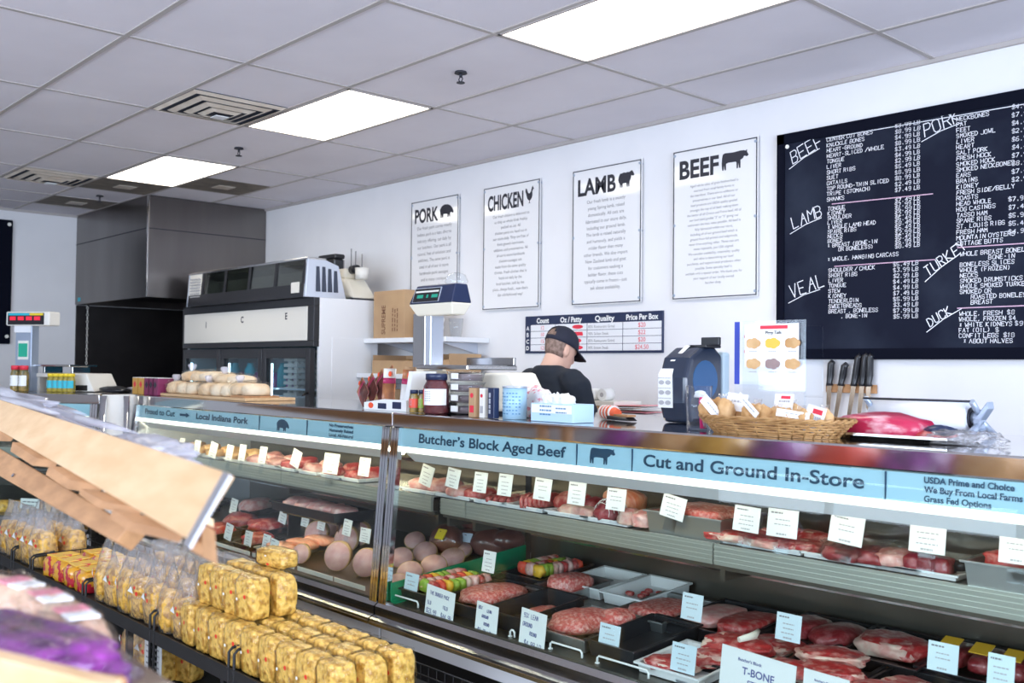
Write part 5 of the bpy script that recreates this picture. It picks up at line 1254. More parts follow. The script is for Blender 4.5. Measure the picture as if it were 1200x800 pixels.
for i in range(4):
    t = thing('deli_tub', 'clear deli tub in the stack behind the cartons, %s' % ('bottom one', 'second from the bottom', 'third from the bottom', 'top one')[i], 'tub', (p.x, 2.92, CT+i*.049), group='stack of clear deli tubs')
    MB().lathe([(.075, 0), (.088, .044), (.086, .044), (.073, .003)], n=24).build('tub', 'acrylic', t)
    MB().lathe([(.070, .004), (.078, .032), (.0001, .034)], n=24).build('contents', TUBF, t)
    MB().lathe([(.091, .042), (.091, .047), (.0001, .048)], n=24).build('lid', 'acrylic', t)
    MB().box((.0, -.090, .012), (.045, -.084, .038)).build('label', 'card', t)
for i, (pa, pb, m, lb, hh) in enumerate(((553, 565, 'cardboard', 'tan upright carton with red marks on the counter', .125), (566, 575, 'offwhite', 'cream upright carton with a red dot between the tan and navy ones', .125), (575.5, 587, 'navy', 'navy upright carton left of the pale blue canister', .125))):
    q = on((pa+pb)/2, 2.76); w = wpx(pa, pb, 2.76)*.62
    t = thing('upright_carton', lb, 'carton', (q.x, 2.78, CT))
    MB().box((-w/2, -.05, 0), (w/2, -.02, hh)).build('box', m, t, bevel=.002)
    MB().box((-w/2+.001, -.049, hh-.001), (w/2-.001, -.021, hh+.002)).build('flap', 'navy', t)
    l = MB(); l.flat([(w*.25*math.cos(k*.4), -.0512, hh*.74+w*.25*math.sin(k*.4)) for k in range(16)], 0)
    if m != 'navy': l.box((-w*.3, -.0512, .02), (w*.3, -.0505, .05), 0 if m == 'cardboard' else 1)
    else:
        l.v.clear(); l.f.clear(); l.mi.clear(); l.sm.clear(); scribble(l, (.0, -.0512, .02), UZ, -RX, hh*.7, w*.3, 0)
    l.build('printed_marks', ['red' if m != 'navy' else 'silver', 'ink_faint'], t)
q = on(601, 2.79); r = wpx(588, 614, 2.79)/2*.74
t = thing('canister', 'pale blue round canister with fine print on the counter', 'canister', (q.x, 2.80, CT))
CAN = mat('pale blue canister', (0.36, 0.58, 0.74), 0.35)
MB().lathe([(r, 0), (r, .128)], n=28).build('body', CAN, t); MB().lathe([(r+.002, .128), (r+.002, .136), (r-.004, .137)], n=28).build('rim', 'silver', t)
l = MB()
for k in range(9):
    A = math.radians(215+k*15)
    for j in range(7):
        if (k*3+j) % 5 == 0: continue
        c0, c1, z = A, A+.16, .02+j*.014
        l.add([((r+.001)*math.cos(a), (r+.001)*math.sin(a), zz) for a, zz in ((c0, z), (c1, z), (c1, z+.005), (c0, z+.005))], [(0, 1, 2, 3)])
l.build('fine_print', mat('mid blue print', (0.10, 0.26, 0.45), 0.5), t)
q = on(628, 2.95)
t = thing('printed_bag', 'white bag with faint red print standing behind the glove box', 'bag', (q.x, 2.95, CT))
MB().blob((0, 0, .062), (.075, .05, .072), 12, .2, 2.2, flat=.06, power=.7).build('bag', mat('red speckled bag', (0.82, 0.78, 0.78), 0.5, col2=(0.75, 0.28, 0.32), scale=40, lo=.52, hi=.58), t)
# glove box
xa, xb = AT(622, 2.76, CT).x, AT(696, 2.88, CT).x
t = thing('glove_box', 'pale blue and white glove box with a tissue sticking out', 'box', ((xa+xb)/2, 2.82, CT)); w = (xb-xa)/2
GB = mat('pale blue carton', (0.50, 0.70, 0.86), 0.45)
MB().box((-w, -.06, 0), (w, .06, .072)).build('carton', GB, t, bevel=.002)
l = MB()
l.box((-w+.004, -.0608, .034), (w-.004, -.0604, .068), 1)
for i in range(3): scribble(l, (-w*.55, -.0614, .058-i*.016), RX, UZ, w*.55, .006, 0)
for i in range(2): scribble(l, (w*.22, -.0614, .052-i*.016), RX, UZ, w*.5, .005, 0)
l.build('print', [mat('mid blue print', (0, 0, 0)), 'card'], t)
b = MB(); rr = random.Random(5)
for i in range(5):
    x = -w*.62+i*w*.23
    b.blob((x, .0, .078), (w*.22, .035, .022+.010*rr.random()), 50+i, .5, 2.2, sub=3)
b.build('tissue', 'card', t)
# orange-handled tool
q = on(706, 3.10); 
t = thing('cleaning_brush', 'dark tool with an orange ribbed grip lying on the counter by the man', 'tool', (q.x+.07, 3.10, CT), -.25)
MB().tube([(-.09, 0, .03), (-.03, 0, .03), (.02, 0, .026)], [.026, .03, .02], 14).build('grip', mat('orange grip', (0.85, 0.14, 0.05), 0.5), t)
for k in range(4): MB().tube([(-.085+k*.024, 0, .03), (-.077+k*.024, 0, .03)], .031, 14).build('grip_ring', 'offwhite', t)
MB().hexa([(-.02, -.03, .002), (.13, -.025, .002), (.13, .025, .002), (-.02, .03, .002)], [(-.02, -.03, .020), (.11, -.02, .016), (.11, .02, .016), (-.02, .03, .020)]).build('head', 'black', t, bevel=.004)
MB().box((.02, -.02, .018), (.12, .02, .026)).build('wooden_top', 'wood2', t)
# big scale
xa, xb = AT(490, 3.03, CT).x, AT(653, 3.20, CT).x
t = thing('label_scale', 'cream counter scale with a dark blue display head on a steel post', 'scale', ((xa+xb)/2, 3.16, CT)); w = (xb-xa)/2
MB().prism([(-w, -.13, .012), (w*.96, -.13, .012), (w*.66, -.13, .185), (w*.62, -.13, .19), (-w*.9, -.13, .172), (-w, -.13, .15)], (0, .17, 0)).build('body', 'cream', t, bevel=.012, seg=3)
MB().box((-w+.02, -.12, 0), (w-.02, .03, .013)).build('foot', 'ink', t)
MB().box((-w*.30, -.12, .172), (w*.10, .10, .186)).build('weigh_plate_mount', 'black', t)
MB().box((-w*.95, -.16, .200), (w*.02, .16, .222)).box((-w*.9, .145, .222), (w*.0, .16, .262)).build('weigh_plate', 'steel', t, bevel=.004)
pp = Y(500, 420, 3.14)
px_ = pp.x-(xa+xb)/2
MB().box((px_-.075, -.10, .155), (px_+.075, .06, .20)).build('post_foot', 'cream', t, bevel=.012, seg=3)
zb, zt = Y(500, 372, 3.14).z-CT, Y(510, 335, 3.14).z-CT
pm = MB().box((px_-.075, -.055, .195), (px_+.030, .03, zb+.02)); pm.build('post', 'steel', t, bevel=.004)
MB().box((px_+.030, -.054, .195), (px_+.075, .03, zb+.02)).build('post_side', 'silver', t, bevel=.004)
xl, xr = Y(479, 350, 3.06).x-(xa+xb)/2, Y(529, 350, 3.06).x-(xa+xb)/2
h0 = zb+.035
MB().hexa([(xl+.03, -.07, h0-.03), (xr-.03, -.07, h0-.03), (xr-.03, .01, h0-.03), (xl+.03, .01, h0-.03)], [(xl-.005, -.10, h0+.03), (xr+.005, -.10, h0+.03), (xr+.005, .03, h0+.03), (xl-.005, .03, h0+.03)]).build('head_base', 'cream', t, bevel=.008)
MB().hexa([(xl, -.10, h0+.03), (xr, -.10, h0+.03), (xr, .03, h0+.03), (xl, .03, h0+.03)], [(xl+.03, -.07, zt), (xr-.01, -.07, zt), (xr-.01, .01, zt), (xl+.03, .01, zt)]).build('display_head', 'navy', t, bevel=.006)
hd = zt-h0-.03; dx = xr-xl
fz = lambda k: (h0+.03+hd*k); fy = lambda k: -.1015+.03*k
def fpanel(a, c, k0, k1, m, nm, e=.002):
    return MB().hexa([(xl+dx*a, fy(k0)-e, fz(k0)), (xl+dx*c, fy(k0)-e, fz(k0)), (xl+dx*c, fy(k1)-e, fz(k1)), (xl+dx*a, fy(k1)-e, fz(k1))], [(xl+dx*a, fy(k0)+.004, fz(k0)), (xl+dx*c, fy(k0)+.004, fz(k0)), (xl+dx*c, fy(k1)+.004, fz(k1)), (xl+dx*a, fy(k1)+.004, fz(k1))]).build(nm, m, t)
fpanel(.08, .70, .08, .86, 'silver', 'display_frame'); fpanel(.095, .685, .10, .82, 'black', 'display_window', .003)
fpanel(.12, .66, .60, .70, 'offwhite', 'display_strip', .004)
fpanel(.18, .32, .30, .48, 'teal', 'digits', .004); fpanel(.52, .66, .30, .48, 'teal', 'digits', .004); fpanel(.40, .44, .30, .48, 'teal', 'digits', .004)
tag(MB().lathe([(.05, 0), (.06, .015), (.045, .05), (.02, .06)], n=16).build('clear_dome', 'acrylic', None, loc=((xa+xb)/2+xl+dx*.72, 3.17, CT+zt+.001)), 'small clear plastic dome sitting on top of the scale display', 'cap')
# paper dispenser
xa, xb = AT(776, 3.16, CT).x, AT(842, 3.34, CT).x
t = thing('towel_dispenser', 'dark rounded paper towel dispenser with a photo sheet taped on its front', 'dispenser', ((xa+xb)/2, 3.25, CT)); w = (xb-xa)/2
pr_ = [(-.09, .0), (.10, .0), (.12, .10), (.12, .27), (.07, .305), (-.02, .30), (-.09, .26), (-.12, .18), (-.12, .08)]
DISP = mat('dark smoke plastic', (0.02, 0.03, 0.055), 0.15, coat=0.4)
MB().prism([(-w, y_, z_) for y_, z_ in pr_], (2*w, 0, 0)).build('housing', DISP, t, bevel=.018, seg=3)
MB().box((-w*.9, .115, .02), (w*1.04, .165, .285)).build('back_plate', mat('grey translucent cover', (0.42, 0.52, 0.58), 0.3), t, bevel=.012)
MB().tube([(w*.90, .0, .17), (w*1.03, .0, .17)], .080, 20).build('side_hub', mat('deep blue smoke', (0.02, 0.10, 0.25), 0.2), t)
MB().box((-w*.2, .0, .30), (w*1.05, .10, .312)).box((-w*.2, .085, .312), (w*1.05, .10, .345)).build('top_tray', 'black', t, bevel=.003)
sh_ = MB().hexa([(-w*.92, -.123, .06), (w*.10, -.123, .06), (w*.06, -.126, .19), (-w*.90, -.126, .19)], [(-w*.92, -.121, .06), (w*.10, -.121, .06), (w*.06, -.122, .19), (-w*.90, -.122, .19)])
sh_.hexa([(-w*.90, -.126, .19), (w*.06, -.126, .19), (w*.0, -.113, .215), (-w*.84, -.113, .215)], [(-w*.90, -.122, .19), (w*.06, -.122, .19), (w*.0, -.109, .215), (-w*.84, -.109, .215)])
ps = sh_.build('photo_sheet', 'card', t)
l = MB()
for i in range(3):
    for j in range(2):
        x = -w*.66+j*w*.46; z = .080+i*.040
        l.flat([(x+.014*math.cos(k*.5), -.1268, z+.009*math.sin(k*.5)) for k in range(13)])
        scribble(l, (x-.016, -.1268, z+.016), RX, UZ, .032, .003)
l.build('pictures', 'ink_faint', ps)
MB().hexa([(-w*.35, -.10, .245), (-w*.05, -.10, .245), (w*.15, -.02, .306), (-w*.15, -.02, .306)], [(-w*.35, -.097, .248), (-w*.05, -.097, .248), (w*.15, -.02, .309), (-w*.15, -.02, .309)]).build('paper_tape', 'card', t)
# acrylic jar with pink thing
q = AT(815, 2.84, CT)
t = thing('clear_canister', 'clear acrylic canister with a pink item inside on the counter', 'canister', (q.x, 2.86, CT))
MB().lathe([(.042, 0), (.047, .155), (.045, .155), (.040, .004)], n=24, sx=1).build('wall', 'acrylic', t)
o = MB().tube([(.018, 0, .006), (.015, .0, .10), (.012, .0, .125)], [.012, .014, .008], 10).build('pink_marker', mat('bright pink', (0.75, 0.02, 0.16), 0.4), None, loc=(q.x, 2.86, CT)); tag(o, 'bright pink marker standing inside the clear canister', 'marker')
o = MB().blob((.0, 0, .125), (.022, .016, .014), 3, .3, 2).build('tissue_ball', 'card', None, loc=(q.x+.005, 2.86, CT)); tag(o, 'small white tissue ball lying at the mouth of the clear canister', 'tissue')
# acrylic sign holder
p0, p1 = Y(871, 380, 3.02), Y(945, 374, 3.02)
t = thing('sign_holder', 'clear acrylic holder with a sheet of six pastry pictures', 'sign holder', ((p0.x+p1.x)/2, 3.02, CT)); w = (p1.x-p0.x)/2; hh = p1.z-CT
MB().box((-w, -.004, 0), (w, 0, hh)).build('clear_sheet', 'acrylic', t)
MB().box((w-.006, -.004, 0), (w, .11, hh-.02)).build('side_wing', 'acrylic', t)
MB().box((-w, -.07, 0), (w, .07, .004)).build('foot', 'acrylic', t)
zt_, zb_ = hh-.012, Y(900, 430, 3.02).z-CT
MB().box((-w+.012, -.008, zb_), (w-.025, -.005, zt_)).build('picture_sheet', 'card', t)
l = MB()
l.box((-.02-.03, -.0095, zt_-.018), (.06, -.0085, zt_-.006), 0)
put_text(l, 'Piggy Tails', (.004, -.0095, zt_-.036), RX, UZ, h=.011, align='C', bold=.01, m=1)
PZ_ = [('pastry', 2), ('pepper', 3), ('pastry', 2), ('pepper', 2), ('smoked', 4), ('pepper', 2)]
for i in range(2):
    for j in range(3):
        x = -w*.62+j*w*.62; z = zt_-.068-i*.072
        m = PZ_[i*3+j][1]
        for q_ in range(5):
            a = q_*1.256; rr_ = .016
            l.flat([(x+.016*math.cos(a)+rr_*math.cos(k*.55), -.0092-.0001*q_, z+.007*math.sin(a)+rr_*.8*math.sin(k*.55)) for k in range(11)], m)
        scribble(l, (x-.016, -.0095, z-.030), RX, UZ, .032, .003, 5)
l.build('pictures', ['red', 'ink', 'pastry', 'pepper', 'smoked', 'ink_faint'], t)
# second sheet with blue stripe leans behind
p0, p1 = Y(858, 377, 3.10), Y(884, 425, 3.10)
t = thing('leaning_leaflet', 'white leaflet with a blue edge stripe behind the pastry picture sheet', 'leaflet', (p0.x, 3.12, CT))
hh2 = p0.z-CT
MB().box((0, -.003, .16), (.17, 0, hh2), 0).build('sheet', 'card', t); MB().box((0, -.0045, .16), (.022, -.003, hh2)).build('blue_stripe', 'blue', t)
l = MB()
for i in range(2):
    for j in range(2): l.flat([(.055+j*.035+.013*math.cos(k*.4), -.0042, hh2-.055-i*.055+.013*math.sin(k*.4)) for k in range(16)], j)
l.build('pictures', ['tomato', 'ink_faint'], t)
MB().box((-.0, -.004, 0), (.17, .004, .17)).build('clear_stand', 'acrylic', t)
# wicker basket
q0, q1 = AT(822, 2.80, CT), AT(978, 2.80, CT)
BX, BYc = (q0.x+q1.x)/2, 2.86; a_, b_ = (q1.x-q0.x)/2*1.02, .115
t = thing('wicker_basket', 'long brown wicker basket full of bagged pastries on the counter', 'basket', (BX, BYc, CT))
def oval(a, c, z, n=40, ph=0, wob=0.0): return [Vector((a*math.copysign(abs(math.cos(k*2*math.pi/n))**.7, math.cos(k*2*math.pi/n)), c*math.copysign(abs(math.sin(k*2*math.pi/n))**.7, math.sin(k*2*math.pi/n)), z+wob*(1 if (k+ph) % 2 else -1))) for k in range(n+1)]
bw = MB()
for i in range(6):
    f = i/5; bw.tube(oval(a_*(.86+.16*f), b_*(.84+.2*f), .008+.040*f, 40, i, .0018), .0042, 6)
bs = bw
for k in range(28):
    an = k*2*math.pi/28; cx_, sy_ = math.copysign(abs(math.cos(an))**.7, math.cos(an)), math.copysign(abs(math.sin(an))**.7, math.sin(an))
    bs.tube([(a_*.84*cx_, b_*.82*sy_, .0), (a_*1.03*cx_, b_*1.05*sy_, .052)], .0032, 5)
bs.build('woven_wall', 'wicker', t)
bw = MB()
for ph in (0, math.pi):
    pts = []
    for k in range(81):
        an = k*2*math.pi/80; c_ = math.cos(an*16+ph)
        pts.append(Vector(((a_*1.04+.004*c_)*math.copysign(abs(math.cos(an))**.7, math.cos(an)), (b_*1.06+.004*c_)*math.copysign(abs(math.sin(an))**.7, math.sin(an)), .055+.004*math.sin(an*16+ph))))
    bw.tube(pts, .0045, 6)
bw.build('braided_rim', 'wicker', t)
MB().prism([Vector((v.x, v.y, .0)) for v in oval(a_*.86, b_*.84, 0)[:-1]], (0, 0, .008)).build('floor', 'wicker', t)
def pastrybag(px, dy, z, s, seed, lb, card=None, n=3, hang=.07):
    x = AT(px, BYc+dy, CT+.05).x
    t = thing('pastry_bag', lb, 'pastry bag', (x, BYc+dy, CT+z), .2*((seed % 3)-1), 'pastry bags in the wicker basket')
    for i in range(n): MB().blob(((i-(n-1)/2)*s*.55, (i % 2)*.015-.01, s*.95), (s*.56, s*.50, s*.72), seed+i, .25, 2.4, sub=3).build('pastry', 'pastry', t)
    b = MB()
    b.loft([((0, 0, .0), (s*.9, 0, 0), (0, s*.5, 0)), ((0, 0, s*.5), (s*1.05, 0, 0), (0, s*.58, 0)), ((0, 0, s*1.05), (s*.75, 0, 0), (0, s*.35, 0)), ((.01, 0, s*1.5), (s*.25, 0, 0), (0, s*.12, 0)), ((.015, 0, s*1.9), (s*.34, 0, 0), (0, s*.03, 0))], 18)
    so = seed*3.1; b.v = [tuple(Vector(v)+Vector((noise.noise(Vector(v)*22+Vector((so, 0, 0))), noise.noise(Vector(v)*22+Vector((0, so, 0))), 0))*s*.14) for v in b.v]
    b.build('clear_bag', 'film', t)
    if card:
        cw, chh, tl, dz, mm = card
        T = Matrix.Translation((0, -s*.62, dz)) @ Matrix.Rotation(tl, 4, 'Y') @ Matrix.Rotation(-.2, 4, 'X')
        c = MB().cbox((0, 0, 0), (cw, .002, chh), 0, T); c.cbox((cw*.1, -.0016, chh*.3), (cw*.5, .0012, chh*.18), 1, T)
        scribble(c, T @ Vector((-cw*.25, -.002, 0)), T.to_3x3() @ RX, T.to_3x3() @ UZ, cw*.6, chh*.12, 2)
        c.build('header_card', ['card', 'red' if mm else 'card', 'ink_faint'], t)
pastrybag(842, -.02, .012, .062, 400, 'bag of round golden pastries at the left end of the basket', (.10, .035, .75, .07, 0), 3)
pastrybag(868, .03, .012, .055, 410, 'bag of pastries with a white card, second from the basket left end', (.075, .06, .1, .09, 0), 2)
pastrybag(885, -.03, .012, .055, 420, 'bag of tan pastries with a slanting white strip in the middle of the basket', (.11, .022, .65, .085, 0), 2)
pastrybag(908, -.02, .010, .050, 430, 'bag of small brown pastries right of the slanting white strip', None, 3)
pastrybag(935, -.03, .010, .048, 440, 'bag of pastries under the long white header card', (.12, .024, .12, .062, 0), 3)
pastrybag(962, -.02, .010, .050, 450, 'bag of pastries with the red topped card at the basket right end', (.075, .085, .18, .05, 1), 2)
pastrybag(925, .06, .012, .055, 460, 'bag of pastries with a small card in the rear of the basket', (.07, .055, 0, .095, 1), 2)
# meat on steel tray
q = AT(1045, 3.02, CT)
t = thing('steel_platter', 'flat stainless platter under the big meat joint on the counter', 'platter', (q.x, 3.04, CT))
tray_mb(.44, .26, .018, fl=.6).build('platter', 'steel', t)
mj = meat('beef_joint', 'big crimson beef joint with white streaks on the stainless platter', 'beef', Vector((q.x-.035, 3.04, CT+.006)), (.165, .10, .052), mat('crimson beef', (0.52, 0.02, 0.075), 0.3, col2=(0.80, 0.42, 0.46), scale=16, detail=10, lo=.54, hi=.68, bump=.25, coat=.3, stretch=(.6, 1.6, 1.6)), 470, .16, .45, power=.85)
meat('beef_trim', 'flat pink beef end lying right of the big crimson joint', 'beef', Vector((q.x+.12, 3.03, CT+.006)), (.07, .06, .02), 'meat', 472, .2, .6)
tag(MB().blob((0, 0, .015), (.05, .03, .018), 5, .3, 2, flat=.014).build('dark_cloth', 'navy', None, loc=(q.x+.165, 3.0, CT+.019)), 'small dark blue folded cloth on the platter beside the beef end', 'cloth')
# film dispenser
p0, p1 = Y(1024, 464, 3.35), Y(1150, 467, 3.35)
t = thing('film_dispenser', 'plastic wrap dispenser with a large white roll and blue grey arms', 'dispenser', ((p0.x+p1.x)/2, 3.36, CT)); w = (p1.x-p0.x)/2
rz_ = .062
MB().tube([(-w*1.0, 0, rz_), (w*.80, 0, rz_)], .055, 28).build('film_roll', mat('white film roll', (0.80, 0.82, 0.86), 0.25), t)
MB().tube([(w*.80, 0, rz_), (w*.83, 0, rz_)], .035, 20).build('roll_core', 'ink', t)
for sx in (-1, 1):
    x = sx*w*.92 if sx > 0 else -w*1.04
    a = MB().hexa([(x, .00, .03), (x+.02, .00, .03), (x+.02, .03, .09), (x, .03, .09)], [(x, -.04, .03), (x+.02, -.04, .03), (x+.02, -.02, .09), (x, -.02, .09)])
    a.tube([(x+.01, 0, .05), (x+.01, -.10, .004)], .012, 8).tube([(x+.01, 0, .05), (x+.01, .10, .004)], .012, 8).tube([(x+.01, -.01, .07), (x+.01, -.07, .118)], .010, 8)
    a.build('side_arm', 'greymetal', t)
MB().tube([(w*.83, -.0, rz_), (w*.94, 0, rz_)], .02, 14).build('axle', 'greymetal', t)
MB().tube([(-w*1.04, -.07, .118), (w*.94, -.07, .118)], .004, 8).build('cutter_bar', 'ink', t)
a = MB().hexa([(w*.90, -.03, .035), (w*.97, -.03, .035), (w*1.16, -.03, .004), (w*1.08, -.03, .004)], [(w*.90, .02, .035), (w*.97, .02, .035), (w*1.16, .02, .004), (w*1.08, .02, .004)])
a.hexa([(w*.88, -.03, .05), (w*.97, -.03, .04), (w*1.16, -.03, .095), (w*1.14, -.03, .118)], [(w*.88, .02, .05), (w*.97, .02, .04), (w*1.16, .02, .095), (w*1.14, .02, .118)]); a.build('end_bracket', 'greymetal', t, bevel=.003)
for i, (px, y, s_, lb) in enumerate(((1115, 2.95, .07, 'crumpled clear plastic right behind the platter end'), (1150, 2.95, .06, 'crumpled clear plastic sheet at the far right of the counter'))):
    tag(MB().blob((0, 0, .014), (s_, .06, .026), 480+i, .5, 3.2, flat=.012, sub=4).build('crumpled_plastic', 'film', None, loc=AT(px, y, CT)), lb, 'plastic')
# ------------------------------------------------------------------ on the angled corner case
nn = Vector((-tx.y, tx.x, 0))
def A3(px, py, dep):
    d = ray(px, py); P = C0+nn*dep; k = (P.x*nn.x+P.y*nn.y)/(d.x*nn.x+d.y*nn.y); d = d*k
    return Vector((d.x, d.y, d.z+CZ))
p = A3(30, 440, .42); k = mpp(p)
t = thing('tower_scale', 'tall white deli scale with red digits standing on the corner case', 'scale', (p.x, p.y, CT), ang)
hz = A3(40, 374, .42).z-CT
MB().box((-11*k, -.03, 0), (11*k, .05, hz-.03)).build('post', 'greymetal', t, bevel=.005)
MB().box((-7*k, -.034, hz-.30), (7*k, -.030, hz-.16)).build('post_screen', 'offwhite', t); MB().box((-6*k, -.037, hz-.28), (6*k, -.034, hz-.18)).build('screen', 'teal', t)
MB().box((-12*k, -.04, hz-.10), (10*k, .06, hz-.045)).build('neck', 'white', t, bevel=.004)
MB().box((-21*k, -.06, hz-.05), (38*k, .06, hz+.055)).build('display_head', 'offwhite', t, bevel=.01)
MB().box((-18*k, -.063, hz-.042), (31*k, -.058, hz+.044)).build('display', 'black', t)
MB().box((-17*k, -.066, hz+.026), (12*k, -.062, hz+.042)).build('cyan_strip', 'cyan', t); MB().box((12*k, -.066, hz+.026), (30*k, -.062, hz+.042)).build('yellow_strip', 'yellow', t)
l = MB()
for i in range(4):
    x = -15*k+i*11*k; l.box((x, -.066, hz-.01), (x+8*k, -.062, hz+.018))
l.build('digits', 'redled', t)
p = A3(80, 440, .50); k = mpp(p)
t = thing('low_scale', 'low cream scale with a steel platter and slanted end on the corner case', 'scale', (p.x, p.y, CT), ang)
MB().prism([(-40*k, -.05, .105), (5*k, -.05, .105), (5*k, -.05, .004), (41*k, -.05, .004), (30*k, -.05, .135), (-40*k, -.05, .135)], (0, .30, 0)).build('body', 'offwhite', t, bevel=.006)
MB().box((17*k, -.055, .01), (32*k, -.049, .05)).build('screen', 'black', t)
MB().box((-40*k, -.04, 0), (-34*k, .24, .105)).build('left_leg', 'offwhite', t)
MB().box((-38*k, -.06, .185), (9*k, .26, .20)).box((-35*k, .0, .135), (-32*k, .2, .185)).box((3*k, .0, .135), (6*k, .2, .185)).build('platter', 'steel', t, bevel=.003)
OLV = mat('olive brine', (0.16, 0.15, 0.02), 0.2, col2=(0.42, 0.32, 0.04), scale=24, coat=.8)
for i, px in enumerate((60, 66, 72, 78, 83)):
    q = A3(px, 455, .36)
    jar('olive_jar', 0, 0, .032, .135, OLV, 'yellow', 'jar of olives in front of the low cream scale, %s from the left' % ORD[i], 'yellow', 'cyan', 'olive jars on the corner case', loc=(q.x, q.y, CT))
for i, px in enumerate((18, 28)):
    q = A3(px, 440, .30)
    jar('red_lid_bottle', 0, 0, .035, .19, RELISH, 'red', 'bottle with a shiny red cap on the corner case, %s of the two' % ('left', 'right')[i], None, 'card', 'red capped bottles', loc=(q.x, q.y, CT))
q = A3(135, 452, .40)
tag(MB().blob((0, 0, .02), (.16, .10, .028), 8, .3, 2.5, flat=.018).build('black_bag', 'black', None, loc=(q.x, q.y, CT)), 'crumpled black plastic bag lying where the corner case meets the pork case', 'bag')
# goods inside the corner case
for i, (px, m) in enumerate(((6, 'noodle'), (22, 'pastry'), (40, 'pastry'), (58, 'hamrind'))):
    q = A3(px, 600, .10); q.z = .50
    meat('packed_meat', 'packed %s item low in the corner case, %s from the left' % ('yellow' if i == 0 else 'tan', ORD[i]), 'packet', q, (.09, .07, .06), m, 490+i, .15, .6)
q = A3(35, 590, .02); k = mpp(q)
b = MB().cbox((0, 0, 0), (26*k, .002, 12*k)); scribble(b, (-10*k, -.002, 1.5*k), RX, UZ, 20*k, 1.2*k, 1); scribble(b, (-8*k, -.002, -2.5*k), RX, UZ, 14*k, 1.2*k, 1)
o = b.build('price_card', ['card', 'ink_soft'], None, loc=q); o.rotation_euler = (-.1, 0, ang); tag(o, 'white price card standing in the corner case under the wooden bin', 'price card')
# ================================================================== wire rack of pasta in front of the cases
RKZ, RY0, RY1 = .35, 1.85, 2.36
RXA, RXB = -6.72, -1.75
t = thing('wire_rack', 'long low black wire rack stocked with pasta in front of the meat case', 'rack', ((RXA+RXB)/2, (RY0+RY1)/2, 0))
w = (RXB-RXA)/2; d = (RY1-RY0)/2
for z, nm in ((RKZ, 'shelf'), (.07, 'lower_shelf')):
    b = MB().box((-w, -d, z-.012), (w, d, z-.003)); b.build(nm, 'blackm', t)
    b = MB().box((-w, -d-.006, z-.045), (w, -d, z+.012)).box((-w, -d-.010, z+.008), (w, -d, z+.016)); b.build('front_rail', 'blackm', t)
    b = MB()
    for i in range(int(2*w/.05)): b.tube([(-w+.02+i*.05, d-.004, z), (-w+.02+i*.05, d-.004, z+.06)], .002, 4, cap=False)
    for q in (.02, .06): b.tube([(-w, d-.004, z+q), (w, d-.004, z+q)], .003, 5)
    b.build('back_grid', 'blackm', t)
posts = [Z(48, 668, RKZ).x, Z(113, 698, RKZ).x, Z(193, 737, RKZ).x, Z(297, 780, RKZ).x, -2.6, -1.9, -6.5]
for i, x in enumerate(posts):
    c = x-(RXA+RXB)/2
    b = MB()
    for o in (0, .045): b.tube([(c+o, -d-.004, .0), (c+o, -d-.004, RKZ+.075), (c+o, -d+.012, RKZ+.09), (c+o, -d+.13, RKZ+.10)], .0065, 6)
    b.build('hook_post', 'blackm', t)
    b = MB()
    for q in range(7): b.tube([(c+.02, -d+.06+q*.07, RKZ), (c+.02, -d+.06+q*.07, RKZ+.10)], .002, 4, cap=False)
    b.tube([(c+.02, -d+.02, RKZ+.10), (c+.02, d-.01, RKZ+.10)], .003, 5)
    b.build('divider', 'blackm', t)
for i in range(6):
    x = -w+.03+i*(2*w-.06)/5
    for y in (-d+.02, d-.02): MB().box((x-.014, y-.014, 0), (x+.014, y+.014, RKZ-.01)).build('leg', 'blackm', t)
REDDOT = mat('red dot', (0.80, 0.05, 0.02), 0.4)
def make_tall(seed, m='noodle'):
    t = thing('pasta_bag', 'x', 'pasta bag')
    MB().blob((0, 0, .085), (.078, .052, .092), seed, .16, 2.6, flat=.083, sub=4, power=.62).build('noodles', m, t)
    b = MB().loft([((0, 0, .005), (.080, 0, 0), (0, .052, 0)), ((0, 0, .10), (.086, 0, 0), (0, .060, 0)), ((0, 0, .17), (.080, 0, 0), (0, .048, 0)), ((.004, 0, .215), (.070, 0, 0), (0, .032, 0)), ((-.004, .004, .245), (.062, 0, 0), (0, .022, 0)), ((.006, .004, .285), (.070, 0, 0), (0, .006, 0))], 28)
    so = Vector((seed*2.3, 1, 4)); b.v = [tuple(Vector(v)+Vector((noise.noise(Vector(v)*16+so), noise.noise(Vector(v)*20+so*2), .3*noise.noise(Vector(v)*20)))*(.006+.06*max(0, v[2]-.14))) for v in b.v]
    b.build('clear_bag', 'film', t)
    l = MB()
    for x, z, r in ((.035, .12, .010), (.02, .145, .007)): l.flat([(x+r*math.cos(k*.5), -.0635, z+r*math.sin(k*.5)) for k in range(13)], 0)
    l.flat([(-.03, -.064, .125), (.012, -.064, .118), (-.004, -.064, .150)], 1)
    l.build('sticker', [REDDOT, 'card'], t); return t
def make_brick(seed, m='noodle2'):
    t = thing('pasta_pack', 'x', 'pasta pack')
    MB().blob((0, 0, .082), (.062, .050, .086), seed, .10, 3.0, flat=.08, sub=4, power=.42).build('noodles', m, t)
    MB().blob((0, 0, .084), (.066, .054, .090), seed+5, .14, 3.2, flat=.083, sub=3, power=.42).build('clear_wrap', 'packfilm', t)
    l = MB()
    for x, z, r in ((.03, .10, .0085), (-.024, .085, .006)): l.flat([(x+r*math.cos(k*.5), -.0610, z+r*math.sin(k*.5)) for k in range(13)], 0 if x > 0 else 1)
    l.build('sticker', [REDDOT, 'card'], t); return t
TALL = [make_tall(600), make_tall(611), make_tall(622)]
BRK = [make_brick(633), make_brick(644)]
used = set()
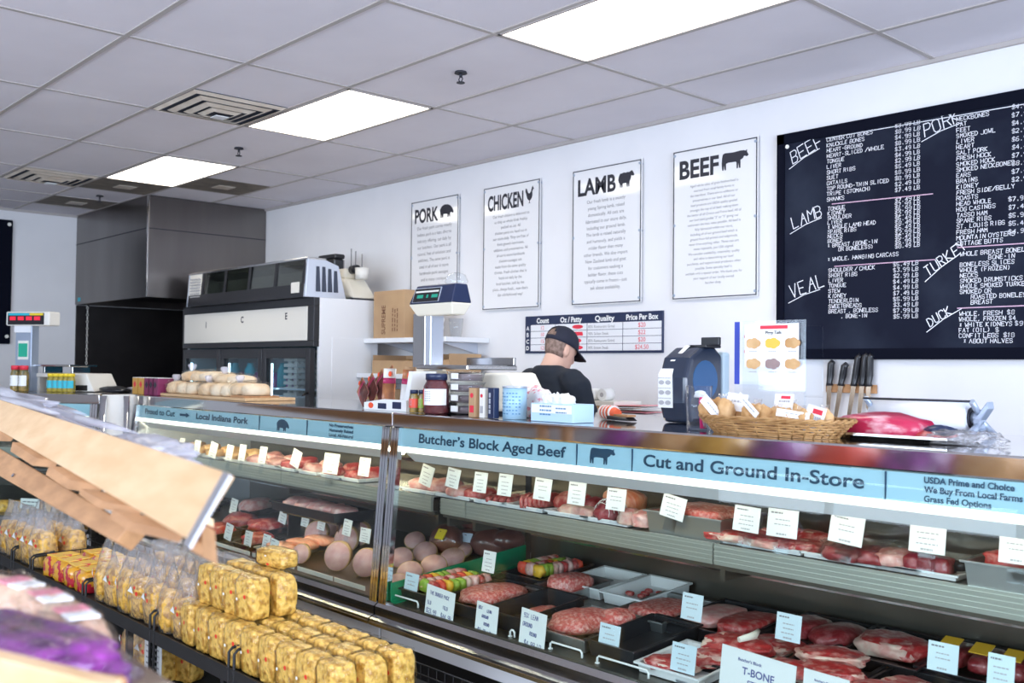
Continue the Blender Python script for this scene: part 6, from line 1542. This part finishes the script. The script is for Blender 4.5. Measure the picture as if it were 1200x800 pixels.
def put(proto, x, y, z, rz, lb, grp, sc=1.0):
    if proto.name not in used:
        used.add(proto.name); proto.location = (x, y, z); proto.rotation_euler = (0, 0, rz); proto.scale = (sc,)*3; proto['label'] = lb; proto['group'] = grp; return proto
    o = dup(proto, (x, y, z), rz, lb, sc); o['group'] = grp; return o
rp = random.Random(21)
RWN = ('front', 'middle', 'rear')
xs0 = Z(120, 700, RKZ).x; xs1 = Z(222, 748, RKZ).x
n = 7
for r in range(3):
    for i in range(n):
        x = xs0+.06+(xs1-xs0)*(i+.2*r)/(n-.5)
        put(TALL[(i+r) % 3], x, RY0+.075+.135*r, RKZ, rp.uniform(-.35, .35), 'tall clear noodle bag, %s row, %s rightwards from the red and yellow packs' % (RWN[r], ORD[i]), 'tall noodle bags on the rack', rp.uniform(.98, 1.14)+.06*r)
xl1 = Z(49, 668, RKZ).x
for r in range(2):
    for i in range(5):
        x = xl1-.09-.155*i
        put(TALL[(i+r+1) % 3], x, RY0+.09+.17*r, RKZ, rp.uniform(-.3, .3), 'clear noodle bag, %s row, %s leftwards from the red and yellow packs' % (RWN[r], ORD[i]), 'noodle bags at the far end of the rack', 1.15)
FL = mat('red yellow foil', (0.80, 0.38, 0.03), 0.25, col2=(0.55, 0.02, 0.04), scale=16, lo=.52, hi=.56, coat=.5)
k = 0
for r in range(2):
    for i in range(4):
        xa = Z(58, 672, RKZ).x; xb = Z(112, 698, RKZ).x
        x = xa+.06+(xb-xa-.08)*(i+.3)/4
        t = thing('foil_pack', 'glossy red and yellow printed noodle pack, %s row, %s from the left' % (RWN[r], ORD[i]), 'packet', (x, RY0+.10+.19*r, RKZ), rp.uniform(-.2, .2), 'red and yellow packs on the rack')
        MB().blob((0, 0, .055), (.085, .09, .062), 700+k, .12, 2.4, flat=.053, power=.5).build('pack', FL, t)
        MB().hexa([(-.07, -.06, .112), (.07, -.06, .112), (.06, .07, .118), (-.06, .07, .118)], [(-.07, -.06, .122), (.07, -.06, .122), (.06, .07, .124), (-.06, .07, .124)]).build('printed_top', mat('yellow foil', (0.85, 0.50, 0.05), 0.25, col2=(0.75, 0.08, 0.03), scale=22, lo=.58, hi=.60), t, bevel=.004); k += 1
xb0 = Z(218, 748, RKZ).x; xb1 = Z(470, 800, RKZ).x
xb1 = AT(462, RY0+.25, RKZ+.15).x
nb = 9
for r in range(3):
    for i in range(nb):
        x = xb0+.05+(xb1-xb0-.05)*(i+.35)/nb
        put(BRK[(i+r) % 2], x, RY0+.07+.125*r, RKZ, rp.uniform(-.12, .12), 'square red-dotted noodle pack, %s row, %s right of the tall bags' % (RWN[r], ORD[i]), 'square noodle packs on the rack', 1.04)
for r in range(2):
    for i in range(4):
        x = xb0+.10+(xb1-xb0)*.36*(i+.3)/4
        put(BRK[(i+r+1) % 2], x, RY0+.13+.125*r, RKZ+.172, rp.uniform(-.12, .12), 'square noodle pack stacked in the upper layer, %s row, %s right of the tall bags' % (RWN[r], ORD[i]), 'upper layer of square noodle packs', 1.0)
lp = Y(310, 712, 2.12)
o = dup(BRK[0], (lp.x-.085, 2.16, max(RKZ+.345, lp.z-.02)), 0, 'square noodle pack lying on its side on top of the stacked packs'); o.rotation_euler = (0, math.pi/2, .1); o.scale = (.62, 1.0, 1.15); o['group'] = 'upper layer of square noodle packs'
o.location.z += .03
e = MB().box((-.03, -.045, .003), (.03, .045, .010)).build('black_end', 'black', o)
for i, px in enumerate((85, 100, 118, 142, 160, 178, 215, 240)):
    q = Z(px, 735 if px < 120 else 770, .12)
    put(TALL[i % 3] if px < 200 else BRK[i % 2], Z(px, 760, .20).x, RY0+.12+.1*(i % 2), .07, rp.uniform(-.4, .4), 'bag of noodles in shadow on the lower rack shelf, %s from the left' % ORD[i], 'noodle bags on the lower shelf', 1.05)
CRD = mat('grey printed card', (0.55, 0.56, 0.55), .5)
for i, px in enumerate((205, 222)):
    x = Z(px, 765, .22).x
    t = thing('price_plaque', 'grey printed plaque hanging below the rack shelf, %s of two' % ('left', 'right')[i], 'plaque', (x, RY0+.02, .14), group='plaques under the shelf')
    MB().box((-.07, 0, 0), (.07, .004, .16)).build('plate', CRD, t)
    l = MB()
    for j in range(5): scribble(l, (-.05, -.001, .02+j*.026), RX, UZ, .1, .008)
    l.build('print', 'ink_soft', t)
# ================================================================== wooden bins in the foreground
M['bracketsteel'] = mat('dull steel angle', (0.36, 0.35, 0.36), 0.45, .7)
d1 = Vector((ray(-140, 405).x, ray(-140, 405).y, 0)).normalized()
Apt = D(217, 630, 1.15)
side = Vector((-d1.y, d1.x, 0))
if side.dot(CF) < 0: side = -side
d2 = (side*math.cos(math.radians(56))+UZ*math.sin(math.radians(56))).normalized()
nb_ = d1.cross(d2).normalized()
if nb_.dot(CF) > 0: nb_ = -nb_                                       # towards the viewer
def onp(px, py, off=0.0):
    dd = ray(px, py); o = Vector((0, 0, CZ)); P = Apt+nb_*off
    return o+dd*((P-o).dot(nb_)/dd.dot(nb_))
o0 = Apt
TR = onp(266, 553); H = (TR-Apt).dot(d2)
def board_pt(a, h, off=0.0): return Apt+d1*a+d2*h+nb_*off             # a along the board (receding), h up the slope
LEN = 3.4
t = thing('wooden_bin', 'pale wooden slanted display bin with a steel corner, filled with bagged goods', 'display bin', (0, 0, 0))
def solid(q, off, m, nm, bevel=.002):
    b = MB(); a = [Vector(p) for p in q]; b.hexa(a, [p-nb_*off for p in a], 0); return b.build(nm, m, t, bevel=bevel)
a0 = (TR-Apt).dot(d1)
solid([board_pt(0, 0), board_pt(LEN, 0), board_pt(LEN, H), board_pt(a0, H)], .012, 'wood', 'front_board')
quads = [((35,518),(70,539),(64,548),(33,530)), ((88,548),(121,568),(116,579),(84,560)), ((135,578),(169,596),(163,605),(133,586)), ((184,606),(216,625),(211,636),(181,619)), ((-12,488),(21,506),(13,517),(-14,502))]
for q in quads:
    a = [onp(*p, -.019) for p in q]
    b = MB().hexa(a, [p+Vector((-.20, .015, -.012)) for p in a]); b.build('slat', 'wood2', t, bevel=.002)
a = [onp(x, y, -.06) for x, y in ((-60, 487), (23, 538), (152, 615), (135, 635))]; a2 = [onp(-60, 525, -.06)]
solid([onp(-80, 478, -.05), onp(152, 615, -.05), onp(135, 635, -.05), onp(-80, 512, -.05)], .03, 'wood2', 'lower_rail', .003)
bp = onp(16, 557, -.048)
MB().tube([bp, bp+nb_*.004], .005, 12).build('bolt', 'ink_soft', t)
solid([onp(266, 553, .003), onp(217, 630, .003), onp(214, 640, .003), onp(222, 641, .003), onp(268, 560, .003)][:4] if False else [onp(262, 552, .003), onp(269, 556, .003), onp(221, 641, .003), onp(215, 637, .003)], .004, 'bracketsteel', 'corner_bracket', 0)
solid([onp(224, 634, -.02), onp(236, 612, -.02), onp(238, 652, -.02), onp(222, 644, -.02)], .02, 'wood2', 'corner_block', 0)
b = MB()                                                             # sloping floor, back board and legs further along
fl = [board_pt(a0+.35, H*.35, -.02), board_pt(LEN, H*.25, -.02)]
bk = side*.10-UZ*.05
b.hexa([fl[0], fl[1], fl[1]+bk, fl[0]+bk], [p-UZ*.012 for p in (fl[0], fl[1], fl[1]+bk, fl[0]+bk)]); b.build('floor_board', 'wood', t)
lg = MB()
for q in (fl[1]-d1*.05, fl[1]-d1*.05+side*.03-d1*.2): lg = MB().box((q.x-.025, q.y-.025, 0), (q.x+.025, q.y+.025, q.z-.01)); lg.build('leg', 'wood2', t)
def plasticbag(px0, px1, py, lb, seed, h, print_=False):
    p0, p1 = onp(px0, py, -.03), onp(px1, py, -.03); c = (p0+p1)/2+side*.05
    L = (p1-p0).length/2
    t = thing('plastic_bag', lb, 'bag', c)
    T = Matrix.Rotation(math.atan2(d1.y, d1.x), 4, 'Z')
    b = MB().blob((0, 0, 0), (L, .055, h), seed, .45, 3.0, sub=4, power=.8, T=T); b.build('bag', 'bagfilm', t)
    MB().blob((0, .01, -h*.3), (L*.8, .045, h*.6), seed+1, .2, 2, T=T).build('contents', 'offwhite', t)
    if print_:
        l = MB(); 
        l.lathe([(.010, 0), (.014, 0)], n=16); l.v = [tuple(T @ Vector((v[0]-L*.35, -.058, v[1]*.8+h*.25))) for v in l.v]; l.build('red_ring', 'red', t)
        l = MB().box((-L*.35-.006, -.060, h*.25-.006), (-L*.35+.006, -.058, h*.25+.006)); l.v = [tuple(T @ Vector(v)) for v in l.v]; l.build('printed_mark', 'navy', t)
plasticbag(118, -70, 470, 'large crinkled clear bag with a small red ringed mark in the wooden bin', 800, .055, True)
plasticbag(178, 112, 528, 'small crinkled clear bag at the lower end of the wooden bin', 810, .022)
# lower bin with purple corn
t = thing('produce_bin', 'slanted wooden bin in the bottom corner holding a purple bag', 'display bin', (0, 0, 0))
def depq(pts, th, m, nm, dirv=None):
    a = [D(*p) for p in pts]; n = (a[1]-a[0]).cross(a[3]-a[0]).normalized()
    if n.dot(CF) < 0: n = -n
    v = n*th if dirv is None else dirv*th
    return MB().hexa(a, [p+v for p in a]).build(nm, m, t, bevel=.002)
depq([(26, 688, 1.50), (200, 799, 1.02), (152, 803, 1.00), (23, 699, 1.48)], .02, 'woodgrey', 'side_board')
depq([(-60, 668, 1.56), (26, 688, 1.50), (23, 699, 1.48), (-60, 690, 1.54)], .02, 'wood', 'back_board')
depq([(-40, 762, .92), (130, 803, .90), (130, 860, .90), (-40, 850, .92)], .02, 'wood', 'front_board')
depq([(-80, 700, 1.56), (24, 700, 1.50), (150, 812, 1.00), (-80, 800, .98)], .015, 'wood2', 'floor_board')
q = D(-120, 800, 1.05); MB().box((q.x-.03, q.y-.03, 0), (q.x+.03, q.y+.03, q.z-.02)).build('leg', 'wood2', t)
q = D(-90, 720, 1.45); MB().box((q.x-.03, q.y-.03, 0), (q.x+.03, q.y+.03, q.z-.02)).build('leg', 'wood2', t)
q = D(185, 830, 1.02); MB().box((q.x-.02, q.y-.02, 0), (q.x+.02, q.y+.02, q.z-.02)).build('leg', 'wood2', t)
def lay(pxs, nm, lb, cat, m, r0, seed, film=None, amp=.2, grp=None):
    pts = [D(*p) for p in pxs]; c = sum(pts, Vector())/len(pts)
    ax = (pts[1]-pts[0]); L = ax.length/2; ax.normalize(); up = UZ; wv = up.cross(ax).normalized(); u2 = ax.cross(wv)
    T = Matrix((ax, wv, u2)).transposed().to_4x4(); T.translation = c-c
    t = thing(nm, lb, cat, c, 0, grp)
    MB().blob((0, 0, 0), (L, r0[0], r0[1]), seed, amp, 2.2, sub=4, power=.8, T=T).build('contents', m, t)
    if film: MB().blob((0, 0, 0), (L*1.04, r0[0]*1.08, r0[1]*1.12), seed+3, amp*1.4, 3.2, sub=4, power=.8, T=T).build('clear_bag', film, t)
    return t, T
lay([(-30, 734, 1.20), (138, 796, 1.02)], 'purple_corn_bag', 'clear bag of dark purple corn lying in the lower wooden bin', 'bag', 'purple', (.045, .026), 820, 'packfilm', .3)
lay([(-40, 752, 1.10), (90, 788, 1.0)], 'purple_corn_bag', 'second bag of purple corn against the front board of the lower bin', 'bag', 'purple', (.04, .022), 830, 'packfilm', .3)
CRM = mat('cream corn husk', (0.72, 0.52, 0.36), .5, col2=(0.62, 0.36, 0.26), scale=14)
PNK = mat('pink label', (0.78, 0.28, 0.34), .5)
for i, (a, c) in enumerate((((-20, 695, 1.42), (50, 722, 1.30)), ((28, 708, 1.38), (78, 742, 1.22)), ((60, 728, 1.30), (108, 766, 1.12)))):
    t_, T = lay([a, c], 'cream_pack', 'cream pink-labelled pack behind the purple bag, %s from the far end' % ORD[i], 'packet', CRM, (.032, .034), 840+i*4, 'packfilm', .2, 'cream packs in the lower bin')
    L = (D(*c)-D(*a)).length/2
    for j, m in enumerate((PNK, 'card')):
        b = MB().cbox((L*(.05+.42*j), 0, .0335), (L*.36, .035, .003)); b.v = [tuple(T @ Vector(v)) for v in b.v]; b.build('label', m, t_)
# out-of-view produce stand added to put mottled reflections on the counter edge and glass
t = thing('reflection_stand', 'long wooden stand added across the aisle to be mirrored in the steel counter edge', 'stand', (-2.6, -1.55, 0))
MB().hexa([(-3.6, -.34, .58), (3.4, -.34, .58), (3.4, .34, .66), (-3.6, .34, .66)], [(-3.6, -.34, .61), (3.4, -.34, .61), (3.4, .34, .69), (-3.6, .34, .69)]).build('sloping_shelf', 'wood2', t)
MB().box((-3.6, -.38, 0), (3.4, -.34, 1.05)).build('back_board', 'wood2', t)
MB().box((-3.6, .34, .50), (3.4, .37, .80)).build('front_board', 'wood', t)
for x in (-3.5, -1.2, 1.1, 3.3): MB().box((x-.03, .25, 0), (x+.03, .33, .64)).build('leg', 'wood2', t)
rq = random.Random(9)
for i in range(13):
    m = ('purple', 'pastry', 'noodle', 'purple', 'tomato')[i % 5]
    o = MB().blob((0, 0, .10), (.25, .24, .30), 900+i, .3, 2.2, flat=.10, sub=3, power=.8).build('reflection_sack', m, None, loc=(-6.0+.54*i, -1.46, .69))
    tag(o, 'heaped %s produce sack on the added stand across the aisle, %s from its far end' % ({'purple': 'purple', 'pastry': 'brown', 'noodle': 'yellow', 'tomato': 'red'}[m], ORD[i]), 'sack', 'sacks on the added produce stand')
# ================================================================== the man behind the counter
t = thing('person', 'man seen from behind in a dark shirt and dark cap, head bent down', 'person', (-3.90, 3.86, 0), -.12)
def ell(c, rx, ry, tz=0.0):
    return (Vector(c), Vector((rx, 0, 0)), Vector((0, ry, ry*tz)))
HC = Vector((.0, .035, 1.655)); HR = Matrix.Rotation(-.42, 4, 'X')     # nod forward
def hp(x, y, z): return HC+(HR @ Vector((x, y, z)))
def headring(z, rx, ry, dy=0):
    return (hp(0, dy, z), HR.to_3x3() @ Vector((rx, 0, 0)), HR.to_3x3() @ Vector((0, ry, 0)))
b = MB()
b.loft([headring(z, rx, ry, dy) for z, rx, ry, dy in ((-.115, .030, .030, .060), (-.105, .045, .048, .045), (-.07, .058, .075, .018), (-.03, .068, .088, .004), (.02, .074, .096, -.004), (.06, .072, .094, -.006), (.09, .060, .078, -.006), (.11, .038, .05, -.004), (.118, .012, .016, 0))], 28)   # skull and jaw
b.blob(hp(0, .098, -.022), (.013, .018, .022), 1, 0, 1, sub=2)                                # nose
b.tube([hp(0, .094, .012), hp(0, .108, -.028)], [.007, .011], 8)
for sx in (-1, 1):
    b.blob(hp(sx*.028, .082, .012), (.013, .010, .008), 1, 0, 1, sub=2)                        # eyelids
    b.blob(hp(sx*.030, .086, .030), (.020, .008, .006), 1, 0, 1, sub=2)                        # brow
    b.loft([(hp(sx*(.071+.010*k), -.004-.012*k, -.012), HR.to_3x3() @ Vector((0, .018+.002*k, 0)), HR.to_3x3() @ Vector((0, 0, .032-.002*k))) for k in range(2)], 14)  # ear
b.blob(hp(0, .088, -.058), (.024, .010, .006), 1, 0, 1, sub=2); b.blob(hp(0, .086, -.069), (.020, .010, .006), 1, 0, 1, sub=2)   # lips
b.loft([ell((0, -.040, 1.50), .080, .075), ell((0, -.028, 1.55), .064, .066, -.2), ell((0, .0, 1.60), .058, .062, -.3), ell((0, .02, 1.64), .056, .062, -.3)], 24)   # neck
b.loft([ell((0, 0, .88), .155, .11), ell((0, 0, .95), .165, .12), ell((0, .0, 1.08), .155, .11), ell((0, -.005, 1.26), .180, .118), ell((0, -.02, 1.41), .20, .115), ell((0, -.035, 1.495), .16, .09), ell((0, -.04, 1.545), .08, .068)], 28)   # trunk
ARM = {}
for sx in (-1, 1):
    S, E, Wr = Vector((sx*.215, -.025, 1.455)), Vector((sx*.285, .03, 1.18)), Vector((sx*.14, .27, 1.16))
    ARM[sx] = (S, E, Wr)
    b.tube([S*.9+Vector((0, 0, .12)), S, S.lerp(E, .5), E, E.lerp(Wr, .35), E.lerp(Wr, .8), Wr], [.05, .062, .050, .042, .043, .032, .026], 16)
    hd_ = (Wr-E).normalized(); ac = Vector((0, 0, 1)).cross(hd_).normalized()
    pc = Wr+hd_*.045
    b.loft([(Wr, ac*.026, UZ*.018), (Wr+hd_*.03, ac*.036, UZ*.015), (Wr+hd_*.075, ac*.040, UZ*.013), (Wr+hd_*.088, ac*.036, UZ*.010)], 14)
    for f_, (o_, L_) in enumerate(((-.030, .060), (-.010, .072), (.010, .068), (.029, .052))):
        k0 = Wr+hd_*.082+ac*o_
        b.tube([k0, k0+hd_*L_*.45+UZ*-.004, k0+hd_*L_*.75-UZ*.018, k0+hd_*L_*.88-UZ*.034], [.0092, .0088, .0080, .0066], 10)
    th = Wr+hd_*.022-ac*(.028*(-sx if ac.x < 0 else sx))
    tdir = -ac*(-sx if ac.x < 0 else sx)
    b.tube([th, th+tdir*.024+hd_*.022, th+tdir*.026+hd_*.046-UZ*.010, th+tdir*.016+hd_*.064-UZ*.020], [.013, .011, .0095, .007], 10)
    b.tube([(sx*.09, 0, .92), (sx*.10, .005, .70), (sx*.10, .02, .50), (sx*.10, .0, .30), (sx*.10, -.01, .10), (sx*.10, -.01, .05)], [.088, .078, .058, .052, .038, .036], 16)
    b.loft([((sx*.105, -.05, .03), (.035, 0, 0), (0, 0, .03)), ((sx*.105, .03, .035), (.042, 0, 0), (0, 0, .034)), ((sx*.11, .13, .022), (.044, 0, 0), (0, 0, .02)), ((sx*.11, .19, .016), (.03, 0, 0), (0, 0, .013))], 14)
body = b.build('body', 'skin', t)
rm = body.modifiers.new('union', 'REMESH'); rm.mode = 'VOXEL'; rm.voxel_size = .0055; rm.use_smooth_shade = True
sm_ = body.modifiers.new('soften', 'SMOOTH'); sm_.factor = .5; sm_.iterations = 4
b = MB()                                                             # shirt
b.loft([ell((0, 0, .90), .185, .135), ell((0, 0, 1.0), .185, .138), ell((0, .0, 1.10), .182, .136), ell((0, -.01, 1.26), .208, .142), ell((0, -.025, 1.41), .225, .135), ell((0, -.038, 1.495), .180, .104), ell((0, -.042, 1.542), .115, .088), ell((0, -.038, 1.568), .080, .078)], 30)
for sx in (-1, 1):
    S, E, Wr = ARM[sx]
    b.tube([Vector((sx*.10, -.035, 1.50)), Vector((sx*.18, -.030, 1.488)), S+Vector((sx*.004, 0, 0)), S.lerp(E, .45), S.lerp(E, .88)], [.055, .072, .078, .072, .074], 18)
shirt = b.build('shirt', 'tee', t)
rm = shirt.modifiers.new('union', 'REMESH'); rm.mode = 'VOXEL'; rm.voxel_size = .010; rm.use_smooth_shade = True
sm_ = shirt.modifiers.new('soften', 'SMOOTH'); sm_.factor = .5; sm_.iterations = 6
tx_ = bpy.data.textures.new('folds', 'CLOUDS'); tx_.noise_scale = .09
dm = shirt.modifiers.new('folds', 'DISPLACE'); dm.texture = tx_; dm.strength = .014; dm.mid_level = .5
b = MB()
for sx in (-1, 1): b.tube([(sx*.085, 0, .93), (sx*.10, .005, .70), (sx*.10, .02, .50), (sx*.10, .0, .28), (sx*.10, -.01, .06)], [.105, .095, .076, .068, .062], 18)
b.loft([ell((0, 0, .84), .17, .125), ell((0, 0, .95), .178, .13)], 26)
tr_ = b.build('trousers', 'jean', t); rm = tr_.modifiers.new('union', 'REMESH'); rm.mode = 'VOXEL'; rm.voxel_size = .012; rm.use_smooth_shade = True
for sx in (-1, 1): MB().loft([((sx*.105, -.065, .035), (.042, 0, 0), (0, 0, .036)), ((sx*.105, .03, .045), (.05, 0, 0), (0, 0, .046)), ((sx*.11, .14, .03), (.05, 0, 0), (0, 0, .03)), ((sx*.11, .205, .02), (.034, 0, 0), (0, 0, .02))], 16).build('shoe', 'black', t)
# hair: shell hugging the back and sides of the skull
b = MB(); vs = []; na, nz = 26, 9
prof = [(-.055, .061, .080, .012), (-.03, .069, .089, .004), (.0, .0735, .0945, -.001), (.03, .0755, .0975, -.005), (.06, .0735, .0955, -.006), (.085, .064, .083, -.006), (.105, .046, .06, -.005)]
for z, rx, ry, dy in prof:
    for k in range(na+1):
        a = math.radians(180+15)+math.radians(150)*k/na
        vs.append(hp((rx+.003)*math.cos(a), dy+(ry+.003)*math.sin(a), z))
b.add(vs, [(r*(na+1)+k, r*(na+1)+k+1, (r+1)*(na+1)+k+1, (r+1)*(na+1)+k) for r in range(len(prof)-1) for k in range(na)], 0, True)
b.build('hair', 'hair', t, solid=.003)
# cap with an opening and strap at the back
b = MB(); vs = []; n = 36; rows_ = []
cp_ = [(.022, .082, .106, -.002), (.045, .081, .105, -.004), (.070, .078, .100, -.006), (.095, .068, .087, -.006), (.115, .050, .064, -.005), (.128, .026, .034, -.004), (.132, .004, .005, -.003)]
for z, rx, ry, dy in cp_:
    for k in range(n):
        a = 2*math.pi*k/n; vs.append(hp(rx*math.cos(a), dy+ry*math.sin(a), z))
fs = []
for r in range(len(cp_)-1):
    for k in range(n):
        am = (k+.5)*360/n; back = abs(am-270)
        if (r == 1 and back < 30) or (r == 2 and back < 22) or (r == 0 and False): continue
        fs.append((r*n+k, r*n+(k+1) % n, (r+1)*n+(k+1) % n, (r+1)*n+k))
b.add(vs, fs, 0, True)
CAP = mat('navy black cap cloth', (0.012, 0.014, 0.030), .8)
b.build('cap', CAP, t, solid=.004)
b = MB(); vs = []; m_ = 20
for e, (g, dz) in enumerate(((1.0, .024), (1.0, .020))):
    pass
inner, outer = [], []
for k in range(m_+1):
    a = math.radians(25)+math.radians(130)*k/m_
    inner.append(hp(.081*math.cos(a), -.002+.105*math.sin(a), .026))
    outer.append(hp(.080*math.cos(a), .055+.125*math.sin(a), .008-.012*abs(math.cos(a))))
b.add(inner+outer, [(k, k+1, m_+2+k, m_+1+k) for k in range(m_)], 0, True)
b.build('cap_brim', CAP, t, solid=.004)
MB().lathe([(.006, 0), (.004, .005), (0, .006)], n=10, c=tuple(hp(0, -.003, .131))).build('cap_button', CAP, t)
